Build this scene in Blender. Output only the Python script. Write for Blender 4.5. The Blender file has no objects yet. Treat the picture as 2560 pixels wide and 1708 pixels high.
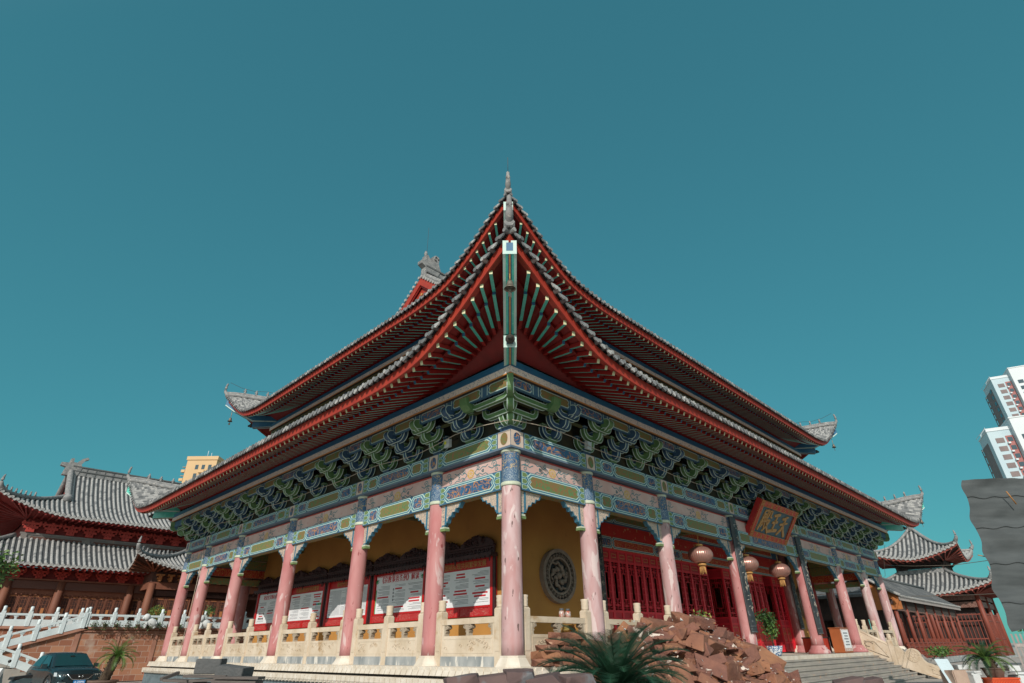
import bpy, bmesh, math, random
from mathutils import Vector as V, noise
sc = bpy.context.scene
COL = sc.collection
RN = random.Random(11)
PI = math.pi
sin, cos = math.sin, math.cos
rad = math.radians

# ------------------------------------------------------------------ mesh builder
class MB:
    def __init__(s, T=None):
        s.v = []; s.f = []; s.m = []; s.sm = []; s.T = T
    def add(s, p):
        s.v.append(s.T(*p) if s.T else tuple(p)); return len(s.v) - 1
    def idx(s, ids, m=0, sm=False):
        s.f.append(ids); s.m.append(m); s.sm.append(sm)
    def poly(s, pts, m=0, sm=False):
        s.idx([s.add(p) for p in pts], m, sm)
    def bx(s, x0, x1, y0, y1, z0, z1, m=0, mb=None, mt=None):
        i = [s.add(p) for p in ((x0,y0,z0),(x1,y0,z0),(x1,y1,z0),(x0,y1,z0),(x0,y0,z1),(x1,y0,z1),(x1,y1,z1),(x0,y1,z1))]
        for q, mm in (((3,2,1,0), mb if mb is not None else m), ((4,5,6,7), mt if mt is not None else m), ((0,1,5,4), m), ((1,2,6,5), m), ((2,3,7,6), m), ((3,0,4,7), m)):
            s.idx([i[k] for k in q], mm)
    def hexa(s, b, t, ms=(0,)*6):
        # b, t: four bottom and four top points
        i = [s.add(p) for p in list(b) + list(t)]
        for q, mm in zip(((3,2,1,0),(4,5,6,7),(0,1,5,4),(1,2,6,5),(2,3,7,6),(3,0,4,7)), ms):
            s.idx([i[k] for k in q], mm)
    def beam(s, a, b, w, h, ms=(0,0,0,0,0,0), side=None):
        # bar from a to b, top face through a,b; ms = bottom, top, end a, side, end b, side
        a = V(a); b = V(b); d = b - a
        sd = V(side) if side is not None else d.cross(V((0,0,1)))
        sd = sd.normalized() * (w / 2)
        up = d.cross(sd).normalized()
        if up.z < 0: up = -up
        lo = up * -h
        s.hexa([a+sd+lo, a-sd+lo, b-sd+lo, b+sd+lo], [a+sd, a-sd, b-sd, b+sd], (ms[0], ms[1], ms[2], ms[3], ms[4], ms[5]))
    def lathe(s, cx, cy, prof, n=16, m=0, sm=True, cap=True, ms=None):
        rings = []
        for r, z in prof:
            rings.append([s.add((cx + r*cos(2*PI*k/n), cy + r*sin(2*PI*k/n), z)) for k in range(n)])
        for j in range(len(rings)-1):
            for k in range(n):
                s.idx([rings[j][k], rings[j][(k+1)%n], rings[j+1][(k+1)%n], rings[j+1][k]], ms[j] if ms else m, sm)
        if cap:
            s.idx(rings[0][::-1], ms[0] if ms else m); s.idx(rings[-1], ms[-1] if ms else m)
    def tube(s, pts, r, n=6, m=0, sm=True, cap=True):
        pts = [V(p) for p in pts]
        if not hasattr(r, '__len__'): r = [r]*len(pts)
        prev = None; ref = None
        for i, p in enumerate(pts):
            d = (pts[min(i+1, len(pts)-1)] - pts[max(i-1, 0)]).normalized()
            if ref is None:
                ref = V((0,0,1)) if abs(d.z) < .9 else V((1,0,0))
            a = d.cross(ref).normalized(); b = d.cross(a).normalized(); ref = -b if False else ref
            ring = [s.add(p + a*(r[i]*cos(2*PI*k/n)) + b*(r[i]*sin(2*PI*k/n))) for k in range(n)]
            if prev:
                for k in range(n): s.idx([prev[k], prev[(k+1)%n], ring[(k+1)%n], ring[k]], m, sm)
            elif cap: s.idx(ring[::-1], m)
            prev = ring
        if cap: s.idx(prev, m)
    def prism(s, pts, put, d0, d1, mf=0, ms=0, sm=False, mback=None):
        # 2D outline pts extruded; put(a,b,d) -> 3D
        n = len(pts)
        A = [s.add(put(a, b, d0)) for a, b in pts]; B = [s.add(put(a, b, d1)) for a, b in pts]
        s.idx(A[::-1], mf if mback is None else mback); s.idx(B, mf)
        for k in range(n): s.idx([A[k], A[(k+1)%n], B[(k+1)%n], B[k]], ms, sm)
    def grid(s, rows, m=0, sm=True, mfun=None):
        I = [[s.add(p) for p in r] for r in rows]
        for j in range(len(I)-1):
            for k in range(len(I[j])-1):
                s.idx([I[j][k], I[j][k+1], I[j+1][k+1], I[j+1][k]], mfun(j, k) if mfun else m, sm)
    def ball(s, c, r, n=8, m=0, sz=1.0):
        pr = [(max(1e-4, r*sin(PI*k/n)), c[2] - r*sz*cos(PI*k/n)) for k in range(n+1)]
        s.lathe(c[0], c[1], pr, n*2, m, True, False)
    def build(s, name, mats, parent=None, loc=None, link=True):
        me = bpy.data.meshes.new(name)
        off = WL(parent) if parent else V((0,0,0))
        if loc is not None: L = V(loc)
        elif parent: L = off
        else:
            xs = [p[0] for p in s.v]; ys = [p[1] for p in s.v]; zs = [p[2] for p in s.v]
            L = V(((min(xs)+max(xs))/2, (min(ys)+max(ys))/2, min(zs)))
        me.from_pydata([(p[0]-L.x, p[1]-L.y, p[2]-L.z) for p in s.v], [], s.f)
        mats = mats if isinstance(mats, (list, tuple)) else [mats]
        for mm in mats: me.materials.append(M[mm] if isinstance(mm, str) else mm)
        me.polygons.foreach_set('material_index', s.m)
        me.polygons.foreach_set('use_smooth', s.sm)
        me.update()
        o = bpy.data.objects.new(name, me)
        if link: COL.objects.link(o)
        o.location = L - off
        if parent: o.parent = parent
        return o

def WL(o):
    L = V(o.location)
    while o.parent: o = o.parent; L = L + V(o.location)
    return L
def tag(o, label, cat, group=None, kind=None):
    if label: o['label'] = label
    if cat: o['category'] = cat
    if group: o['group'] = group
    if kind: o['kind'] = kind
    return o
def thing(name, label, cat, loc=(0,0,0), group=None):
    o = bpy.data.objects.new(name, None); COL.objects.link(o); o.location = loc
    o.empty_display_size = .3
    return tag(o, label, cat, group)
def struct(o):
    o['kind'] = 'structure'; return o
def dup(o, loc=None, parent=None, rz=None):
    c = o.copy(); COL.objects.link(c)
    if parent is not None: c.parent = parent
    if loc is not None: c.location = loc
    if rz is not None: c.rotation_euler = (0,0,rz)
    for k in ('label', 'kind'):
        if k in c: del c[k]
    for ch in [x for x in bpy.data.objects if x.parent == o]:
        d = dup(ch, parent=c)
    return c
def glyphs(txt, size, put, d, name, mat, parent, bold=.02, extr=.01):
    # text turned into a mesh, put(a,b,d) -> world
    cu = bpy.data.curves.new('t', 'FONT'); cu.body = txt; cu.size = size; cu.align_x = 'CENTER'; cu.align_y = 'CENTER'
    cu.offset = bold*size*.3; cu.extrude = extr; cu.resolution_u = 3
    to = bpy.data.objects.new('t', cu); COL.objects.link(to)
    bpy.context.view_layer.update()
    dg = bpy.context.evaluated_depsgraph_get()
    me = bpy.data.meshes.new_from_object(to.evaluated_get(dg))
    mb = MB()
    mb.v = [tuple(put(v.co.x, v.co.y, d + v.co.z)) for v in me.vertices]
    mb.f = [list(p.vertices) for p in me.polygons]; mb.m = [0]*len(mb.f); mb.sm = [False]*len(mb.f)
    bpy.data.objects.remove(to); bpy.data.meshes.remove(me); bpy.data.curves.remove(cu)
    return mb.build(name, [mat], parent) if mb.v else None

# ------------------------------------------------------------------ materials
M = {}
def offset(N, Lk, tc):
    # every object gets its own stretch of the pattern
    oi = N.new('ShaderNodeObjectInfo'); ml = N.new('ShaderNodeMath'); ml.operation = 'MULTIPLY'; ml.inputs[1].default_value = 41.0; Lk.new(oi.outputs['Random'], ml.inputs[0])
    ad = N.new('ShaderNodeVectorMath'); ad.operation = 'ADD'; Lk.new(tc.outputs['Object'], ad.inputs[0]); Lk.new(ml.outputs[0], ad.inputs[1]); return ad.outputs[0]
def mk(name, c1, c2=None, sc1=3.0, rough=.7, bump=0.0, c3=None, sc3=12.0, thr=.6, wid=.06, metal=0.0, dist=0.0, stretch=None, detail=5, spec=None, bsc=None, rng=(.35,.65), emit=None, specks=None):
    m = bpy.data.materials.new(name); m.use_nodes = True
    nt = m.node_tree; N = nt.nodes; Lk = nt.links
    b = N['Principled BSDF']; b.inputs['Roughness'].default_value = rough; b.inputs['Metallic'].default_value = metal
    if spec is not None: b.inputs['Specular IOR Level'].default_value = spec
    b.inputs['Base Color'].default_value = (*c1, 1)
    if c2 or bump:
        tc = N.new('ShaderNodeTexCoord'); mp = N.new('ShaderNodeMapping'); Lk.new(offset(N, Lk, tc), mp.inputs['Vector'])
        if stretch: mp.inputs['Scale'].default_value = stretch
    if c2:
        n1 = N.new('ShaderNodeTexNoise'); n1.inputs['Scale'].default_value = sc1; n1.inputs['Detail'].default_value = detail; n1.inputs['Distortion'].default_value = dist
        Lk.new(mp.outputs[0], n1.inputs['Vector'])
        r = N.new('ShaderNodeValToRGB'); r.color_ramp.elements[0].position = rng[0]; r.color_ramp.elements[1].position = rng[1]
        r.color_ramp.elements[0].color = (*c1, 1); r.color_ramp.elements[1].color = (*c2, 1)
        Lk.new(n1.outputs['Fac'], r.inputs['Fac']); out = r.outputs['Color']
        if c3:
            n3 = N.new('ShaderNodeTexNoise'); n3.inputs['Scale'].default_value = sc3; n3.inputs['Detail'].default_value = 7
            n3.inputs['Distortion'].default_value = dist
            Lk.new(mp.outputs[0], n3.inputs['Vector'])
            r3 = N.new('ShaderNodeValToRGB'); r3.color_ramp.elements[0].position = thr; r3.color_ramp.elements[1].position = thr + wid
            Lk.new(n3.outputs['Fac'], r3.inputs['Fac'])
            mx = N.new('ShaderNodeMix'); mx.data_type = 'RGBA'
            Lk.new(r3.outputs['Color'], mx.inputs[0]); Lk.new(out, mx.inputs[6]); mx.inputs[7].default_value = (*c3, 1)
            out = mx.outputs[2]
        if specks:
            n4 = N.new('ShaderNodeTexNoise'); n4.inputs['Scale'].default_value = specks[1]; n4.inputs['Detail'].default_value = 3; Lk.new(mp.outputs[0], n4.inputs['Vector'])
            r4 = N.new('ShaderNodeValToRGB'); r4.color_ramp.elements[0].position = specks[2]; r4.color_ramp.elements[1].position = specks[2] + .03
            Lk.new(n4.outputs['Fac'], r4.inputs['Fac']); mx = N.new('ShaderNodeMix'); mx.data_type = 'RGBA'
            Lk.new(r4.outputs['Color'], mx.inputs[0]); Lk.new(out, mx.inputs[6]); mx.inputs[7].default_value = (*specks[0], 1); out = mx.outputs[2]
        Lk.new(out, b.inputs['Base Color'])
    if bump:
        nb = N.new('ShaderNodeTexNoise'); nb.inputs['Scale'].default_value = bsc or sc1*4; nb.inputs['Detail'].default_value = 6
        Lk.new(mp.outputs[0], nb.inputs['Vector'])
        bp = N.new('ShaderNodeBump'); bp.inputs['Strength'].default_value = bump; bp.inputs['Distance'].default_value = .03
        Lk.new(nb.outputs['Fac'], bp.inputs['Height']); Lk.new(bp.outputs[0], b.inputs['Normal'])
    if emit:
        b.inputs['Emission Color'].default_value = (*emit[0], 1); b.inputs['Emission Strength'].default_value = emit[1]
    M[name] = m; return m
def swirl(name, base, line, sc=6.0, lo=.47, hi=.53, extra=None, rough=.6):
    # painted scroll work: thin curling bands of a distorted noise field over a ground colour
    m = bpy.data.materials.new(name); m.use_nodes = True
    nt = m.node_tree; N = nt.nodes; Lk = nt.links; b = N['Principled BSDF']; b.inputs['Roughness'].default_value = rough
    tc = N.new('ShaderNodeTexCoord'); n1 = N.new('ShaderNodeTexNoise'); n1.inputs['Scale'].default_value = sc; n1.inputs['Detail'].default_value = 1.0; n1.inputs['Distortion'].default_value = 2.2
    Lk.new(offset(N, Lk, tc), n1.inputs['Vector'])
    r = N.new('ShaderNodeValToRGB'); e = r.color_ramp.elements
    e[0].position = lo - .02; e[0].color = (*base, 1); e[1].position = hi + .02; e[1].color = (*(extra or base), 1)
    a = e.new(lo); a.color = (*line, 1); c = e.new(hi); c.color = (*line, 1)
    Lk.new(n1.outputs['Fac'], r.inputs['Fac'])
    Lk.new(r.outputs['Color'], b.inputs['Base Color'])
    M[name] = m; return m
def brick(name, c1, c2, mortar, scale, bw, bh, ms=.02, rough=.85, rot=None, stain=None):
    m = bpy.data.materials.new(name); m.use_nodes = True
    nt = m.node_tree; N = nt.nodes; Lk = nt.links; b = N['Principled BSDF']; b.inputs['Roughness'].default_value = rough
    tc = N.new('ShaderNodeTexCoord'); mp = N.new('ShaderNodeMapping'); Lk.new(tc.outputs['Object'], mp.inputs['Vector'])
    if rot: mp.inputs['Rotation'].default_value = rot
    t = N.new('ShaderNodeTexBrick'); t.inputs['Color1'].default_value = (*c1,1); t.inputs['Color2'].default_value = (*c2,1); t.inputs['Mortar'].default_value = (*mortar,1)
    t.inputs['Scale'].default_value = scale; t.inputs['Brick Width'].default_value = bw; t.inputs['Row Height'].default_value = bh; t.inputs['Mortar Size'].default_value = ms
    Lk.new(mp.outputs[0], t.inputs['Vector'])
    out = t.outputs['Color']
    if stain:
        n = N.new('ShaderNodeTexNoise'); n.inputs['Scale'].default_value = stain[1]; n.inputs['Detail'].default_value = 8; Lk.new(mp.outputs[0], n.inputs['Vector'])
        r = N.new('ShaderNodeValToRGB'); r.color_ramp.elements[0].position = stain[2]; r.color_ramp.elements[1].position = stain[2]+.12
        Lk.new(n.outputs['Fac'], r.inputs['Fac'])
        mx = N.new('ShaderNodeMix'); mx.data_type = 'RGBA'; Lk.new(r.outputs['Color'], mx.inputs[0]); Lk.new(out, mx.inputs[6]); mx.inputs[7].default_value = (*stain[0],1)
        out = mx.outputs[2]
    Lk.new(out, b.inputs['Base Color'])
    M[name] = m; return m

mk('pink', (.42,.215,.21), (.52,.37,.375), 2.4, .75, .18, c3=(.58,.46,.45), sc3=3.0, thr=.56, wid=.025, stretch=(1,1,.30), dist=.8, specks=((.15,.09,.085), 11, .66))
mk('pink_plain', (.40,.14,.14), (.50,.245,.24), 1.6, .75, .18, c3=(.55,.39,.38), sc3=3.0, thr=.60, wid=.03, stretch=(1,1,.35), dist=.8, specks=((.28,.07,.07), 7, .67))
mk('inner_red', (.26,.022,.02), (.34,.04,.035), 2, .6)
mk('ochre', (.50,.24,.055), (.42,.19,.045), .7, .85, .05, c3=(.36,.16,.04), sc3=1.6, thr=.62, wid=.15)
mk('stone', (.62,.52,.41), (.50,.40,.29), 1.7, .8, .35, c3=(.42,.29,.17), sc3=2.4, thr=.60, wid=.12, bsc=14)
mk('stone_white', (.66,.60,.52), (.54,.47,.38), 2.5, .8, .25, bsc=16)
mk('stone_grey', (.36,.37,.37), (.20,.22,.23), 3.5, .75, .2, c3=(.60,.57,.52), sc3=5, thr=.58, wid=.06, stretch=(1,1,.35))
mk('stone_step', (.36,.33,.29), (.27,.25,.23), 1.2, .85, .2, c3=(.42,.30,.22), sc3=3, thr=.60, wid=.1)
mk('plinth_dark', (.15,.19,.21), (.10,.135,.15), 3, .85, .3, bsc=10)  # shade below the mouldings is painted into this dark stone
mk('gap', (.02,.018,.016))
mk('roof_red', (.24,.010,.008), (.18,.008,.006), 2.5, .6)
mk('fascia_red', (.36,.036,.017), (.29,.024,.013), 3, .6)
mk('raft_green', (.08,.52,.42), (.06,.45,.36), 6, .28, spec=.8, c3=(.16,.56,.46), sc3=9, thr=.62)
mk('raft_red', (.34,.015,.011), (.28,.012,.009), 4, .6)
mk('raft_end', (.62,.60,.38), (.50,.52,.30), 20, .6)
mk('line_blue', (.02,.10,.20), (.03,.13,.24), 5, .6)
mk('cream', (.62,.50,.42), (.54,.43,.36), 3, .7)
swirl('cream_scroll', (.80,.70,.62), (.24,.30,.40), 4.0, .488, .502)
mk('orange_line', (.55,.22,.05))
mk('purlin_blue', (.02,.12,.24), (.025,.15,.27), 3, .5)
mk('ledge_blue', (.10,.155,.22), (.13,.18,.24), 3, .6)
mk('beam_blue', (.03,.10,.19), (.05,.13,.21), 4, .65)
mk('teal', (.035,.14,.22), (.05,.18,.26), 5, .65)
mk('pale', (.50,.64,.58), (.42,.58,.54), 7, .65)
mk('pale_green', (.54,.58,.46), (.46,.50,.38), 8, .65)
mk('hex_green', (.16,.24,.09), (.13,.20,.08), 5, .65)
swirl('gold_panel', (.20,.155,.055), (.26,.12,.05), 4.5, .465, .52, extra=(.11,.20,.075))
swirl('green_panel', (.11,.19,.075), (.30,.14,.06), 4.5, .465, .52, extra=(.15,.19,.06))
swirl('dragon', (.022,.075,.17), (.40,.19,.09), 3.4, .465, .525, extra=(.035,.12,.24))
swirl('collar', (.025,.085,.19), (.40,.30,.17), 7, .47, .515, extra=(.03,.11,.22))
swirl('wave', (.02,.08,.18), (.30,.36,.38), 16, .47, .53)
swirl('scroll_cream', (.52,.40,.31), (.16,.19,.20), 8.5, .47, .52, extra=(.58,.44,.34))
mk('board_pink', (.56,.35,.31), (.60,.44,.40), 1.6, .75, c3=(.52,.24,.20), sc3=2.0, thr=.62, wid=.1)
mk('vine', (.05,.19,.22)); mk('flower', (.55,.30,.07), (.60,.45,.22), 25, .7)
mk('red_line', (.40,.06,.05))
mk('dg_blue', (.028,.072,.145), (.04,.095,.175), 7, .6)
mk('dg_green', (.075,.17,.06), (.12,.22,.085), 5, .6)
mk('dg_white', (.50,.60,.52), (.40,.52,.48), 9, .6)
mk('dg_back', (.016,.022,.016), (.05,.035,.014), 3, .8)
mk('dg_red', (.36,.025,.02)); mk('olive', (.10,.085,.03), (.07,.08,.03), 4, .7)
mk('dark_wood', (.035,.022,.018), (.055,.035,.028), 5, .7)
mk('door_red', (.68,.020,.035), (.56,.016,.03), 2, .45); mk('door_dark', (.50,.014,.028), (.40,.011,.02), 2, .5)
mk('gilt', (.50,.27,.08), (.42,.20,.06), 12, .5)
swirl('red_gold', (.42,.02,.016), (.50,.24,.07), 6, .475, .53, extra=(.38,.018,.016))
mk('red_band', (.50,.022,.016), (.42,.018,.014), 2, .55, c3=(.46,.28,.12), sc3=4.2, thr=.63, wid=.03)
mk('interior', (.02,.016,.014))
mk('tile_lit', (.36,.355,.345), (.24,.24,.235), 6, .85, .2, c3=(.50,.485,.455), sc3=9, thr=.60); mk('tile_mid', (.21,.21,.21), (.14,.145,.15), 6, .85, .2)  # pale, mid and dark tile greys are mixed at random per tile
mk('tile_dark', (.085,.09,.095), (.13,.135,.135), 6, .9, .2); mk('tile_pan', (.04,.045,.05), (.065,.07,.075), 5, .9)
mk('ridge_grey', (.26,.255,.25), (.15,.155,.16), 4, .85, .3, c3=(.38,.36,.33), sc3=9, thr=.6)
mk('poster', (.82,.83,.85), (.78,.79,.81), 3, .4); mk('ink', (.24,.25,.27)); mk('poster_red', (.55,.02,.03)); mk('poster_teal', (.03,.30,.36)); mk('poster_green', (.05,.32,.12)); mk('board_red', (.55,.012,.015), (.46,.010,.012), 2, .4)
mk('crest_wood', (.030,.010,.012), (.055,.017,.019), 8, .5, .5, bsc=18)
swirl('board_carve', (.44,.012,.016), (.50,.20,.16), 9, .485, .51)
mk('carved', (.26,.20,.16), (.19,.15,.12), 6, .85, .5, bsc=25); mk('carved_dark', (.018,.022,.026)); mk('carved_teal', (.05,.11,.12), (.10,.085,.07), 5, .8)
mk('plaque_blue', (.045,.10,.135), (.06,.12,.15), 2, .6); mk('plaque_red', (.46,.02,.018), (.38,.016,.016), 3, .55)
swirl('plaque_frame', (.46,.022,.020), (.56,.28,.11), 9, .49, .505)
mk('couplet', (.018,.022,.026), (.04,.045,.05), 2.5, .45, c3=(.12,.13,.135), sc3=5, thr=.6); mk('couplet_edge', (.05,.062,.07), (.09,.10,.105), 4, .6); mk('ink_white', (.46,.42,.36))
mk('lantern', (.46,.25,.205), (.39,.19,.155), 3, .30, metal=.55); mk('tassel', (.55,.30,.10), (.45,.22,.07), 20, .7)
mk('sand_a', (.27,.12,.07), (.17,.072,.048), 2.4, .9, .9, c3=(.42,.25,.17), sc3=4, thr=.62, bsc=16)
mk('sand_b', (.22,.095,.066), (.13,.058,.045), 2.6, .9, .9, c3=(.62,.53,.46), sc3=2.6, thr=.60, wid=.025, bsc=16)
mk('sand_c', (.34,.155,.08), (.23,.10,.058), 1.9, .9, .9, bsc=14)
mk('dusk_rock', (.085,.055,.055), (.12,.075,.07), 3, .9, .6, c3=(.14,.14,.15), sc3=2, thr=.58, bsc=8)  # dark tone stands for the foreground shade on the dry wall
mk('slate', (.07,.075,.078), (.10,.10,.10), 3, .9, .5, bsc=30); mk('slate_wood', (.09,.075,.07), (.12,.10,.09), 3, .9, .4, stretch=(1,6,6))  # shade is put into the dark grey of the left stack
mk('frond', (.010,.045,.024), (.02,.068,.034), 6, .5); mk('frond_lit', (.055,.13,.022), (.10,.17,.035), 6, .5); mk('frond_gold', (.17,.17,.04), (.08,.15,.03), 6, .5)  # the darkest frond has shade painted in, frond_lit is its sunlit copy
mk('trunk', (.045,.028,.018), (.075,.05,.03), 9, .95, .8, bsc=20)
mk('leaf_a', (.030,.085,.018), (.055,.13,.025), 5, .6); mk('leaf_b', (.10,.18,.03), (.07,.14,.025), 5, .6); mk('leaf_c', (.018,.055,.020), (.03,.075,.02), 5, .6); mk('leaf_y', (.30,.26,.05), (.20,.22,.04), 5, .6)
mk('porcelain', (.78,.80,.82), None, rough=.15); swirl('porcelain_blue', (.76,.79,.82), (.10,.18,.32), 4.5, .44, .56, rough=.15)
mk('terracotta', (.10,.06,.045), (.15,.09,.065), 4, .8, .3)
mk('ground', (.32,.295,.27), (.38,.35,.32), .8, .95, .3, c3=(.28,.25,.22), sc3=2, thr=.6)
mk('rh_red', (.24,.022,.018), (.18,.017,.014), 2, .7); mk('rh_bracket', (.46,.055,.04), (.38,.04,.03), 3, .7); mk('rh_wood', (.20,.075,.042), (.15,.055,.033), 2.5, .7, stretch=(1,1,.25)); mk('rh_wood_dark', (.095,.045,.036), (.13,.06,.045), 1.5, .75, stretch=(.3,1,1)); mk('rh_grey', (.16,.15,.145), (.22,.19,.175), 1.5, .8, c3=(.36,.24,.19), sc3=1.1, thr=.62)
mk('rh_lattice', (.055,.022,.015), (.035,.015,.012), 3, .8); mk('rh_gold', (.42,.17,.06)); mk('marble_white', (.64,.70,.71), (.54,.61,.63), 2.2, .7, .15, bsc=10)
brick('red_brick', (.26,.095,.055), (.42,.20,.115), (.44,.33,.27), 1.0, .66, .33, .012, rot=(PI/2,0,0), stain=((.46,.36,.29), .9, .60)); mk('coping', (.40,.20,.14), (.32,.15,.10), 1.5, .8)
mk('car_paint', (.022,.045,.055), (.026,.05,.06), 2, .22, metal=.55, spec=.6); mk('car_glass', (.012,.05,.06), None, rough=.06); mk('tyre', (.012,.012,.013), None, rough=.8); mk('chrome', (.55,.57,.58), None, rough=.2, metal=1.0); mk('black', (.01,.01,.011), None, rough=.4); mk('lamp_glass', (.45,.52,.55), None, rough=.1); mk('plate_blue', (.02,.20,.50)); mk('plate_white', (.8,.85,.9)); mk('scooter', (.10,.16,.18), (.14,.20,.22), 3, .3); mk('scooter_white', (.62,.64,.64), (.54,.56,.57), 3, .35); mk('seat_black', (.02,.024,.03), None, rough=.5)
mk('tower_yellow', (.58,.39,.21), (.54,.36,.19), .1, .8); mk('tower_white', (.66,.69,.70), (.60,.64,.66), .08, .8); mk('tower_brown', (.22,.17,.165), (.18,.14,.14), .3, .8); mk('tower_red', (.38,.15,.14), (.34,.13,.12), .3, .8); mk('glass', (.05,.08,.10), None, rough=.12); mk('tower_pale', (.46,.56,.60), (.42,.52,.57), .2, .8)  # tower_red is muted to stand for distance haze
mk('net', (.052,.060,.063), (.072,.081,.084), 1.2, .85, .12, bsc=50, stretch=(1,1,6)); mk('net_seam', (.035,.04,.042)); mk('bamboo', (.40,.19,.05), (.32,.14,.04), 5, .6); mk('wire', (.40,.34,.27)); mk('wire_dark', (.05,.05,.05))
mk('pav_red', (.22,.050,.028), (.17,.036,.022), 2.5, .6, stretch=(1,1,.3)); mk('pav_fascia', (.30,.07,.05), (.25,.055,.04), 2, .6); mk('pav_dark', (.05,.028,.024), (.03,.018,.016), 3, .8); mk('gable_orange', (.42,.145,.04), (.36,.12,.035), 4, .75)
swirl('pav_carve', (.10,.035,.025), (.30,.17,.13), 10, .46, .53)
mk('pink_stone', (.42,.31,.24), (.34,.24,.19), 2, .85, .2); mk('fence_grey', (.36,.31,.29), (.28,.25,.24), 4, .85, .2); mk('cabinet_side', (.36,.10,.03), (.31,.085,.025), 2, .5); swirl('cabinet_front', (.62,.52,.46), (.42,.20,.16), 6, .47, .53); mk('cloth_red', (.50,.045,.02), (.44,.035,.018), 2, .8); mk('planter_red', (.58,.08,.02), (.52,.06,.018), 2, .5); mk('rubble', (.17,.165,.16), (.24,.225,.21), 3, .95, .7, bsc=9); mk('slab_white', (.58,.60,.60), (.48,.50,.50), 3, .8, .3)
mk('bell', (.16,.14,.11), (.24,.21,.17), 8, .5, metal=.6); mk('jar', (.45,.42,.38), (.40,.10,.06), 14, .2); mk('brass', (.75,.45,.16), (.60,.33,.10), 8, .25, metal=.9)
mk('lamp_body', (.48,.49,.48), None, rough=.4); mk('lamp_yellow', (.70,.65,.05)); mk('knob', (.04,.035,.03), (.07,.06,.05), 30, .8, .8)
mk('yellow_wall', (.55,.33,.07), (.50,.29,.06), 1, .8)
SKYT = (.46, 1.72, 1.77); SKYS = .10; SUNE = 3.7; GLOW = (7.0, 5.7, 5.2)
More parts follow.
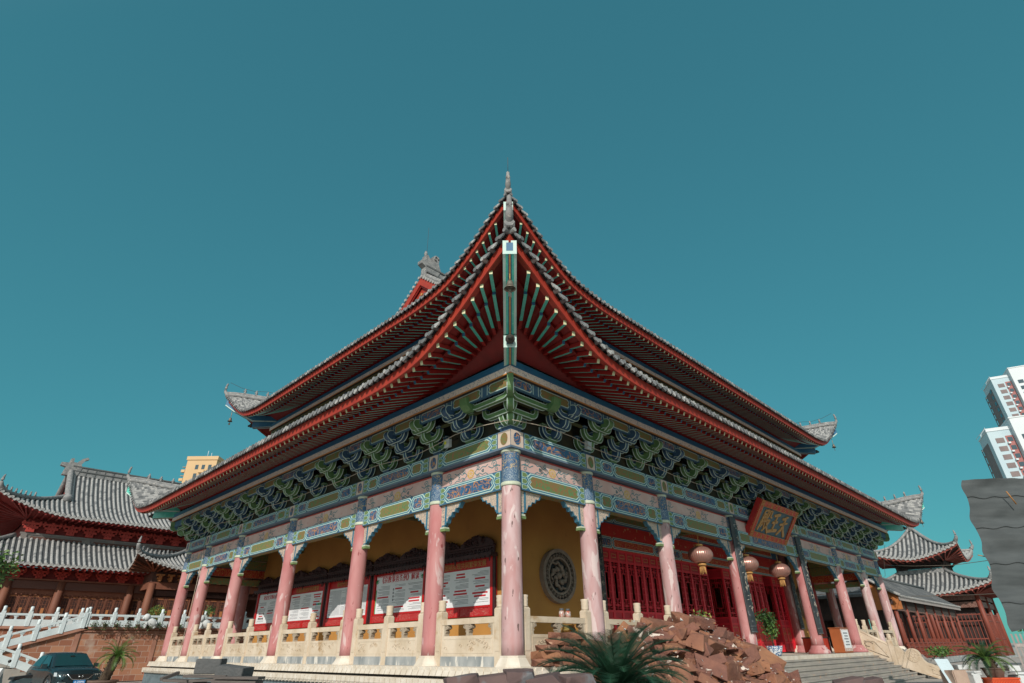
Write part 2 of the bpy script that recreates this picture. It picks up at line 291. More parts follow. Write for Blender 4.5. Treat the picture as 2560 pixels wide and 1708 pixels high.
# ------------------------------------------------------------------ curved tiled eaves
class Eave:
    # one side of a roof: u along the eave (column line 0..L), o outward, z up
    def __init__(s, T, L, om, ch, ze, rise, cl, pw, top, prof, hip0=True, hip1=True, gx=None):
        s.T, s.L, s.om, s.ch, s.ze, s.R, s.cl, s.pw, s.top, s.prof = T, L, om, ch, ze, rise, cl, pw, top, prof
        s.E = om + ch; s.h0, s.h1, s.gx = hip0, hip1, gx
    def sp(s, u):
        a = u if s.h0 else 1e3; b = s.L - u if s.h1 else 1e3
        return min(a, b)
    def t(s, u):
        return min(1.0, max(0.0, (s.cl - s.sp(u)) / (s.cl + s.E)))
    def o(s, u): return s.om + s.ch*s.t(u)**2
    def rz(s, u):
        if not hasattr(s.pw, '__len__'): return s.R*s.t(u)**s.pw
        t = s.t(u)*(len(s.pw) - 1); i = min(int(t), len(s.pw) - 2); f = t - i; K = s.pw     # measured lift, smoothly joined
        a, b = K[max(i-1, 0)], K[min(i+2, len(K)-1)]
        return K[i] + .5*f*(K[i+1] - a + f*(2*a - 5*K[i] + 4*K[i+1] - b + f*(3*(K[i] - K[i+1]) + b - a)))
    def dmax(s, u):
        q = s.sp(u)
        if s.gx is not None: return q if q < s.gx else s.top
        return min(q, s.top)
    def z(s, u, d): return s.ze + s.rz(u) + s.prof(d + s.om)
    def u0(s): return -s.E if s.h0 else 0
    def u1(s): return s.L + s.E if s.h1 else s.L
    def tiles(s, mb, p=.25, nd=12, rnd=None, lift=.09, pan=3):
        n = max(1, int(round((s.u1() - s.u0()) / p))); p = (s.u1() - s.u0()) / n
        mb.T = s.T
        offs = [(-.5, 0), (-.27, 0), (-.235, .55), (-.1, .97), (.1, .97), (.235, .55), (.27, 0), (.5, 0)]
        for i in range(n):
            uc = s.u0() + (i + .5)*p; cols = []
            for a, b in offs:
                u = min(max(uc + a*p, s.u0() + .001), s.u1() - .001)
                o = s.o(u); dm = max(s.dmax(u), -o + .01); col = []
                for j in range(nd + 1):
                    d = -o + (dm + o)*j/nd
                    col.append(mb.add((u, -d, s.z(u, d) + b*lift)))
                cols.append(col)
            for j in range(nd):
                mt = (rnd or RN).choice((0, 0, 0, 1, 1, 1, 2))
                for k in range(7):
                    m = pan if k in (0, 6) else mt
                    mb.idx([cols[k][j], cols[k+1][j], cols[k+1][j+1], cols[k][j+1]], m, 0 < k < 6)
        return n, p
    def edge(s, mb, p=.25, ms=(0, 1, 2), r=.064, drip=.12):
        n = max(1, int(round((s.u1() - s.u0()) / p))); p = (s.u1() - s.u0()) / n
        mb.T = s.T
        for i in range(n):
            u = s.u0() + (i + .5)*p; o = s.o(u) + .02; z = s.z(u, -s.o(u)) + .01
            mm = RN.choice(ms)
            pts = [(r*cos(2*PI*k/8 + .39), r*sin(2*PI*k/8 + .39)) for k in range(8)]
            mb.prism(pts, lambda a, b, d: (u + a, o + d, z + b), -.14, .03, mm, mm)
            if i < n - 1:
                u2 = u + p/2; o2 = s.o(u2) + .015; z2 = s.z(u2, -s.o(u2)) - .03; w = p*.47; mm = RN.choice(ms)
                mb.prism([(-w, .05), (-w*.6, -drip*.55), (0, -drip), (w*.6, -drip*.55), (w, .05)], lambda a, b, d: (u2 + a, o2 + d - b*.25, z2 + b), -.02, .02, mm, mm)
    def strip(s, mb, z0, z1, din, dth, m=0, step=.3, mlow=None):
        # continuous board following the eave, z0..z1 relative to rafter tip, din set back from the edge
        mb.T = s.T
        n = int((s.u1() - s.u0()) / step) + 1; rows = []
        for i in range(n + 1):
            u = s.u0() + (s.u1() - s.u0())*i/n; o = s.o(u) - din; z = s.ze + s.rz(u)
            uu = min(max(u, s.u0() + din), s.u1() - din)
            rows.append([(uu, o - dth, z + z0), (uu, o, z + z0), (uu, o, z + z1), (uu, o - dth, z + z1)])
        mb.grid(rows, m, False)
    def hip(s, mb, end=0, w=.13, m=0, top=None, lift=.10, n=14, nsec=6):
        mb.T = s.T
        pts = []; top = s.top if top is None else top
        for j in range(n + 1):
            d = -s.E - .02 + (top + s.E)*j/n
            u = d if end == 0 else s.L - d
            pts.append((u, -d, s.z(min(max(u, s.u0()), s.u1()), d) + lift))
        mb.tube(pts, w, nsec, m); return pts

def plain(mb, T, quads, m=0):
    mb.T = T
    for q in quads: mb.poly(q, m)
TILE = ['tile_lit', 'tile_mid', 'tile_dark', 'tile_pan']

# ------------------------------------------------------------------ the hall: measures
VX = [0, 3.44, 8.02, 13.61, 21.12, 27.02, 31.86, 35.51]
UY = [0, 3.27, 7.72, 13.22, 18.66, 23.03, 26.11]
X1, Y1 = VX[-1], UY[-1]
TL = lambda u, o, z: (-(o - .004), Y1/2 + (u - Y1/2)*.9996, z - .003)   # 3-4 mm off the front's planes so mitred pieces never share a plane
TF = lambda u, o, z: (u, -o, z)
TB = lambda u, o, z: (u, Y1 + o, z)
TR = lambda u, o, z: (X1 + o - .004, Y1/2 + (u - Y1/2)*.9996, z - .003)
SIDES = {'L': (TL, Y1, UY), 'F': (TF, X1, VX), 'B': (TB, X1, VX), 'R': (TR, Y1, UY)}
hall = thing('temple_hall', 'large two-tiered temple hall with upswept grey tiled eaves, red rafters and pink columns', 'temple', (0, 0, -1.45))

# platform with lotus mouldings and the front flight of steps
mb = MB()
mb.bx(-.6, X1+.6, -.6, Y1+.6, -.45, -.25, 0)
mb.bx(-.5, X1+.5, -.5, Y1+.5, -.52, -.45, 2)
mb.bx(-.78, X1+.78, -.78, Y1+.78, -.72, -.52, 0)
mb.bx(-.66, X1+.66, -.66, Y1+.66, -1.25, -.72, 1)
mb.bx(-.85, X1+.85, -.85, Y1+.85, -1.47, -1.25, 1)
platform = mb.build('platform', ['stone_white', 'plinth_dark', 'gap'], hall)
for T, L, P in (SIDES['L'], SIDES['F']):
    mb = MB(T)
    a = -.55
    while a < L + .5:
        if T is TL or a < 8.2 or a > 28:
            mb.prism([(-.11, -.20), (-.115, -.08), (-.07, -.012), (0, .0), (.07, -.012), (.115, -.08), (.11, -.20)], lambda p, q, d: (a + p, d + (.05 if q < -.15 else 0), -.25 + q), .58, .635, 0, 0, False)
            mb.prism([(-.11, .0), (-.115, -.12), (-.06, -.2), (0, -.23), (.06, -.2), (.115, -.12), (.11, .0)], lambda p, q, d: (a + p, d - (.06 if q < -.15 else 0), -.53 + q), .76, .82, 0, 0, False)
        if T is TF and 8.2 <= a < 8.46: mb.build('lotus_moulding', ['stone_white'], hall); mb = MB(T); a = 27.8
        a += .26
    mb.build('lotus_moulding', ['stone_white'], hall)
for k, (a, b) in enumerate(zip(VX[:-1], VX[1:])):
    if b < 8.1 or a > 27: mb = MB(TF); mb.bx(a + .45, b - .45, -.1, .1, -.25, -.02, 0); mb.build('grey_plinth', ['stone_grey'], hall)
for a, b in zip(UY[:-1], UY[1:]): mb = MB(TL); mb.bx(a + .45, b - .45, -.1, .1, -.25, -.02, 0); mb.build('grey_plinth', ['stone_grey'], hall)
mb = MB(TF)
for k in range(8):
    z = -.25 - .15*k
    mb.bx(8.75, 27.35, .0, .55 + .31*k, z - .15, z + (.004 if k == 0 else 0), 0)
    mb.bx(8.75, 27.35, .55 + .31*k, .585 + .31*k, z - .055, z - (.002 if k else -.002), 0)
mb.build('stone_steps', ['stone_step'], hall)

# columns: shaft, painted collar, base
def column(x, y, mat, basemat, base='flare', collar=True):
    mb = MB(); r = .275
    z0 = 0 if base != 'drum' else .10
    mb.lathe(x, y, [(r*1.02, z0), (r*1.02, z0 + .3), (r, 1.5), (r*.985, 3.2), (r*.96, 4.19 if collar else 5.6)], 24, 0)
    c = mb.build('column', [mat], hall, loc=(x, y, 0))
    if collar:
        mb = MB()
        mb.lathe(x, y, [(r*.975, 4.26), (r*.975, 4.62)], 24, 1, cap=False)
        mb.lathe(x, y, [(r*.975, 4.62), (r*.965, 5.13)], 24, 0, cap=False)
        mb.lathe(x, y, [(r*1.03, 4.16), (r*1.06, 4.19), (r*1.06, 4.25), (r*.98, 4.27)], 24, 2)
        mb.lathe(x, y, [(r*.98, 5.12), (r*1.06, 5.14), (r*1.06, 5.20), (r*1.0, 5.215)], 24, 2)
        mb.build('painted_collar', ['collar', 'wave', 'pale_green'], c, loc=(x, y, 0))
    mb = MB()
    if base == 'flare':
        prof = [(.445, -.255), (.445, -.225), (.42, -.20), (.345, -.075), (.325, -.055), (.325, -.005), (.28, .0)]
        rings = []
        for rr, z in prof:
            q = [];
            for k in range(8):
                a = PI/8 + PI/4*k; q.append(mb.add((x + rr*1.06*cos(a), y + rr*1.06*sin(a), z)))
            rings.append(q)
        for j in range(len(rings)-1):
            for k in range(8): mb.idx([rings[j][k], rings[j][(k+1) % 8], rings[j+1][(k+1) % 8], rings[j+1][k]], 0)
        mb.idx(rings[-1], 0)
    else:
        mb.lathe(x, y, [(.50, -.25), (.50, -.16), (.44, -.08), (.37, -.03), (.37, .03), (.33, .045), (.33, .10), (.28, .11)], 24, 0)
    mb.build('column_base', [basemat], c, loc=(x, y, 0))
    return c
colA = column(0, 0, 'pink', 'stone_white')
colB = column(VX[3], 0, 'pink_plain', 'pink_plain', 'drum')
dcol = lambda src, x, y: dup(src, (x - WL(hall).x, y - WL(hall).y, -WL(hall).z), hall)
for i, x in enumerate(VX):
    if i in (0, 3): continue
    dcol(colB if i in (4, 5) else colA, x, 0)
colC = None
for y in UY[1:]:
    if colC is None: colC = column(0, y, 'pink_plain', 'stone_white')
    else: dcol(colC, 0, y)
    dcol(colC, X1, y)
for x in VX[1:-1]: dcol(colC, x, Y1)
inn = column(VX[1], UY[1], 'inner_red', 'stone_white', 'drum', collar=False); inn.name = 'inner_column'
for i in range(1, 7):
    for y in (UY[1], UY[5]):
        if not (i == 1 and y == UY[1]): dcol(inn, VX[i], y).name = 'inner_column'
for y in UY[2:5]:
    for x in (VX[1], VX[6]): dcol(inn, x, y).name = 'inner_column'
pinkin = column(VX[5], UY[1] - .35, 'pink_plain', 'pink_plain', 'drum', collar=False); pinkin.name = 'inner_column'

# ------------------------------------------------------------------ painted beams
def zig(mb, a, b, v0, v1, w, m, dl, dr):
    h = v1 - v0
    L = [(a + dl, v0), (a, v0 + h*.25), (a + dl*.55, v0 + h*.5), (a, v0 + h*.75), (a + dl, v1)]
    Rr = [(b - dr, v1), (b, v0 + h*.75), (b - dr*.55, v0 + h*.5), (b, v0 + h*.25), (b - dr, v0)]
    mb.poly([(p, w, q) for p, q in L[::-1]] + [(p, w, q) for p, q in Rr[::-1]], m)
def panel(mb, a, b, v0, v1, w, fill, d=.10):
    # pale rim, teal band, pale line, filled field: thin painted layers 3 mm apart
    zig(mb, a, b, v0, v1, w, 3, d, d)
    zig(mb, a + .035, b - .035, v0 + .03, v1 - .03, w + .003, 2, d, d)
    zig(mb, a + .085, b - .085, v0 + .065, v1 - .065, w + .006, 3, d*.9, d*.9)
    zig(mb, a + .115, b - .115, v0 + .09, v1 - .09, w + .009, fill, d*.85, d*.85)
def hexes(mb, a, b, v0, v1, w, flip):
    h = (v1 - v0)
    mb.poly([(a, w, v0), (b, w, v0), (b, w, v1), (a, w, v1)], 2)
    for k in range(3):
        c0 = v0 + h*(k*.36 - .04); c1 = c0 + h*.30
        c0 = max(c0, v0 + .01); c1 = min(c1, v1 - .01)
        x0, x1 = (a + .02, b - .02)
        q = [(x0, c0), (x1 - .09, c0), (x1, (c0 + c1)/2), (x1 - .09, c1), (x0, c1)]
        if flip: q = [(a + b - p, v) for p, v in q]
        mb.poly([(p, w + .003, v) for p, v in q], 3)
        cx = (a + b)/2; cy = (c0 + c1)/2
        mb.poly([(cx + (p - cx)*.84, w + .006, cy + (v - cy)*.80) for p, v in q], 7)
# material slots: 0 beam_blue 1 ledge_blue 2 teal 3 pale 4 gold 5 dragon 6 green 7 hex_green 8 board_pink 9 vine 10 flower 11 red_line 12 cream
BM = ['beam_blue', 'ledge_blue', 'teal', 'pale', 'gold_panel', 'dragon', 'green_panel', 'hex_green', 'board_pink', 'vine', 'flower', 'red_line', 'cream']
def faced(mb, a, b, v0, v1, w, alt):
    L = b - a
    e = min(.34, L*.10); s2 = L*.17
    hexes(mb, a, a + e, v0, v1, w, False); hexes(mb, b - e, b, v0, v1, w, True)
    if L > 3.6:
        panel(mb, a + e - .06, a + e + s2, v0, v1, w + .002, 5 if alt else 4); panel(mb, b - e - s2, b - e + .06, v0, v1, w + .002, 5 if alt else 4)
        panel(mb, a + e + s2 - .05, b - e - s2 + .05, v0, v1, w + .012, (4, 6)[RN.randint(0, 1)] if alt else 5, .14)
    else:
        panel(mb, a + e - .06, b - e + .06, v0, v1, w + .002, (4, 6)[RN.randint(0, 1)] if alt else 5, .14)
def spiral(mb, cu, cv, w, r, turns, ph, sgn, m, th=.022):
    n = int(10*turns); pts = []
    for k in range(n + 1):
        q = k/n; a = ph + sgn*2*PI*turns*q; rr = r*(1 - q*.85)
        pts.append((cu + rr*cos(a), cv + rr*sin(a)))
    ribbon(mb, pts, w, th, m)
def ribbon(mb, pts, w, th, m):
    L = []; Rr = []
    for k, p in enumerate(pts):
        a = pts[max(k-1, 0)]; b = pts[min(k+1, len(pts)-1)]
        dx, dy = b[0]-a[0], b[1]-a[1]; q = math.hypot(dx, dy) or 1
        nx, ny = -dy/q*th/2, dx/q*th/2
        L.append(mb.add((p[0]+nx, w, p[1]+ny))); Rr.append(mb.add((p[0]-nx, w, p[1]-ny)))
    for k in range(len(pts)-1): mb.idx([L[k], L[k+1], Rr[k+1], Rr[k]], m)
def vines(mb, c, v, w, sc, m1=9, m2=10):
    pts = [(c + .17*sc*cos(2*PI*k/18)*(1 + .06*(k % 2)), v + .15*sc*sin(2*PI*k/18)*(1 + .06*(k % 2))) for k in range(18)]
    mb.poly([(p, w + .003, q) for p, q in pts], m2)
    for k in range(7): mb.poly([(c + .085*sc*cos(2*PI*k/7) + .03*sc*cos(j*PI/3), w + .006, v + .075*sc*sin(2*PI*k/7) + .03*sc*sin(j*PI/3)) for j in range(6)], 8)
    for sg in (-1, 1):
        for q in (-1, 1):
            ribbon(mb, [(c + sg*.19*sc, v), (c + sg*.30*sc, v + q*.10*sc), (c + sg*.44*sc, v + q*.05*sc), (c + sg*.58*sc, v + q*.13*sc), (c + sg*.72*sc, v + q*.10*sc), (c + sg*.84*sc, v + q*.16*sc)], w + .003, .024*sc, m1)
            spiral(mb, c + sg*.36*sc, v + q*.17*sc, w + .004, .085*sc, 1.3, PI*(.5 - .5*sg), -q*sg, m1, .022*sc)
            spiral(mb, c + sg*.60*sc, v - q*.02*sc + q*.04, w + .004, .06*sc, 1.1, 0, q*sg, m1, .02*sc)
rnd_state = RN.getstate(); RN.seed(5)
for key in 'LFBR':
    T, L, P = SIDES[key]
    full = key in 'LF'
    for k, (a, b) in enumerate(zip(P[:-1], P[1:])):
        a2, b2 = a + .24, b - .24
        mb = MB(T)
        mb.bx(a2, b2, -.16, .16, 4.10, 4.66, 0, mb=4)
        if full:
            faced(mb, a2 + .02, b2 - .02, 4.13, 4.64, .164, (k + (key == 'L')) % 2 == 0)
        mb.build('painted_beam', BM, hall)
        mb = MB(T); mb.bx(a2, b2, -.06, .09, 4.665, 5.17, 8)
        if full:
            mb.bx(a2, b2, .09, .10, 5.115, 5.165, 11)
            c = (a + b)/2
            vines(mb, c, 4.85, .093, min(1.05, (b - a)/3.6))
            for q in (a2 + .35, b2 - .35):
                spiral(mb, q, 4.95, .096, .12, 1.5, 0, 1, 9); spiral(mb, q - .1, 4.78, .096, .09, 1.3, 2, -1, 9)
                ribbon(mb, [(q - .25, 4.84), (q - .1, 4.9), (q + .1, 4.84), (q + .26, 4.92)], .097, .024, 9)
        mb.build('frieze_board', BM, hall)
    mb = MB(T)
    e = .30
    mb.bx(-e, L + e, -.3, .3, 5.20, 5.76, 0, mb=1)
    if full:
        mb.bx(-e - .004, L + e + .004, .305, .325, 5.205, 5.26, 1)
        for k, (a, b) in enumerate(zip(P[:-1], P[1:])):
            if b - a > 1: faced(mb, a + .25, b - .25, 5.27, 5.74, .31, (k + (key == 'L')) % 2 == 1)
        for c in P:
            q0, q1 = (c - .22, c + .22)
            if c == 0: q0 = -e
            if c == L: q1 = L + e
            mb.poly([(q0, .31, 5.27), (q1, .31, 5.27), (q1, .31, 5.74), (q0, .31, 5.74)], 12)
            cx = (q0 + q1)/2 if 0 < c < L else c - .04*(1 if c == 0 else -1)
            mb.poly([(cx + .15*cos(2*PI*j/14), .314, 5.505 + .19*sin(2*PI*j/14)) for j in range(14)], 5 if (c == 0) == (key == 'F') else 4)
    mb.build('top_beam', BM, hall)
RN.setstate(rnd_state)

# cross beams between outer and inner columns
def crossbeam(p, q, low):
    mb = MB(); mb.beam((p[0], p[1], 5.15), (q[0], q[1], 5.15), .22, .48, (0, 0, 0, 1, 0, 1))
    if low: mb.beam((p[0], p[1], 4.62), (q[0], q[1], 4.62), .2, .42, (0, 0, 0, 1, 0, 1)); mb.beam((p[0], p[1], 4.15), (q[0], q[1], 4.15), .16, .4, (0, 0, 0, 2, 0, 2)); mb.beam((p[0], p[1], 3.65), (q[0], q[1], 3.65), .12, .3, (3, 3, 3, 3, 3, 3))
    mb.build('tie_beam', ['olive', 'green_panel', 'red_gold', 'gold_panel'], hall)
for x in VX[1:7]: crossbeam((x, .2), (x, UY[1]), x > 31)
for y in UY[1:6]: crossbeam((.2, y), (VX[1], y), y > 20); crossbeam((X1 - .2, y), (VX[6], y), True)

# sparrow braces under the beams
def brace(T, sg, name='beam_brace'):
    pts = [(.26, 4.10), (1.22, 4.10), (1.10, 3.93), (.98, 3.95), (.93, 3.83), (.80, 3.84), (.74, 3.72), (.62, 3.70), (.56, 3.56), (.46, 3.52), (.40, 3.44), (.28, 3.44)]
    mb = MB(T)
    mb.prism([(sg*a, b) for a, b in pts], lambda a, b, d: (a, d, b), -.07, .07, 0, 1)
    cx, cy = .58, 3.92
    rim = [(cx + (a - cx)*1.0, cy + (b - cy)*1.0) for a, b in pts]
    inner = [(cx + (a - cx)*.88, cy + (b - cy)*.86) for a, b in pts]
    for k in range(1, len(pts)-1):
        q = (k, (k+1) % len(pts))
        mb.poly([(sg*rim[q[0]][0], .073, rim[q[0]][1]), (sg*rim[q[1]][0], .073, rim[q[1]][1]), (sg*inner[q[1]][0], .073, inner[q[1]][1]), (sg*inner[q[0]][0], .073, inner[q[0]][1])], 1)
    mb.bx(min(sg*.44, sg*.52), max(sg*.44, sg*.52), .072, .079, 3.5, 4.09, 1)
    mb.bx(min(sg*.26, sg*.46), max(sg*.26, sg*.46), -.10, .10, 3.40, 3.45, 2); mb.bx(min(sg*.25, sg*.50), max(sg*.25, sg*.50), -.09, .09, 3.33, 3.40, 3)
    return mb.build(name, ['scroll_cream', 'teal', 'pale_green', 'hex_green'], hall, loc=T(0, 0, 0))
br = {(k, s): brace(SIDES[k][0], s) for k in 'LF' for s in (-1, 1)}
off = -WL(hall)
for key in 'LF':
    T, L, P = SIDES[key]
    for i, c in enumerate(P):
        for sg in (-1, 1):
            if (c == 0 and sg < 0) or (c == L and sg > 0): continue
            o = br[(key, sg)]
            if c == 0 or (sg == -1 and i == 1): o.location = V(T(c, 0, 0)) + off
            else: dup(o, V(T(c, 0, 0)) + off, hall)

# ------------------------------------------------------------------ bracket sets
# slots: 0 blue 1 green 2 white 3 back 4 red
def arm(mb, put, half, h, th, mc, mw=2, drop=0):
    # boat-shaped arm: flat belly, rounded raised ends, open middle; put(a, b, d)
    out = []; r = min(h*.86, half*.55); th2 = min(.15, h*.46)
    for k in range(8):
        a = PI/2*k/7
        out.append((half - r + r*sin(a), r*(1 - cos(a))))
    outline = out + [(half, h), (half - th2, h)]
    ri = r - th2*.92; inn_ = []
    for k in range(6):
        a = PI/2*(1 - k/5)
        inn_.append((half - r + ri*sin(a)*.98, r - ri*cos(a)))
    outline += inn_
    pts = outline + [(-a, b) for a, b in outline[::-1]]
    mb.prism(pts, put, -th/2, th/2, mc, mc)
    # white edging: slim strips proud of the edges of belly and face
    rim = out + [(half, h)]
    full = [(-a, b) for a, b in rim[::-1]] + rim
    top_ = [(half - th2, h)] + inn_; top_ += [(-a, b) for a, b in top_[::-1]]
    for d in (th/2, -th/2):
        for (a0, b0), (a1, b1) in zip(top_[:-1], top_[1:]): mb.tube([put(a0, b0, d), put(a1, b1, d)], .011, 4, mw, False, False)
    for d in (th/2, -th/2):
        for (a0, b0), (a1, b1) in zip(full[:-1], full[1:]):
            q0 = put(a0, b0 - .004, d); q1 = put(a1, b1 - .004, d)
            mb.tube([q0, q1], .016, 4, mw, False, False)
def dou(mb, c, w, h, mc, mw=2):
    x, y, z = c
    mb.hexa([(x-w*.36,y-w*.36,z),(x+w*.36,y-w*.36,z),(x+w*.36,y+w*.36,z),(x-w*.36,y+w*.36,z)], [(x-w/2,y-w/2,z+h*.6),(x+w/2,y-w/2,z+h*.6),(x+w/2,y+w/2,z+h*.6),(x-w/2,y+w/2,z+h*.6)], (mc,)*6)
    mb.bx(x-w/2, x+w/2, y-w/2, y+w/2, z+h*.6, z+h, mc)
    mb.bx(x-w/2-.008, x+w/2+.008, y-w/2-.008, y+w/2+.008, z+h*.56, z+h*.66, mw)
def bracket(T, col):
    a, b = (0, 1) if col == 0 else (1, 0)
    mb = MB(T)
    dou(mb, (0, 0, 5.765), .40, .22, b)
    tiers = [(.10, 5.93, .46), (.46, 6.18, .52), (.82, 6.42, .54)]
    for k, (o, z, half) in enumerate(tiers):
        arm(mb, lambda p, q, d: (p, o + d, z + q), half, .33, .15, a)
        for sg in (-1, 1):
            dou(mb, (sg*(half - .075), o, z + .32), .20, .11, b)
        dou(mb, (0, o, z + .2), .22, .12, b)
    for k, (o, z, half) in enumerate(tiers):
        # projecting arm
        oe = o + .36
        out = [(-.3, z), (oe - .16, z)] + [(oe - .16 + .16*sin(PI/2*j/5), z + .22*(1 - cos(PI/2*j/5))) for j in range(1, 6)] + [(oe, z + .25), (-.3, z + .25)]
        mb.prism(out, lambda p, q, d: (d, p, q), -.075, .075, a, a)
        for d in (-.075, .075):
            mb.tube([(d, p, q - .003) for p, q in out[1:8]], .016, 4, 2, False, False)
    # leaf-shaped beak at the top
    pts = [(.95, 6.48)] + [(1.12 + .17*cos(t), 6.62 + .16*sin(t)) for t in [-2.2 + 3.6*j/9 for j in range(10)]] + [(.95, 6.80)]
    mb.prism(pts, lambda p, q, d: (d, p, q), -.12, .12, a, a, True)
    for d in (-.12, .12): mb.tube([(d, p, q) for p, q in pts], .014, 4, 2, False, False)
    mb.bx(-.08, .08, .02, .06, 5.98, 6.45, 4)
    return mb.build('bracket_set', ['dg_blue', 'dg_green', 'dg_white', 'dg_back', 'dg_red'], hall, loc=T(0, 0, 0))
MID = {'L': [1, 2, 2, 2, 2, 1], 'F': [1, 2, 2, 3, 2, 2, 1]}
for key in 'LF':
    T, L, P = SIDES[key]
    bs = [bracket(T, 0), bracket(T, 1)]; used = [False, False]; n = 0
    pos = []
    for k, (a, b) in enumerate(zip(P[:-1], P[1:])):
        m = MID[key][k]
        if k: pos.append(a)
        for j in range(m): pos.append(a + (b - a)*(j + 1)/(m + 1))
    for c in pos:
        q = n % 2; n += 1
        if not used[q]: bs[q].location = V(T(c, 0, 0)) + off; used[q] = True
        else: dup(bs[q], V(T(c, 0, 0)) + off, hall)
# corner bracket set: arms along both fronts and the diagonal
def corner(cx, cy, sx, sy):
    mb = MB(); a, b = 1, 0
    dou(mb, (cx, cy, 5.765), .5, .22, b)
    s2 = math.sqrt(.5)
    for k, (o, z, half) in enumerate([(.10, 5.90, .50), (.46, 6.17, .66), (.82, 6.44, .86)]):
        arm(mb, lambda p, q, d: (cx + p, cy - sy*(o + d), z + q), half, .33, .16, a)
        arm(mb, lambda p, q, d: (cx - sx*(o + d), cy + p, z + q), half, .33, .16, a)
        for p in (-half + .08, half - .08):
            dou(mb, (cx + p, cy - sy*o, z + .32), .22, .11, b); dou(mb, (cx - sx*o, cy + p, z + .32), .22, .11, b)
        dou(mb, (cx - sx*o, cy - sy*o, z + .22), .24, .13, b)
        oe = (o + .34)*1.414
        out = [(-.3, z), (oe - .2, z)] + [(oe - .2 + .2*sin(PI/2*j/5), z + .22*(1 - cos(PI/2*j/5))) for j in range(1, 6)] + [(oe, z + .26), (-.3, z + .26)]
        f = lambda p, q, d: (cx - sx*(p*s2 + d*s2), cy - sy*(p*s2 - d*s2), q)
        mb.prism(out, f, -.09, .09, a, a)
        for d in (-.09, .09): mb.tube([f(p, q - .003, d) for p, q in out[1:8]], .015, 4, 2, False, False)
    f = lambda p, q, d: (cx - sx*(p*s2 + d*s2), cy - sy*(p*s2 - d*s2), q)
    mb.prism([(1.2, 6.6), (1.62, 6.62), (1.66, 6.8), (1.66, 6.95), (1.2, 6.95)], f, -.09, .09, a, a)
    mb.prism([(1.0, 6.5), (1.3, 6.5), (1.34, 6.7), (1.0, 6.7)], f, -.1, .1, b, b)
    for sg in (-1, 1):
        for T2 in (lambda p, q, d: (cx - sx*(.86 + d*0) - sx*p*0 + d, cy + p, q),): pass
        mb.prism([(.84, 6.42), (1.0, 6.42), (1.16, 6.56), (1.2, 6.78), (.84, 6.78)], (lambda p, q, d: (cx - sx*p, cy - sy*(-.84 + d) , q)) if sg < 0 else (lambda p, q, d: (cx - sx*(-.84 + d), cy - sy*p, q)), -.16, .16, a, a)
    mb.build('corner_bracket_set', ['dg_blue', 'dg_green', 'dg_white', 'dg_back', 'dg_red'], hall)
corner(0, 0, 1, 1); corner(X1, 0, -1, 1); corner(0, Y1, 1, -1)

# boards, ties and plates that ride on the brackets
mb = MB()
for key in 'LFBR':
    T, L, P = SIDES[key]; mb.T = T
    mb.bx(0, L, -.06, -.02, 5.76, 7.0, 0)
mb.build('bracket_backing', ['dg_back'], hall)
for key in 'LF':
    T, L, P = SIDES[key]
    mb = MB(T)
    mb.bx(-.46, L + .46, .42, .50, 6.52, 6.60, 0); mb.bx(-.82, L + .82, .79, .85, 6.76, 6.80, 0)
    mb.build('bracket_tie', ['olive'], hall)
    mb = MB(T)
    mb.bx(-1.08, L + 1.08, .94, 1.06, 6.63, 6.95, 0)
    RN.seed(3)
    pos = []
    for k, (a, b) in enumerate(zip(P[:-1], P[1:])):
        m = MID[key][k]; pos.append(a)
        for j in range(m): pos.append(a + (b - a)*(j + 1)/(m + 1))
    pos.append(L)
    for k, (a, b) in enumerate(zip(pos[:-1], pos[1:])):
        if k == 0: zig(mb, -1.03, -.16, 6.64, 6.94, 1.064, 3, .08, .08); zig(mb, -1.0, -.19, 6.665, 6.915, 1.068, 5 if key == 'F' else 4, .08, .08)
        zig(mb, a + .18, b - .18, 6.64, 6.94, 1.064, 3, .08, .08); zig(mb, a + .205, b - .205, 6.665, 6.915, 1.068, (4, 5, 4)[k % 3], .08, .08)
        mb.poly([(a - .13, 1.064, 6.635), (a + .13, 1.064, 6.635), (a + .13, 1.064, 6.945), (a - .13, 1.064, 6.945)], 0)
        for q in (-.13, .10): mb.poly([(a + q, 1.068, 6.635), (a + q + .03, 1.068, 6.635), (a + q + .03, 1.068, 6.945), (a + q, 1.068, 6.945)], 3)
    mb.build('eave_beam', BM, hall)
def plates(T, L, e, z, nm='eave_plate'):
    mb = MB(T)
    mb.bx(-e, L + e, e - .03, e, z, z + .03, 1); mb.bx(-e + .004, L + e - .004, e - .24, e - .006, z + .03, z + .23, 0)
    mb.bx(-e + .01, L + e - .01, e - .24, e - .03, z + .006, z + .03, 2)
    mb.build(nm, ['cream_scroll', 'orange_line', 'dark_wood'], hall)
    mb = MB(T)
    mb.bx(-e + .02, L + e - .02, e - .30, e + .02, z + .23, z + .42, 0)
    mb.build('eave_purlin', ['purlin_blue'], hall)
for key in 'LFBR': plates(SIDES[key][0], SIDES[key][1], 1.2, 6.95)
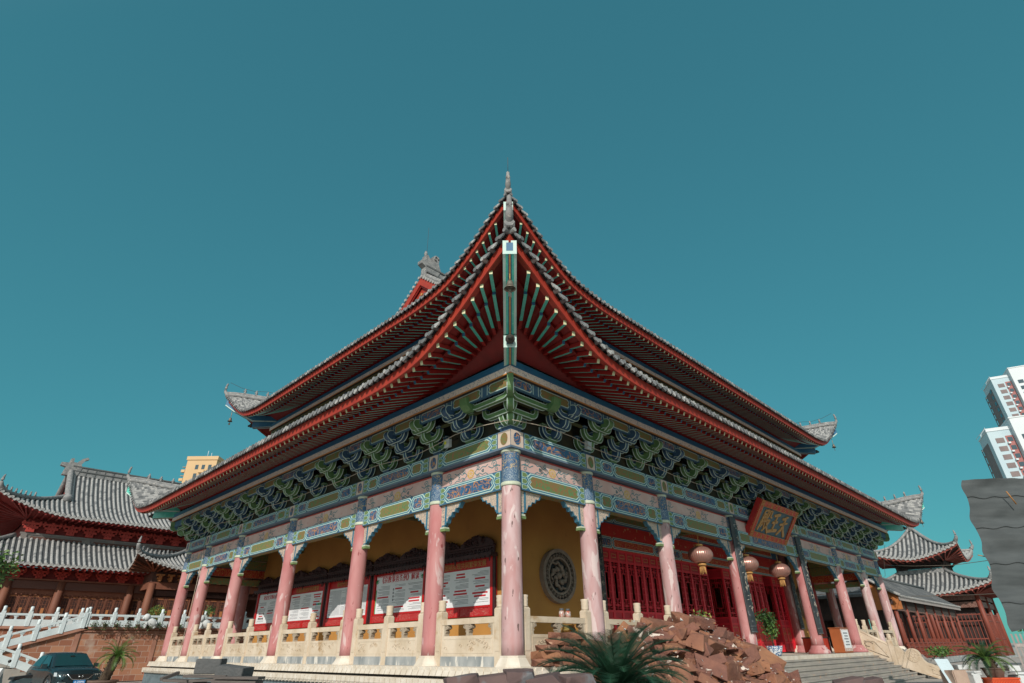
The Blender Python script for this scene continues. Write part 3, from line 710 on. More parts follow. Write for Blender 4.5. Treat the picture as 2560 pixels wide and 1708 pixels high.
# ------------------------------------------------------------------ eaves of the hall
prof = lambda D: .36 + .28*D + .030*D*D if D > 0 else .36 + .10*D
OM, CH, ZE, RISE, CL, PW = 3.48, .09, 6.74, 1, 3.5, [0, .01, .03, .09, .18, .35, .66, 1.05, 1.50, 1.95, 2.28]
ZE2 = ZE + 5.65
INS = 3.3                       # the upper tier stands on the inner columns
def upT(key):
    T, L, P = SIDES[key]
    f = {'L': lambda u, o, z: TL(u + INS, o - INS, z), 'F': lambda u, o, z: TF(u + INS, o - INS, z), 'B': lambda u, o, z: TB(u + INS, o - INS, z), 'R': lambda u, o, z: TR(u + INS, o - INS, z)}[key]
    return f, L - 2*INS
HALFW = Y1/2 - INS
prof2 = lambda D: .36 + .36*D + .0185*D*D if D > 0 else .36 + .10*D
GX = 2.0
LOW = {}; UPP = {}
for key in 'LFBR':
    T, L, P = SIDES[key]
    LOW[key] = Eave(T, L, OM, CH, ZE, RISE, CL, PW, INS, prof)
    T2, L2 = upT(key)
    UPP[key] = Eave(T2, L2, OM, CH, ZE2, RISE, CL, PW, HALFW if key in 'FB' else GX, prof2, gx=GX if key in 'FB' else None)
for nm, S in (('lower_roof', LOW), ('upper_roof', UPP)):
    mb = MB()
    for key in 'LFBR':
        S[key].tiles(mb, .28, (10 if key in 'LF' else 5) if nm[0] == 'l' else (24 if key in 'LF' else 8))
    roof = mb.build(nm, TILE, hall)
    mb = MB()
    for key in 'LFBR': S[key].edge(mb, .28, (0, 1, 1, 2))
    mb.build('tile_edge', TILE, roof)
    mb = MB()
    for key in 'LFBR':
        S[key].strip(mb, .02, .30, .12, .05, 0); S[key].strip(mb, .06, .11, .17, .12, 0)
    mb.build('fascia', ['fascia_red'], roof)
    hp = {}
    for key, end in (('L', 0), ('L', 1), ('R', 0), ('R', 1)):
        mb = MB()
        hp[(key, end)] = S[key].hip(mb, end, .14, 0, lift=.14)
        S[key].hip(mb, end, .075, 0, lift=.30)
        mb.build('hip_ridge', ['ridge_grey'], roof)
    mb = MB()
    if nm[0] == 'l':
        zt = LOW['F'].z(10, INS) + .12
        for a, b in (((INS, INS), (X1-INS, INS)), ((INS, INS), (INS, Y1-INS)), ((X1-INS, INS), (X1-INS, Y1-INS)), ((INS, Y1-INS), (X1-INS, Y1-INS))):
            mb = MB(); mb.beam((a[0], a[1], zt + .3), (b[0], b[1], zt + .3), .5, .5, (0,)*6); mb.build('wall_ridge', ['ridge_grey'], roof)
    # horns, figures on the hips
    for key, end in hp:
        E_ = S[key]; mb = MB(E_.T)
        p0 = hp[(key, end)][0]; u, o, z = p0
        sg = -1 if end == 0 else 1
        pts = []; rr = []
        for k in range(9):
            q = k/8
            ang = .25 + 1.55*q + .55*q*q
            pts.append((q, ang))
        x, zz = -.15, z + .02; P = []; rr = []
        for k in range(11):
            q = k/10; a = .45 + 1.25*min(1, q*1.9) + 1.1*max(0, q - .70)
            P.append((u + sg*x*.707, o + x*.707, zz)); rr.append(.075*(1 - q)**.5 + .03 + .012*(k % 3 == 0))
            x += .095*cos(a); zz += .095*sin(a)
        mb.tube(P, rr, 10, 0)
        mb.build('ridge_horn', ['ridge_grey'], roof)
        if key == 'R' and end == 1: continue
        for k in range(6):
            d = -E_.E + .85 + k*.55
            uu = d if end == 0 else E_.L - d
            zb = E_.z(min(max(uu, E_.u0()), E_.u1()), d) + .34
            b = E_.T(uu, -d, zb)
            f = MB(); f.lathe(b[0], b[1], [(.08, b[2]), (.085, b[2]+.06), (.045, b[2]+.09), (.075, b[2]+.17), (.05, b[2]+.23), (.055, b[2]+.29), (.02, b[2]+.36)], 8, 0)
            dx = .12 if key == 'L' else -.12
            f.tube([(b[0], b[1], b[2]+.15), (b[0]-dx*.6, b[1], b[2]+.2), (b[0]-dx, b[1], b[2]+.12)], [.05, .04, .02], 6, 0)
            f.tube([(b[0]+dx*.3, b[1], b[2]+.1), (b[0]+dx*.8, b[1], b[2]+.22)], [.04, .015], 6, 0)
            f.build('ridge_figure', ['ridge_grey'], roof)
    if nm[0] == 'u': uroof = roof
    else: lroof = roof

# gable ends and main ridge of the upper roof
zr = UPP['F'].z(16, HALFW); gy0, gy1 = INS, Y1 - INS; ym = Y1/2
for gx, sg in ((INS + GX, 1), (X1 - INS - GX, -1)):
    mb = MB(); n = 12
    top = [(-1 + 2*k/n) for k in range(n+1)]
    def zy(q):       # roof height over the gable at fraction q of the half span
        d = HALFW*(1 - abs(q)); return UPP['F'].z(16, d)
    ys = [ym + q*(HALFW - GX) for q in top]; zs = [UPP['F'].z(16, HALFW - abs(q)*(HALFW - GX)) for q in top]
    xw = gx + sg*.20
    zb = UPP['F'].z(16, GX) - .2
    mb.poly([(xw, ys[0], zb)] + [(xw, y, z - .15) for y, z in zip(ys, zs)] + [(xw, ys[-1], zb)], 0)
    for k in range(n):
        for x0, x1, a, b, m in ((gx - sg*.02, gx + sg*.06, -.06, -.62, 1), (gx + sg*.06, gx + sg*.12, -.5, -.74, 2)):
            P = [(x0, ys[k], zs[k]+b), (x1, ys[k], zs[k]+b), (x1, ys[k+1], zs[k+1]+b), (x0, ys[k+1], zs[k+1]+b)]
            Q = [(x0, ys[k], zs[k]+a), (x1, ys[k], zs[k]+a), (x1, ys[k+1], zs[k+1]+a), (x0, ys[k+1], zs[k+1]+a)]
            mb.hexa(P, Q, (m,)*6)
    for dy, dz in ((0, -1.25), (-.28, -1.6), (0, -1.6), (.28, -1.6), (-.15, -1.95), (.15, -1.95)):
        xs = xw - sg*.03
        mb.prism([(.085*cos(2*PI*j/8), .085*sin(2*PI*j/8)) for j in range(8)], lambda a, b, d: (xs - sg*d, ym + dy + a, zr + dz + b), 0, .05, 3, 3)
    mb.beam((xw - sg*.04, ym, zr - 2.3), (xw - sg*.04, ym + 1.6, zr - 3.5), .08, .16, (3,)*6, side=(1,0,0)); mb.beam((xw - sg*.05, ym, zr - 2.3), (xw - sg*.05, ym - 1.6, zr - 3.5), .08, .16, (3,)*6, side=(1,0,0))
    g = mb.build('gable', ['fascia_red', 'fascia_red', 'roof_red', 'gilt'], uroof)
    mb = MB()
    for k in range(30):
        for s2 in (-1, 1):
            q = (k + .5)/30; y = ym + s2*q*(HALFW - GX); z = UPP['F'].z(16, HALFW - q*(HALFW - GX)) + .05
            mb.prism([(.10*cos(2*PI*j/8), .10*sin(2*PI*j/8)) for j in range(8)], lambda a, b, d: (gx - sg*d, y + a, z + b), -.5, .10, 0, 1, True)
    for s2 in (-1, 1):
        mb.tube([(gx + sg*.4, ym + s2*q/12*(HALFW - GX), UPP['F'].z(16, HALFW - q/12*(HALFW - GX)) + .28) for q in range(13)], .2, 6, 1)
    mb.build('verge_tiles', ['tile_lit', 'ridge_grey'], uroof)
mb = MB()
xa, xb = INS + GX + .25, X1 - INS - GX - .25
mb.bx(xa, xb, ym - .22, ym + .22, zr - .1, zr + .35, 0); mb.bx(xa - .05, xb + .05, ym - .30, ym + .30, zr + .35, zr + .44, 1); mb.bx(xa, xb, ym - .17, ym + .17, zr + .44, zr + .85, 0); mb.bx(xa - .06, xb + .06, ym - .25, ym + .25, zr + .85, zr + .95, 1)
mb.build('main_ridge', ['ridge_grey', 'tile_dark'], uroof)
for x, sg in ((xa, 1), (xb, -1)):
    mb = MB()
    w = lambda a, b, d: (x + sg*a, ym + d, zr + b)
    mb.prism([(-.15, -.1), (.75, .2), (1.1, .95), (.9, 1.5), (.95, 1.85), (.70, 2.02), (.42, 1.85), (.5, 1.55), (.30, 1.35), (.05, 1.75), (-.12, 1.72), (-.1, 1.3), (-.45, 1.15), (-.42, .95), (-.12, .8)], w, -.22, .22, 0, 0)
    for k in range(4): mb.tube([w(.68 + .17*cos(a), 1.78 + .17*sin(a), -.25 + k*.165) for a in [j*PI/5 for j in range(9)]], .06, 5, 0)
    mb.tube([w(-.02, 1.7, 0), w(-.02, 2.15, 0)], [.11, .07], 8, 0); mb.ball(w(-.02, 1.95, 0), .12, 5, 0)
    mb.build('ridge_beast', ['ridge_grey'], uroof)
    mb = MB(); mb.tube([w(.05, 1.7, 0), w(.05, 4.2, 0)], .012, 4, 0); mb.build('lightning_rod', ['wire_dark'], uroof)
# thin conductor lines above the far upper corners and the spike at the near one
mb = MB(); e = INS - .3
mb.tube([(-.42, -.42, 15.9), (-.42, -.42, 16.6)], .012, 4, 0)
mb.build('lightning_rod', ['wire_dark'], uroof)
for key, end in (('L', 1), ('F', 1)):
    E_ = UPP[key]; pts = []
    for k in range(8):
        d = -E_.E + .05 + k*.62; uu = E_.L - d
        pts.append(E_.T(uu, -d, E_.z(min(uu, E_.u1()), d) + (1.05 if k == 0 else .62 + .1*(k % 2))))
    mb = MB(); mb.tube(pts, .012, 4, 0); mb.build('conductor_wire', ['wire_dark'], uroof)

# rafters, hip beams and soffits
def rafter_pts(E_, u, e0=.95):
    o = E_.o(u); q = E_.sp(u); near = u < E_.L/2
    f = min(1.0, max(0.0, (3.3 - q)/(3.3 + E_.E)))
    qi = q if f <= 0 else 3.3 - 5.6*f
    ui = qi if near else E_.L - qi
    g = V((ui, 1.5 + .65*f*f, E_.ze + .56 + .30*f + .78*f*f)) + V((0, 0, .12))
    b = V((u, o - .22, E_.ze + E_.rz(u) + .06)); m = g.lerp(b, .62); m.z -= .03 + .03*f
    return g + (g - m)*.33, g, m, b, f
def rafter(mb, E_, u, e0=.95, edged=False):
    mb.T = None
    a, r0, m, b, f = rafter_pts(E_, u, e0)
    T = lambda p: V(E_.T(*p))
    A, Bp, Mm, r0 = T(a), T(b), T(m), T(r0)
    w = .088
    mb.beam(A, r0, w, .12, (1, 1, 1, 1, 1, 1)); mb.beam(r0, Mm, w, .12, (0, 1, 1, 1, 3, 1))
    m2 = r0.lerp(Mm, .94) + V((0, 0, .10)); mb.beam(m2, Bp, w, .12, (0, 1, 3, 1, 2, 1))
    # pale edging on both arrises of the green faces
    for P, Q, z in (((r0, Mm, -.121), (m2, Bp, -.121)) if edged else ()):
        d = (Q - P); sd = d.cross(V((0, 0, 1))).normalized()*(w/2 - .012)
        for s2 in (-1, 1):
            mb.beam(P + sd*s2 + V((0, 0, z + .003)), Q + sd*s2 + V((0, 0, z + .003)), .018, .004, (4,)*6)
mk('raft_edge', (.60,.78,.64), (.52,.70,.58), 6, .6)
RM = ['raft_green', 'raft_red', 'raft_end', 'line_blue', 'raft_edge']
cand = []
for S, tier in ((LOW, 0), (UPP, 1)):
    for key in 'LF':
        E_ = S[key]; sp = .35
        n = int((E_.L + 2*E_.E - 1.84)/sp); sp = (E_.L + 2*E_.E - 1.84)/n
        for i in range(n + 1):
            u = -E_.E + .92 + i*sp
            if u > E_.L + E_.E - .3: continue
            P = V(E_.T(u, E_.o(u), E_.ze))
            dist = (P - V((-11.2, -11.1, .16))).length
            cand.append((dist + (4.0 if tier else 0), tier, key, u))
cand.sort(key=lambda c: c[0])
rest = MB()
for k, (dd, tier, key, u) in enumerate(cand):
    E_ = (LOW, UPP)[tier][key]
    if k < 98:
        mb = MB(); rafter(mb, E_, u); mb.build('rafter', RM, hall)
    else: rafter(rest, E_, u, edged=False)
tag(rest.build('rafter', RM, hall), None, None, kind='stuff')
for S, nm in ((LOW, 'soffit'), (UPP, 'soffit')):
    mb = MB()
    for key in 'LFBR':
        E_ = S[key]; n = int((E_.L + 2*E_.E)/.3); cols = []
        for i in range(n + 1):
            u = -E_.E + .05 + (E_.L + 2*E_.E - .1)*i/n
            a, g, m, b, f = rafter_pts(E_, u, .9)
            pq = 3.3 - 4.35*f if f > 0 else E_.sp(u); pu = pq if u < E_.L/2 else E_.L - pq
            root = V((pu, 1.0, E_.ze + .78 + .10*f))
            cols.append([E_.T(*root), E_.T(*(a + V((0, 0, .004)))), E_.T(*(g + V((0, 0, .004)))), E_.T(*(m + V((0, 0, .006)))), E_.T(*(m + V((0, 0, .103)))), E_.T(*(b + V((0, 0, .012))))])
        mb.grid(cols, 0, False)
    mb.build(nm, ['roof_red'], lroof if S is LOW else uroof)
# triangular boards behind the fan of corner rafters + hip beams
s2 = math.sqrt(.5)
def hipbeam(cx, cy, sx, sy, dz, parent, far=False):
    mb = MB()
    f = lambda p, q, d: (cx - sx*(p - d*s2*1), cy - sy*(p + d*s2*1), q + dz)
    W = .17
    def bar(pts, m0, nl=3):
        mb.prism(pts, f, -W, W, m0, m0)
    low = [(.6, 7.25), (1.98, 7.16), (1.98, 7.50), (.6, 7.55)]
    bar(low, 1)
    up = [(.9, 7.5), (2.0, 7.56), (2.5, 7.90), (3.0, 8.28), (3.42, 8.68), (3.42, 9.08), (3.0, 8.72), (2.5, 8.36), (2.0, 8.0), (.9, 7.85)]
    bar(up, 1)
    # painted underside: pale border, green field, gold line
    for P in (low[:2], up[0:5]):
        for (a0, z0), (a1, z1) in zip(P[:-1], P[1:]):
            for w0, m, dd in ((W + .002, 0, .004), (W*.60, 1, .008), (W*.26, 2, .012), (W*.13, 3, .016)):
                mb.poly([f(a0, z0 - dd, -w0), f(a1, z1 - dd, -w0), f(a1, z1 - dd, w0), f(a0, z0 - dd, w0)], m)
    for a, z0, z1 in ((1.985, 7.15, 7.51), (3.425, 8.67, 9.09)):
        mb.poly([f(a, z0, -W - .004), f(a, z0, W + .004), f(a, z1, W + .004), f(a, z1, -W - .004)], 0)
        mb.poly([f(a + .004, z0 + .10, -W*.5), f(a + .004, z0 + .10, W*.5), f(a + .004, z1 - .07, W*.5), f(a + .004, z1 - .07, -W*.5)], 2)
    for sd in (-1, 1):
        d = sd*(W + .004)
        for P in (up,):
            bot = P[0:5]; tp = P[5:][::-1]
            for k in range(4):
                mb.poly([f(bot[k][0], bot[k][1], d), f(bot[k+1][0], bot[k+1][1], d), f(bot[k+1][0], bot[k+1][1] + .07, d), f(bot[k][0], bot[k][1] + .07, d)], 0)
    hb = mb.build('hip_beam', ['pale', 'raft_green' if dz == 0 else 'purlin_blue', 'line_blue', 'gilt'], parent)
    mb = MB(); c = f(2.02, 7.33, 0)
    mb.ball((c[0] - sx*.06, c[1] - sy*.06, c[2]), .13, 7, 0)
    mb.ball((c[0] - sx*.16, c[1] - sy*.16, c[2] - .02), .07, 6, 0)
    mb.build('beam_knob', ['knob'], hb)
up0 = ZE2 - ZE
for cx, cy, sx, sy in ((0, 0, 1, 1), (X1, 0, -1, 1), (0, Y1, 1, -1)):
    hipbeam(cx, cy, sx, sy, 0, hall)
    hipbeam(cx + sx*INS, cy + sy*INS, sx, sy, up0, hall)

# upper tier body: plates, dark bracket band, wall
for key in 'LFBR':
    T2, L2 = upT(key); plates(T2, L2, 1.2, 6.95 + up0)
mb = MB()
for key in 'LFBR':
    T2, L2 = upT(key); mb.T = T2
    mb.bx(-.1, L2 + .1, -.1, .1, 9.8, 12.6, 0)
    mb.bx(-.7, L2 + .7, .5, .7, 12.1, 12.35, 1); mb.bx(-1.1, L2 + 1.1, .85, 1.1, 12.36, 12.55, 3); mb.bx(-.4, L2 + .4, .2, .35, 11.5, 11.9, 2)
mb.build('upper_wall', ['roof_red', 'dg_blue', 'dg_green', 'olive'], hall)
proto = None
for key in 'LF':
    T2, L2 = upT(key); first = None
    n = int(L2/1.6)
    for i in range(n + 1):
        u = L2*i/n
        if first is None:
            mb = MB(T2)
            for k, (o, z) in enumerate(((.25, 11.75), (.55, 12.0), (.85, 12.2))):
                arm(mb, lambda p, q, d: (p, o + d, z + q), .5, .2, .12, k % 2); mb.bx(-.07, .07, -.1, o + .3, z, z + .2, k % 2)
            first = mb.build('bracket_set', ['dg_blue', 'dg_green', 'dg_white', 'dg_back', 'dg_red'], hall, loc=T2(0, 0, 0))
            if key == 'F': first.location = V(T2(L2, 0, 0)) + off
            continue
        dup(first, V(T2(u if key == 'L' else u - L2/n, 0, 0)) + off, hall)

# ------------------------------------------------------------------ hall walls, doors
XW0, XW1, YW0, YW1 = VX[1], VX[6], UY[1], UY[5]
mb = MB()
mb.bx(XW0 - .30, XW0 - .05, YW0 + .2, YW1, -.25, 5.7, 0); mb.bx(XW1 + .05, XW1 + .3, YW0 + .2, YW1, -.25, 5.7, 0); mb.bx(XW0, XW1, YW1 - .1, YW1 + .1, -.25, 5.7, 0)
for a, b in ((VX[1], VX[2]), (VX[5], VX[6])): mb.bx(a - (.30 if a == VX[1] else 0), b, YW0 - .1, YW0 + .1, -.25, 5.7, 0)
mb.build('wall', ['ochre'], hall)
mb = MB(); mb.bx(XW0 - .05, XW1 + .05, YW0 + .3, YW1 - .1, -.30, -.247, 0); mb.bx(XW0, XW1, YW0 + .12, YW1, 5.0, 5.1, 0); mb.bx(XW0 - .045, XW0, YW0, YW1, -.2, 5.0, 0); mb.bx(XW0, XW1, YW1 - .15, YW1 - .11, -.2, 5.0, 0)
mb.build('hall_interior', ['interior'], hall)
mb = MB(); mb.bx(.1, X1 - .1, .1, YW0 - .1, 5.72, 5.78, 0); mb.bx(.1, XW0 - .3, YW0 - .1, Y1 - .1, 5.72, 5.78, 0); mb.bx(XW1 + .3, X1 - .1, YW0, Y1 - .1, 5.72, 5.78, 0); mb.bx(XW0, XW1, YW1 + .1, Y1 - .1, 5.72, 5.78, 0)
mb.build('gallery_ceiling', ['dark_wood'], hall)
mb = MB(TF)
for a, b in zip(VX[2:5], VX[3:6]):
    w = -(YW0 - .12)
    a2, b2 = a + .25, b - .25
    mb.bx(a2, b2, w - .2, w, 3.74, 4.24, 13); panel(mb, a2 + .9, b2 - .9, 3.76, 4.22, w + .012, 14, .10); panel(mb, a2, a2 + .95, 3.76, 4.22, w + .004, 5); panel(mb, b2 - .95, b2, 3.76, 4.22, w + .004, 5)
    mb.bx(a2, b2, w - .12, w + .02, 4.25, 4.76, 15)
    mb.bx(a2, b2, w - .2, w + .10, 4.77, 5.3, 0); panel(mb, a2 + 1, b2 - 1, 4.8, 5.25, w + .112, 14 if a > 9 else 4, .1); panel(mb, a2, a2 + 1.05, 4.8, 5.25, w + .104, 4)
    mb.bx(a2, b2, w - .15, w - .02, 5.3, 5.7, 4)
mb.build('door_lintel', BM + ['red_gold', 'red_gold', 'red_band'], hall)
def door(w):
    # one lattice leaf standing at the origin, hinge on the left edge, front facing -y
    mb = MB()
    for x0, x1 in ((0, .07), (w - .07, w)): mb.bx(x0, x1, -.03, .03, 0, 3.95, 0)
    for z0, z1 in ((0, .10), (.42, .50), (1.28, 1.36), (1.56, 1.64), (3.44, 3.53), (3.86, 3.95)): mb.bx(.07, w - .07, -.027, .027, z0, z1, 0)
    for z0, z1 in ((.10, .42), (.50, 1.28), (1.36, 1.56), (3.53, 3.86)): mb.bx(.07, w - .07, -.008, .012, z0, z1, 1)
    d = mb.build('door', ['door_red', 'door_dark'], hall, loc=(0, 0, 0))
    mb = MB(); c = w/2
    for (x0, x1, z0, z1) in ((.13, w - .13, 3.62, 3.77), (.14, w - .14, .58, 1.18)):
        for p, q, r, s in ((x0, x1, z0, z0 + .02), (x0, x1, z1 - .02, z1), (x0, x0 + .02, z0 + .02, z1 - .02), (x1 - .02, x1, z0 + .02, z1 - .02)): mb.bx(p, q, -.014, -.0085, r, s, 0)
    mb.tube([(c - .16, -.012, .85), (c - .06, -.012, .97), (c, -.012, .88), (c + .06, -.012, .97), (c + .16, -.012, .85)], .010, 4, 0)
    mb.build('gilt_trim', ['gilt'], d, loc=(0, 0, 0))
    mb = MB(); t = .012; g = w*.17
    def fr(x0, x1, z0, z1):
        for p, q, r, s in ((x0, x1, z0 - t, z0 + t), (x0, x1, z1 - t, z1 + t)): mb.bx(p, q, -.015, .005, r, s, 0)
        for x in (x0, x1): mb.bx(x - t, x + t, -.014, .004, z0, z1, 0)
    fr(.07 + g*.55, w - .07 - g*.55, 1.80, 3.28); fr(.07 + g*1.25, w - .07 - g*1.25, 2.05, 3.03)
    for z in (1.72, 1.92, 2.3, 2.54, 2.78, 3.15, 3.36):
        mb.bx(.07, .07 + g*1.25, -.013, .003, z - t, z + t, 0); mb.bx(w - .07 - g*1.25, w - .07, -.013, .003, z - t, z + t, 0)
    for z0, z1 in ((1.64, 2.05), (3.03, 3.44)):
        for x in (c - g*.35, c + g*.35): mb.bx(x - t, x + t, -.012, .002, z0, z1, 0)
        mb.bx(.07 + g, w - .07 - g, -.0125, .0025, (z0 + z1)/2 - t, (z0 + z1)/2 + t, 0)
    mb.build('lattice', ['door_red'], d, loc=(0, 0, 0))
    return d
for (a, b), n, opn in (((VX[2], VX[3]), 8, ()), ((VX[3], VX[4]), 8, (4, 5)), ((VX[4], VX[5]), 8, (4, 5))):
    a2, b2 = a + .38, b - .38; w = (b2 - a2)/n; d0 = door(w); placed = False
    for x0, x1 in ((a + .2, a2), (b2, b - .2)): jamb = MB(); jamb.bx(x0, x1, YW0 - .12, YW0 + .05, -.25, 3.74, 0); jamb.build('door_jamb', ['door_red'], hall)
    for i in range(n):
        x = a2 + i*w
        ang = 0
        if i in opn: ang = rad(84) if i == opn[0] else rad(97)
        px = x if i < n/2 else x + w
        loc = V((x if ang == 0 or i == opn[0] else x + w, YW0 - .04, -.2)) + off
        if not placed: d0.location = loc; placed = True
        else: dup(d0, loc, hall, rz=ang)

# ------------------------------------------------------------------ stone balustrades between the columns
def post(mb, T, u, z0=-.25):
    mb.T = T
    mb.bx(u - .12, u + .12, -.11, .11, z0, 1.06, 0); mb.bx(u - .085, u + .085, .11, .122, z0 + .35, .95, 0)
    for p in (u - .10, u + .10): pass
    mb.hexa([(u-.12,-.11,1.06),(u+.12,-.11,1.06),(u+.12,.11,1.06),(u-.12,.11,1.06)], [(u-.09,-.085,1.10),(u+.09,-.085,1.10),(u+.09,.085,1.10),(u-.09,.085,1.10)], (0,)*6)
    pr = [(.10, 1.10), (.115, 1.125), (.10, 1.15), (.112, 1.18), (.104, 1.22), (.114, 1.27), (.104, 1.31), (.118, 1.36), (.11, 1.385), (.06, 1.395)]
    mb.lathe(u, 0, pr, 14, 1)
def railpanel(mb, T, a, b):
    mb.T = T
    mb.bx(a, b, -.08, .08, -.02, .47, 0); mb.bx(a, b, -.09, .09, .745, .89, 0)
    mb.bx(a, a + .10, -.075, .075, .47, .745, 0); mb.bx(b - .10, b, -.075, .075, .47, .745, 0)
    mb.bx(a + .09, b - .09, .08, .088, .05, .08, 0); mb.bx(a + .09, b - .09, .08, .088, .39, .42, 0); mb.bx(a + .09, a + .12, .08, .087, .08, .39, 0); mb.bx(b - .12, b - .09, .08, .087, .08, .39, 0)
    c = (a + b)/2; n = 3 if b - a < 2.4 else 3
    for x, half in ((c, 0), (a + .10, 1), (b - .10, -1)):
        w = lambda p: x + (p if half == 0 else abs(p)*half)
        for s in ((-1, 1) if half == 0 else (1,)):
            pts = [(0, .47), (.07, .47), (.05, .53), (.09, .58), (.045, .61), (.10, .63), (.17, .66), (.175, .70), (.12, .745), (0, .745)]
            mb.prism([(s*p, q) for p, q in pts], lambda p, q, d: (w(p), d, q), -.065, .075, 2, 2)
        for s in ((-1, 1) if half == 0 else (1,)):
            cc = [(w(s*(.10 + .045*cos(k*PI/4))), .077, .695 + .035*sin(k*PI/4)) for k in range(8)]
            mb.tube(cc, .014, 4, 2)
    RN.seed(int(a*10) + 3)
    for k in range(int((b - a)*7)):       # shallow carved relief
        u = RN.uniform(a + .2, b - .2); z = RN.uniform(.12, .35)
        spiral2 = [(u + .07*(1 - j/9)*cos(j*.8), .083, z + .06*(1 - j/9)*sin(j*.8)) for j in range(8)]
        mb.tube(spiral2, .010, 4, 0)
BST = ['stone', 'stone', 'carved_stone']
mk('carved_stone', (.40, .33, .25), (.30, .24, .18), 6, .85, .4, bsc=20)
ordn = ['first', 'second', 'third', 'fourth', 'fifth', 'sixth', 'seventh', 'eighth']
def balustrade(key, k, mids, skip=()):
    T, L, P = SIDES[key]; a, b = P[k], P[k+1]
    side = 'left face' if key == 'L' else 'front face'
    t = thing('stone_balustrade', f'carved cream stone balustrade between {ordn[k]} and {ordn[k+1]} columns from the corner, {side}', 'balustrade', T((a + b)/2, 0, -.25), 'stone balustrades between the hall columns')
    ps = [a + .43] + [a + (b - a)*(j + 1)/(mids + 1) for j in range(mids)] + [b - .43]
    for p in ps:
        mb = MB(); post(mb, T, p); mb.build('post', ['stone', 'stone'], t)
    for p, q in zip(ps[:-1], ps[1:]):
        mb = MB(); railpanel(mb, T, p + .12, q - .12); mb.build('rail_panel', BST, t)
for k in range(6): balustrade('L', k, 0 if k in (0, 5) else 1)
for k in (0, 1, 5, 6): balustrade('F', k, 1 if k in (1, 5) else 0)
# stair balustrade with drum stone at the right end of the steps
def stairrail(x, label):
    t = thing('stair_balustrade', label, 'balustrade', (x, -1.6, -1.4), 'sloping balustrades beside the front steps')
    w = lambda a, b, d: (x + d, -a, b)
    mb = MB(); T = lambda u, o, z: (x + o, -u, z)
    post(mb, T, .10, -.22); mb.build('post', ['stone', 'stone'], t)
    mb = MB(); T2 = lambda u, o, z: (x + o, -u, z - .78); post(mb, T2, 1.55, -.1); mb.build('post', ['stone', 'stone'], t)
    mb = MB(); mb.prism([(.22, -.20), (1.43, -.80), (1.43, .02), (.22, .72)], w, -.08, .08, 0, 0)
    mb.tube([w(.22, .76, 0), w(1.43, .08, 0)], .09, 8, 0); mb.tube([w(.3, .3, -.085), w(.8, .25, -.085), w(1.3, -.5, -.085), w(.35, -.1, -.085), w(.3, .3, -.085)], .02, 5, 1)
    mb.tube([w(.5 + .2*cos(k*.6), .15 + .12*sin(k*.6), -.085) for k in range(9)], .03, 5, 1)
    mb.build('sloping_panel', ['stone', 'carved_stone'], t)
    mb = MB()
    top = [(1.68, -.02), (1.80, .02), (1.95, -.06), (2.05, -.22), (2.12, -.30)] + [(2.45 + .34*cos(a), -.42 + .34*sin(a)) for a in [PI*.80 - k*PI*.85/9 for k in range(10)]] + [(2.86, -.62), (2.98, -.74), (3.12, -.78), (3.45, -.92), (3.45, -1.42), (3.3, -1.45), (1.68, -.92)]
    mb.prism(top, w, -.12, .12, 0, 0)
    for sg in (-1, 1):
        for r, th in ((.29, .018), (.24, .010)): mb.tube([w(2.45 + r*cos(k*PI/10), -.42 + r*sin(k*PI/10), sg*.122) for k in range(21)], th, 5, 0)
        for k in range(5): mb.tube([w(2.45 + .13*cos(k*1.25) + .07*cos(j*.9), -.42 + .13*sin(k*1.25) + .07*sin(j*.9), sg*.122) for j in range(6)], .014, 4, 0)
        mb.tube([w(p, q, sg*.122) for p, q in ((3.02, -.88), (3.38, -1.02), (3.38, -1.3), (3.1, -1.2), (3.1, -1.02), (3.28, -1.1))], .014, 4, 0)
    mb.build('drum_stone', ['stone', 'carved_stone'], t)
stairrail(27.6, 'sloping cream stone stair balustrade with round drum stone, right end of the front steps')

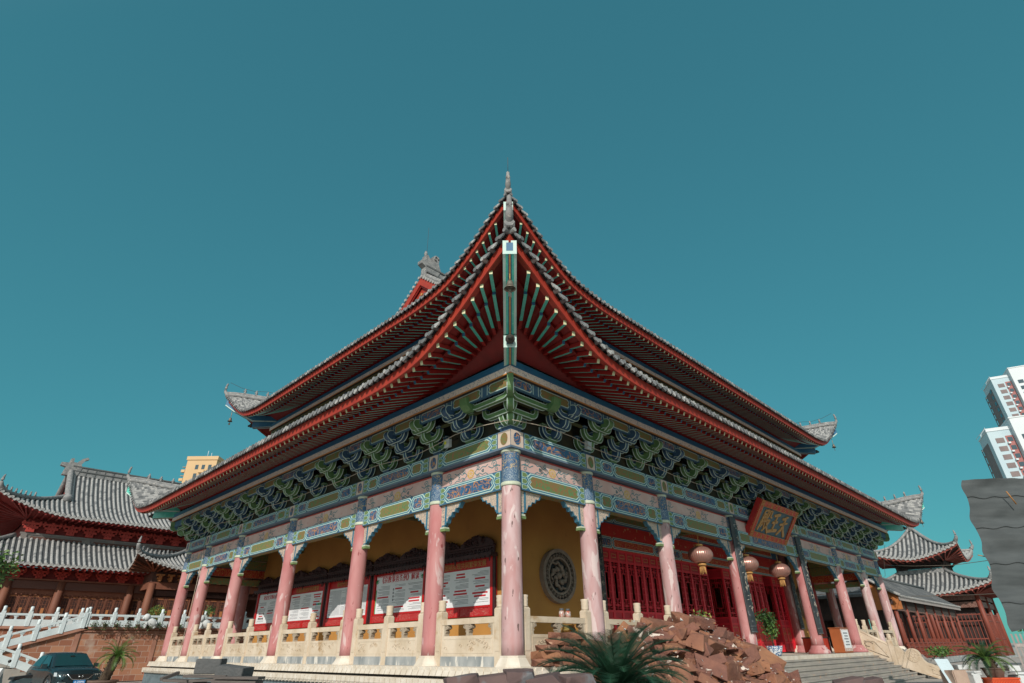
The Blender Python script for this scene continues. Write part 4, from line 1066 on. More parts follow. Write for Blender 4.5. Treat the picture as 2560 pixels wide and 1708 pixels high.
# ------------------------------------------------------------------ notice boards along the ochre wall
titles = ['民族团结实现共同繁荣发展', '《宗教事务条例》解读', '新时代公民行为规范', '民族团结进步共同繁荣', '社会主义核心价值观']
desc = ['with red border and gold heading, nearest the corner column', 'with big red heading on white sheet, second from the corner', 'with dense faded grey text, middle of the row of five', 'with gold heading and small colour pictures, fourth from the corner', 'with red heading and rows of brown seals, farthest from the corner']
yb = [3.72, 7.52, 11.42, 15.32, 19.22, 23.05]
for k in range(5):
    a, b = yb[k] + .06, yb[k+1] - .06; c = (a + b)/2
    t = thing('notice_board', f'notice board {desc[k]}', 'notice board', (3.0, c, 1.12), 'notice boards on the side wall')
    T = lambda u, o, z: (3.09 - o, u, z)
    mb = MB(T); fm = 0
    mb.bx(a, b, 0, .06, 1.28, 2.98, 0)
    for u in (a + .10, b - .22): mb.bx(u, u + .12, .06, .13, 1.12, 2.98, 0)
    for u in (a - .02, b - .10): mb.bx(u, u + .12, .05, .12, 1.12, 2.98, 2)
    mb.bx(a + .16, b - .16, .06, .12, 1.12, 1.40, 1); mb.bx(a + .16, b - .16, .12, .14, 1.12, 1.15, 0); mb.bx(a + .16, b - .16, .12, .14, 1.385, 1.41, 0)
    mb.bx((a+b)/2 - .08, (a+b)/2 + .08, .12, .15, 1.16, 1.40, 0)
    mb.build('frame', ['board_red', 'board_carve', 'crest_wood'], t)
    mb = MB(T)
    mb.bx(a - .05, b + .05, .02, .34, 2.98, 3.10, 0); mb.bx(a, b, .08, .14, 3.10, 3.34, 0); mb.bx(a - .04, b + .04, .10, .22, 3.34, 3.40, 0)
    for j in range(2):
        u0 = a + (b - a)*(j + .5)/2; hw = (b - a)/4.1
        pts = [(u0 - hw, 3.40)] + [(u0 - hw + 2*hw*i/24, 3.44 + .22*max(0, sin(PI*i/24))**1.4 + .10*abs(sin(PI*i/8))**.6 + .03*(i % 2)) for i in range(25)] + [(u0 + hw, 3.40)]
        mb.prism(pts, lambda p, q, d: (p, d, q), .10, .17, 0, 0)
        RN.seed(k*7 + j)
        for i in range(16):
            u = u0 + RN.uniform(-hw*.85, hw*.85); z = RN.uniform(3.45, 3.50 + .22*(1 - abs(u - u0)/hw)); r = RN.uniform(.05, .09)
            mb.tube([(u + r*cos(q*.9), .18, z + r*sin(q*.9)) for q in range(7)], .022, 5, 0)
    for i in range(int((b - a)/.22)):
        u = a + .12 + i*.22; mb.tube([(u + .07*cos(q*.9), .15, 3.22 + .06*sin(q*.9)) for q in range(7)], .018, 4, 0)
        mb.bx(u - .05, u + .05, .30, .35, 2.93, 2.98, 0)
    for u in (a, c, b): mb.tube([(u, .34, 3.0), (u, .36, 2.8)], [.035, .02], 6, 0)
    mb.build('carved_crest', ['crest_wood'], t)
    # the sheet with its printing
    mb = MB(T); p0, p1, z0, z1 = a + .26, b - .26, 1.46, 2.66 if k in (0, 2, 3) else 2.90
    mb.bx(p0, p1, .06, .072, z0, z1, 0)
    RN.seed(40 + k); w = .076; nc = 3; cw = (p1 - p0)/nc
    tz = z1 - (.10 if k in (0, 2, 3) else .42)
    put = lambda u, v, d: T(c - u, d, v)     # mirrored so that the lettering reads the right way from outside
    for j in range(nc):
        u0 = p0 + j*cw + .08; u1 = p0 + (j + 1)*cw - .08; z = tz
        while z > z0 + .10:
            if k == 2:
                mb.bx(u0 - .05, u1 + .05 - RN.choice((0, 0, .3)), .072, w, z - .012, z, 1); z -= .045; continue
            kind = RN.random()
            if kind < .30:
                l = RN.uniform(.45, .9)*(u1 - u0); m0 = (u0 + u1)/2; mb.bx(m0 - l/2, m0 + l/2, .072, w, z - .055, z, 2); z -= .10
            elif kind < .40 and k in (0, 3) and z > z0 + .3:
                x = u0
                while x < u1 - .15: mb.bx(x, x + .14, .072, w, z - .09, z, RN.choice((2, 3, 3, 4))); x += .16
                z -= .14
            elif kind < .5 and k == 4:
                for i in range(4): mb.bx(u0 + .1 + i*.17, u0 + .22 + i*.17, .072, w, z - .09, z, 5)
                z -= .14
            else:
                for i in range(RN.randint(2, 4)):
                    if z < z0 + .08: break
                    l = RN.uniform(.5, 1)*(u1 - u0); mb.bx(u0, u0 + l, .072, w, z - .014, z, 1); z -= .042
                z -= .03
    if k == 1:
        for i in range(int((p1 - p0)/.07)): mb.bx(p0 + i*.07, p0 + i*.07 + .04, .072, w, z1 - .06, z1, 2)
        for sg, u in ((1, p0), (-1, p1)):
            for i in range(6): mb.beam((u + sg*.05, .08, z1 - .15), (u + sg*(.05 + .16*cos(i*.5)), .085, z1 - .15 - .16*sin(i*.5)), .03, .005, (4,)*6)
        mb.bx(p0, p0 + .06, .072, w, z0, z0 + .5, 4); mb.bx(p1 - .06, p1, .072, w, z0, z0 + .9, 4)
        for i in range(4): mb.prism([(.05*cos(q*.79), .05*sin(q*.79)) for q in range(8)], lambda p, q, d: (c + .35 + p, d, 2.32 - i*.13 + q), .072, .077, 1, 1)
    mb.build('printed_sheet', ['poster', 'ink', 'poster_red', 'poster_teal', 'poster_green', 'crest_wood'], t)
    glyphs(titles[k], .23 if k != 1 else .27, lambda u, v, d: T(c - u, .078 + d, (2.80 if k in (0, 2, 3) else 2.70) + v), 0, 'heading', 'gilt' if k in (0, 2, 3) else 'poster_red', t, extr=.004)

# ------------------------------------------------------------------ name plaque 天王殿 (leans out)
pc = V((17.37, -.62, 5.30)); ax = V((1, 0, 0)); ay = V((0, -.56, .83)).normalized(); an = ax.cross(ay).normalized()
if an.y > 0: an = -an
PW_, PH_ = 2.16, .88
pput = lambda a, b, d: tuple(pc + ax*a + ay*b + an*d)
t = thing('name_plaque', 'tilted red-framed name board with three gold characters above the central doorway', 'plaque', (17.37, -.3, 4.5))
mb = MB(pput); mb.bx(-PW_, PW_, -PH_, PH_, -.22, 0, 0)
mb.build('plaque_body', ['plaque_red'], t)
mb = MB(pput)
mb.bx(-PW_, PW_, PH_ - .26, PH_, 0, .07, 0); mb.bx(-PW_, PW_, -PH_, -PH_ + .26, 0, .07, 0); mb.bx(-PW_, -PW_ + .30, -PH_ + .26, PH_ - .26, 0, .068, 0); mb.bx(PW_ - .30, PW_, -PH_ + .26, PH_ - .26, 0, .068, 0)
for z, q in ((PH_ - .03, 1), (-PH_ + .03, 1), (PH_ - .26, -1), (-PH_ + .26, -1)): mb.tube([(-PW_, z, .07), (PW_, z, .07)], .014, 5, 1)
for x in (-PW_ + .03, PW_ - .03, -PW_ + .30, PW_ - .30): mb.tube([(x, -PH_, .07), (x, PH_, .07)], .014, 5, 1)
for z in (PH_ - .145, -PH_ + .145):
    for x in (-1.0, -.5, 0, .5, 1.0): mb.tube([(x + .085*cos(k*PI/4), z + .075*sin(k*PI/4), .07) for k in range(9)], .017, 5, 1); mb.ball((x, z, .07), .026, 4, 1)
    for x in (-1.45, 1.45): mb.tube([(x, z - .09, .07), (x, z + .09, .07)], .02, 5, 1)
    for x in (-PW_ + .15, PW_ - .15): mb.tube([(x + .09*sx_, z + .08*sy_, .07) for sx_, sy_ in ((-1,-1),(1,-1),(1,1),(-1,1),(-1,-.3),(.4,-.3),(.4,.4))], .018, 4, 1)
mb.build('plaque_frame', ['plaque_frame', 'gilt'], t)
mb = MB(pput); mb.poly([(-PW_ + .3, -PH_ + .26, .006), (PW_ - .3, -PH_ + .26, .006), (PW_ - .3, PH_ - .26, .006), (-PW_ + .3, PH_ - .26, .006)], 0)
for x in (-PW_ + .42, PW_ - .42):
    for k in range(7): mb.bx(x - .025, x + .025, -.42 + k*.12, -.36 + k*.12, .007, .012, 1)
mb.build('plaque_field', ['plaque_blue', 'couplet_edge'], t)
def stroke(mb, pts, ws):
    # brush stroke as a flat tapering slab
    for (p, w0), (q, w1) in zip(list(zip(pts, ws))[:-1], list(zip(pts, ws))[1:]):
        d = V((q[0]-p[0], q[1]-p[1])); n = V((-d.y, d.x)).normalized()
        A = [(p[0]+n.x*w0, p[1]+n.y*w0), (p[0]-n.x*w0, p[1]-n.y*w0), (q[0]-n.x*w1, q[1]-n.y*w1), (q[0]+n.x*w1, q[1]+n.y*w1)]
        mb.prism(A, lambda a, b, d2: (a, b, d2), .006, .05, 0, 0)
    for p, w0 in zip(pts, ws): mb.prism([(p[0] + w0*cos(k*PI/3), p[1] + w0*sin(k*PI/3)) for k in range(6)], lambda a, b, d2: (a, b, d2), .006, .0495, 0, 0)
CH_ = {
 'tian': [([(-.22,.27),(.0,.32),(.20,.42)],[.05,.055,.03]), ([(-.30,.02),(.0,.08),(.30,.16)],[.045,.05,.03]), ([(.06,.38),(.02,.08),(-.10,-.20),(-.34,-.42)],[.05,.055,.055,.04]), ([(.0,.06),(.12,-.18),(.36,-.40)],[.04,.06,.075])],
 'wang': [([(-.22,.30),(.22,.40)],[.055,.06]), ([(-.20,.0),(.18,.08)],[.05,.055]), ([(-.34,-.38),(.0,-.32),(.34,-.27)],[.065,.06,.07]), ([(.06,.36),(.0,.0),(-.04,-.34)],[.05,.05,.055])],
 'dian': [([(-.30,.38),(.0,.44)],[.04,.035]), ([(.0,.44),(-.02,.30)],[.035,.03]), ([(-.30,.38),(-.34,.0),(-.46,-.42)],[.04,.045,.05]), ([(-.28,.25),(-.02,.28)],[.03,.03]), ([(-.26,.10),(.0,.14)],[.03,.03]), ([(-.18,.22),(-.20,-.06)],[.03,.03]), ([(-.06,.22),(-.08,-.06)],[.03,.03]), ([(-.34,-.08),(.04,-.02)],[.035,.035]), ([(-.20,-.14),(-.30,-.30)],[.035,.03]), ([(-.06,-.12),(.0,-.30)],[.035,.03]),
          ([(.14,.42),(.10,.20),(.02,.06)],[.04,.035,.03]), ([(.14,.42),(.32,.44)],[.035,.035]), ([(.32,.44),(.30,.20),(.42,.18)],[.035,.035,.03]), ([(.08,.02),(.34,.06)],[.04,.04]), ([(.34,.06),(.18,-.24),(-.04,-.44)],[.04,.045,.03]), ([(.12,-.06),(.26,-.26),(.46,-.44)],[.035,.05,.06])]}
for nm, x in (('dian', -1.0), ('wang', .02), ('tian', 1.02)):
    mb = MB(lambda a, b, d: pput(x + a*1.16, b*1.16, d))
    for pts, ws in CH_[nm]: stroke(mb, pts, ws)
    mb.build('gold_character', ['gilt'], t)

# ------------------------------------------------------------------ couplet boards
def couplet(x, y, z0, z1, w, label, seed):
    t = thing('couplet_board', label, 'board', (x, y, z0), 'black couplet boards on the columns')
    mb = MB(); n = 6; R_ = .34
    f = lambda a, d, z: (x + (R_ + d)*sin(a), y + .30 - (R_ + d)*cos(a), z)
    A = w/2/R_
    rows = []
    for k in range(n + 1):
        a = -A + 2*A*k/n; rows.append(a)
    for a0, a1 in zip(rows[:-1], rows[1:]):
        mb.hexa([f(a0, -.02, z0), f(a1, -.02, z0), f(a1, .03, z0), f(a0, .03, z0)], [f(a0, -.02, z1), f(a1, -.02, z1), f(a1, .03, z1), f(a0, .03, z1)], (0,)*6)
    b = mb.build('board', ['couplet'], t)
    mb = MB()
    for a in (-A, A): mb.tube([f(a, .03, z0), f(a, .03, z1)], .028, 5, 0)
    for z in (z0 + .02, z1 - .02, z0 + .22): mb.tube([f(a, .035, z) for a in rows], .022, 5, 0)
    mb.build('edging', ['couplet_edge'], b)
    mb = MB(); RN.seed(seed); n = int((z1 - z0 - .6)/.40); A2 = A*.52
    for i in range(n):
        zc = z1 - .42 - i*.40
        for j in range(RN.randint(5, 8)):
            a0 = RN.uniform(-A2, A2); dz = RN.uniform(-.13, .13); hv = RN.random() < .5
            P = [f(a0 - (.32*A2 if hv else .1*A2), .033, zc + dz), f(a0 + (.30*A2 if hv else -.05*A2), .036, zc + dz + (.025 if hv else .09))]
            if not hv: P.append(f(a0 - .28*A2*RN.choice((-1, 1)), .033, zc + dz - .09))
            mb.tube(P, [.012] + [.020]*(len(P)-2) + [.008], 4, 0)
    mb.build('brush_writing', ['ink_white'], b)
couplet(13.61, -.30, .60, 5.12, .56, 'tall black couplet board with worn white writing on the column left of the name plaque', 1)
couplet(21.12, -.30, .60, 5.12, .56, 'tall black couplet board with worn white writing on the column right of the name plaque', 2)
couplet(8.05, 3.02, 1.10, 4.75, .46, 'black couplet board with white writing beside the ochre wall with the near stone roundel', 3)
couplet(13.61, 3.02, 1.05, 4.75, .46, 'black couplet board deep in the gallery, left of the half-open red doors', 4)
couplet(21.12, 3.02, 1.0, 4.75, .46, 'narrow black couplet board behind the long one on the column left of the potted plant', 5)
couplet(27.02, 2.62, .95, 4.95, .50, 'black couplet board in front of the ochre wall on the far right of the doors', 6)

# ------------------------------------------------------------------ stone roundels on the ochre walls
def roundel(x, label):
    y = YW0 - .1; r = .92; z = 2.45
    t = thing('stone_roundel', label, 'carving', (x, y, z - r), 'carved stone roundels on the front walls')
    w = lambda a, b, d: (x + a, y - d, z + b)
    mb = MB(); n = 48
    ring = [(cos(2*PI*k/n), sin(2*PI*k/n)) for k in range(n)]
    for (r0, r1, d) in ((.86, 1.0, .20), (.62, .70, .19)):
        for k in range(n):
            c0, c1 = ring[k], ring[(k+1) % n]
            mb.hexa([w(c0[0]*r*r0, c0[1]*r*r0, 0), w(c1[0]*r*r0, c1[1]*r*r0, 0), w(c1[0]*r*r1, c1[1]*r*r1, 0), w(c0[0]*r*r1, c0[1]*r*r1, 0)], [w(c0[0]*r*r0, c0[1]*r*r0, d), w(c1[0]*r*r0, c1[1]*r*r0, d), w(c1[0]*r*r1, c1[1]*r*r1, d), w(c0[0]*r*r1, c0[1]*r*r1, d)], (0,)*6)
    mb.poly([w(c[0]*r*.9, c[1]*r*.9, .06) for c in ring], 1)
    for k in range(28):        # fret between the rims
        a = 2*PI*k/28; s = 2*PI/28
        pts = [(a, .69), (a, .80), (a + s*.55, .80), (a + s*.55, .745), (a + s*.28, .745)]
        mb.tube([w(r*q*cos(p), r*q*sin(p), .17) for p, q in pts], .022, 5, 0); mb.tube([w(r*q*cos(p), r*q*sin(p), .17) for p, q in ((a + s*.8, .87), (a + s*.8, .72))], .02, 5, 0)
    mb.build('fret_rim', ['carved', 'carved_dark'], t)
    mb = MB(); RN.seed(9)
    mb.ball(w(0, 0, .10), .13, 6, 0)
    for k in range(4):         # two coiled beasts among clouds
        a0 = k*PI/2 + .4; P = []; R2 = []
        for j in range(12):
            q = j/11; a = a0 + 1.9*q; rr = r*(.24 + .32*q + .05*sin(j*1.9)); P.append(w(rr*cos(a), rr*sin(a), .13)); R2.append(.075*(1 - .6*q) + .012)
        mb.tube(P, R2, 7, 0)
        mb.ball(w(r*.24*cos(a0), r*.24*sin(a0), .14), .085, 5, 0)
    for k in range(26):
        a = RN.uniform(0, 2*PI); rr = RN.uniform(.2, .55)*r; q = RN.uniform(.05, .09); b0 = RN.uniform(0, 6)
        mb.tube([w(rr*cos(a) + q*(1 - j/10)*cos(b0 + j*.9), rr*sin(a) + q*(1 - j/10)*sin(b0 + j*.9), .12) for j in range(8)], .024, 5, 1 if k % 3 == 0 else 0)
    mb.build('carved_relief', ['carved', 'carved_teal'], t)
roundel((VX[1] + VX[2])/2 - .22, 'round carved stone openwork medallion on the ochre wall near the corner column')
roundel((VX[5] + VX[6])/2, 'round carved stone medallion on the far ochre wall, seen edge-on right of the doors')

# ------------------------------------------------------------------ lanterns
def lantern(x, label):
    y, z = .05, 3.32
    t = thing('lantern', label, 'lantern', (x, y, z - .95), 'silk lanterns hanging in the front gallery')
    mb = MB(); n = 96; rows = []
    for j in range(15):
        q = PI*j/14; rows.append([(x + (.47*sin(q)**.8*(1 + .028*cos(2*PI*k/3)))*cos(2*PI*k/n), y + (.47*sin(q)**.8*(1 + .028*cos(2*PI*k/3)))*sin(2*PI*k/n), z - .32*cos(q)) for k in range(n + 1)])
    mb.grid(rows, 0)
    mb.build('silk_body', ['lantern'], t)
    mb = MB(); mb.lathe(x, y, [(.17, z - .40), (.18, z - .33)], 16, 0); mb.build('bottom_ring', ['gilt'], t)
    mb = MB(); mb.lathe(x, y, [(.15, z + .32), (.15, z + .40)], 16, 0); mb.tube([(x, y, z + .39), (x, y, 4.12)], .012, 4, 0)
    mb.build('top_cap', ['gilt'], t)
    mb = MB()
    for k in range(14):
        a = 2*PI*k/14; mb.tube([(x + .10*cos(a), y + .10*sin(a), z - .42), (x + .115*cos(a), y + .115*sin(a), z - .66 - .03*(k % 3))], .016, 4, 0)
    mb.build('tassel', ['tassel'], t)
lantern(10.72, 'round rose silk lantern with fringe, hanging alone left of the name plaque')
lantern(14.95, 'round rose silk lantern hanging half behind the long black couplet board')
lantern(18.55, 'round rose silk lantern catching the sun, rightmost of the three under the plaque')

# ------------------------------------------------------------------ wind bells
def bell(x, y, ztop, drop, label):
    t = thing('wind_bell', label, 'bell', (x, y, ztop - drop), 'wind bells under the roof corners'); z = ztop - drop
    mb = MB(); mb.tube([(x, y, ztop), (x, y, z)], .014, 5, 0); mb.build('hanger', ['gilt'], t)
    mb = MB(); mb.lathe(x, y, [(.025, z), (.06, z - .02), (.085, z - .10), (.10, z - .20), (.15, z - .26), (.14, z - .26), (.06, z - .10)], 16, 0, cap=False); mb.build('bell_cup', ['bell'], t)
    mb = MB(); mb.tube([(x, y, z - .1), (x, y, z - .36)], .008, 4, 0); mb.ball((x, y, z - .30), .035, 4, 0); mb.bx(x - .05, x + .05, y - .006, y + .006, z - .50, z - .36, 0); mb.build('clapper', ['bell'], t)
bell(-3.12, -3.12, 8.38, .20, 'bronze wind bell under the near corner of the lower roof')
e = 3.1
bell(X1 + e, -e, 8.35, .45, 'small wind bell under the far right corner of the lower roof')
bell(X1 - INS + e, INS - e, 8.35 + up0, .45, 'small wind bell under the far right corner of the upper roof')
bell(INS - e, Y1 - INS + e, 8.35 + up0, .45, 'small wind bell under the far left corner of the upper roof')

# ------------------------------------------------------------------ lights and cables under the brackets
def flood(T, u, o, z, m, label):
    P = T(u, o, z); t = thing('flood_light', label, 'light', P)
    mb = MB(T); mb.hexa([(u-.11, o-.02, z-.13), (u+.11, o-.02, z-.13), (u+.11, o+.1, z-.16), (u-.11, o+.1, z-.16)], [(u-.11, o, z+.12), (u+.11, o, z+.12), (u+.11, o+.12, z+.10), (u-.11, o+.12, z+.10)], (0,)*6); mb.build('lamp_housing', ['lamp_body'], t)
    mb = MB(T)
    if m: mb.poly([(u-.0, o+.125, z-.05), (u+.09, o+.125, z-.05), (u+.09, o+.13, z+.05), (u-.0, o+.13, z+.05)], 0)
    else: mb.poly([(u-.09, o+.112, z-.13), (u+.09, o+.112, z-.13), (u+.09, o+.126, z+.08), (u-.09, o+.126, z+.08)], 0)
    mb.build('lamp_face', ['lamp_yellow' if m else 'lamp_glass'], t)
    mb = MB(T); mb.tube([(u, o, z + .05), (u, o - .35, z + .25)], .015, 5, 0); mb.build('lamp_arm', ['wire_dark'], t)
flood(TL, 2.35, .42, 5.92, True, 'small white box light with yellow patch under the left brackets')
flood(TF, 3.05, .5, 5.95, False, 'grey floodlight hanging under the front brackets by the second column')
def cable(pts, r, mat, label, name='cable'):
    mb = MB(); mb.tube(pts, r, 4, 0); o = mb.build(name, [mat]); tag(o, label, 'cable'); return o
cable([TL(u, .62 + .1*sin(u), 5.93 + .06*sin(u*1.3)) for u in [-.5 + k*1.1 for k in range(25)]], .013, 'wire', 'thin pale cable slung along the brackets of the left side')
cable([TF(u, .62 + .1*sin(u), 5.93 + .06*sin(u*1.3)) for u in [-.5 + k*1.25 for k in range(30)]], .013, 'wire', 'thin pale cable slung along the brackets of the front')
cable([(-.38, UY[5] + .05, 5.7), (-.34, UY[5] + .02, 3.6), (-.33, UY[5], 1.6), (-.36, UY[5], -.1)], .014, 'wire', 'pale cable running down the second column from the left')
cable([TF(X1 + .7, .9, 6.2), TF(X1 + .66, .6, 5.4), TF(X1 + .4, .4, 4.2), TF(X1 - .8, .3, 3.9)], .012, 'wire', 'pale cable drooping from the right end of the front beams')

# ------------------------------------------------------------------ things on the terrace
t = thing('offering_cabinet', 'orange-brown cabinet with printed pale front, standing between the right-hand front columns', 'cabinet', (23.85, -.3, -.25))
mb = MB(); mb.bx(23.22, 24.45, -.52, .0, -.22, .86, 0); mb.bx(23.18, 24.49, -.55, .03, .86, .90, 0); mb.bx(23.25, 24.42, -.50, -.02, -.25, -.22, 0); mb.build('cabinet_body', ['cabinet_side'], t)
mb = MB(); mb.bx(23.24, 24.43, -.53, -.522, -.16, .84, 1); mb.bx(23.34, 24.33, -.536, -.531, -.02, .78, 0)
for k in range(5): mb.bx(23.5 + .12*(k % 2), 24.15, -.54, -.5365, .62 - .13*k, .68 - .13*k, 2)
mb.build('printed_front', ['poster', 'cabinet_front', 'ink'], t)
t = thing('offering_table', 'small table with red cloth beside the orange-brown cabinet', 'table', (23.3, .6, -.25))
mb = MB(); mb.bx(22.2, 24.2, .35, 1.1, .42, .48, 0); mb.build('tabletop', ['dark_wood'], t)
for x in (22.25, 24.1):
    for y in (.4, 1.02):
        mb = MB(); mb.bx(x, x + .06, y, y + .06, -.25, .42, 0); mb.build('leg', ['lamp_body'], t)
mb = MB(); rows = [[(22.22 + .02*sin(k*1.3), .33 + .02*cos(k*2.1) + k*.08, z) for k in range(10)] for z in (.42, .1, -.2)]; mb.grid(rows, 0); mb.grid([[(22.2 + k*.1, .34 + .012*cos(k*2.1), z) for k in range(17)] for z in (.42, .1, -.2)], 0)
mb.build('red_cloth', ['cloth_red'], t)
mb = MB(); mb.lathe(22.9, .6, [(.07, .48), (.09, .55), (.04, .62), (.03, .66)], 12, 0); tag(mb.build('offering_bottle', ['porcelain']), 'small white bottle standing on the table with the red cloth', 'bottle')
t = thing('potted_plant', 'tall leafy plant in a blue and white pot at the top of the front steps', 'plant', (15.1, -.32, -.24))
mb = MB(); mb.lathe(15.1, -.32, [(.20, -.24), (.24, -.20), (.30, .0), (.33, .10), (.335, .12), (.30, .12), (.28, .05)], 24, 0, cap=False); mb.build('pot', ['porcelain_blue'], t)
def leaves(mb, c, rx, rz, n, size, mats, seed, droop=.3, shell=.5):
    r = random.Random(seed)
    for i in range(n):
        a = r.uniform(0, 2*PI); cz = r.uniform(-1, 1); q = shell + (1 - shell)*r.random()
        s = math.sqrt(1 - cz*cz); p = V((c[0] + rx*q*s*cos(a), c[1] + rx*q*s*sin(a), c[2] + rz*q*cz))
        d = V((r.gauss(0, 1), r.gauss(0, 1), r.gauss(-droop, .7))).normalized(); e2 = d.cross(V((r.gauss(0, 1), r.gauss(0, 1), r.gauss(0, 1)))).normalized()
        L = size*r.uniform(.6, 1.3); w = L*.42
        mb.poly([p, p + d*L*.5 + e2*w*.5, p + d*L, p + d*L*.5 - e2*w*.5], r.choice(mats))
mb = MB(); mb.tube([(15.1, -.32, .05), (15.06, -.3, .5), (15.14, -.34, .95), (15.0, -.3, 1.3)], [.035, .03, .025, .012], 6, 0); mb.tube([(15.12, -.32, .6), (15.4, -.4, 1.0)], [.02, .01], 5, 0); mb.build('stem', ['trunk'], t)
mb = MB(); leaves(mb, (15.1, -.32, .85), .36, .55, 420, .15, (0, 0, 1), 3, .6, .25); leaves(mb, (14.9, -.25, 1.2), .46, .32, 320, .14, (0, 2), 4, .3, .3); mb.build('foliage', ['leaf_a', 'leaf_b', 'leaf_c'], t)
t = thing('potted_plant', 'low yellow-green shrub peeping over the top of the rock pile', 'plant', (8.9, -.5, -.2))
mb = MB(); mb.lathe(8.95, -.45, [(.18, -.25), (.26, .1), (.28, .12)], 16, 0); mb.build('pot', ['terracotta'], t)
mb = MB(); mb.tube([(8.95, -.45, .1), (8.95, -.45, .8)], [.03, .015], 5, 0); mb.build('stem', ['trunk'], t)
mb = MB(); leaves(mb, (8.95, -.45, .92), .42, .34, 260, .14, (0, 1, 1, 3), 6); mb.build('foliage', ['leaf_a', 'leaf_b', 'leaf_c', 'leaf_y'], t)
for i, (x, z, l) in enumerate(((1.95, .89, 'left'), (2.22, .89, 'right'))):
    t = thing('glass_jar', f'small glass jar with red contents, {l} one of two on the corner balustrade rail', 'jar', (x, 0, z))
    mb = MB(); mb.lathe(x, 0, [(.07, z), (.08, z + .03), (.08, z + .14), (.05, z + .17)], 14, 0); mb.build('jar_body', ['jar'], t)
    mb = MB(); mb.lathe(x, 0, [(.055, z + .17), (.06, z + .18), (.06, z + .22), (.02, z + .225)], 14, 0); mb.build('lid', ['couplet_edge'], t)
t = thing('censer', 'brass incense burner shining behind the corner balustrade', 'incense burner', (2.7, .75, -.25))
mb = MB(); mb.lathe(2.75, .6, [(.12, -.25), (.10, .25), (.20, .40), (.30, .50), (.33, .62), (.29, .70), (.31, .73)], 20, 0); mb.build('bowl', ['brass'], t)
for k in range(3):
    a = 2*PI*k/3; mb = MB(); mb.tube([(2.75 + .2*cos(a), .6 + .2*sin(a), .42), (2.75 + .28*cos(a), .6 + .28*sin(a), .15), (2.75 + .25*cos(a), .6 + .25*sin(a), -.25)], [.05, .035, .05], 8, 0); mb.build('leg', ['brass'], t)
for k in (-1, 1):
    mb = MB(); mb.tube([(2.75 + k*.28, .6, .68), (2.75 + k*.40, .6, .74), (2.75 + k*.38, .6, .88), (2.75 + k*.28, .6, .86)], .025, 6, 0); mb.build('handle', ['brass'], t)
t = thing('wooden_stand', 'small yellow wooden stand against the wall behind the right front column', 'stand', (22.6, 1.8, -.25))
mb = MB(); mb.bx(25.9, 26.5, 1.5, 2.0, -.25, .75, 0); mb.build('stand_body', ['yellow_wall'], t); mb = MB(); mb.bx(25.85, 26.55, 1.45, 2.05, .75, .80, 0); mb.build('stand_top', ['gilt'], t)
# ------------------------------------------------------------------ rocks
def rockmesh(seed, sx, sy, sz, n=22, flat=.30):
    r = random.Random(seed); bm = bmesh.new()
    sh = (r.uniform(-.3, .3), r.uniform(-.25, .25))
    for cx in (-1, 1):
        for cy in (-1, 1):
            for cz in (-1, 1):
                k = r.uniform(.62, 1.08)
                a = [r.uniform(.72, 1.08), r.uniform(.72, 1.08), r.uniform(.8, 1.05)]
                if r.random() < .35: a[r.randint(0, 1)] *= .55
                p = V((cx*a[0], cy*a[1], cz*a[2]))
                bm.verts.new(((p.x + sh[0]*p.z*.5)*sx/2, (p.y + sh[1]*p.z*.5)*sy/2, p.z*sz/2))
    for i in range(3):
        p = V((r.uniform(-1.1, 1.1), r.uniform(-1.1, 1.1), r.choice((-1, 1))*r.uniform(.6, 1.15))); bm.verts.new((p.x*sx/2, p.y*sy/2, p.z*sz/2))
    h = bmesh.ops.convex_hull(bm, input=bm.verts)
    bmesh.ops.delete(bm, geom=list({g for g in h['geom_interior'] + h['geom_unused'] if isinstance(g, bmesh.types.BMVert)}), context='VERTS')
    bmesh.ops.bevel(bm, geom=list(bm.edges), offset=min(sx, sy, sz)*.03, segments=1, affect='EDGES')
    me = bpy.data.meshes.new('rock'); bm.to_mesh(me); bm.free(); return me
def rockset(mats, n, seed, dims):
    out = []
    for i in range(n):
        r = random.Random(seed + i); a, b, c = dims(r)
        me = rockmesh(seed + i, a, b, c); me.materials.append(M[mats[i % len(mats)]]); out.append(me)
    return out
def putrock(me, name, loc, rot, label, cat, group, scale=1.0):
    o = bpy.data.objects.new(name, me); COL.objects.link(o); o.location = loc; o.rotation_euler = rot; o.scale = (scale,)*3
    return tag(o, label, cat, group)
RS = rockset(['sand_a', 'sand_b', 'sand_c', 'sand_b', 'sand_a'], 30, 100, lambda r: (r.uniform(.45, 1.0), r.uniform(.35, .7), r.uniform(.10, .34)))
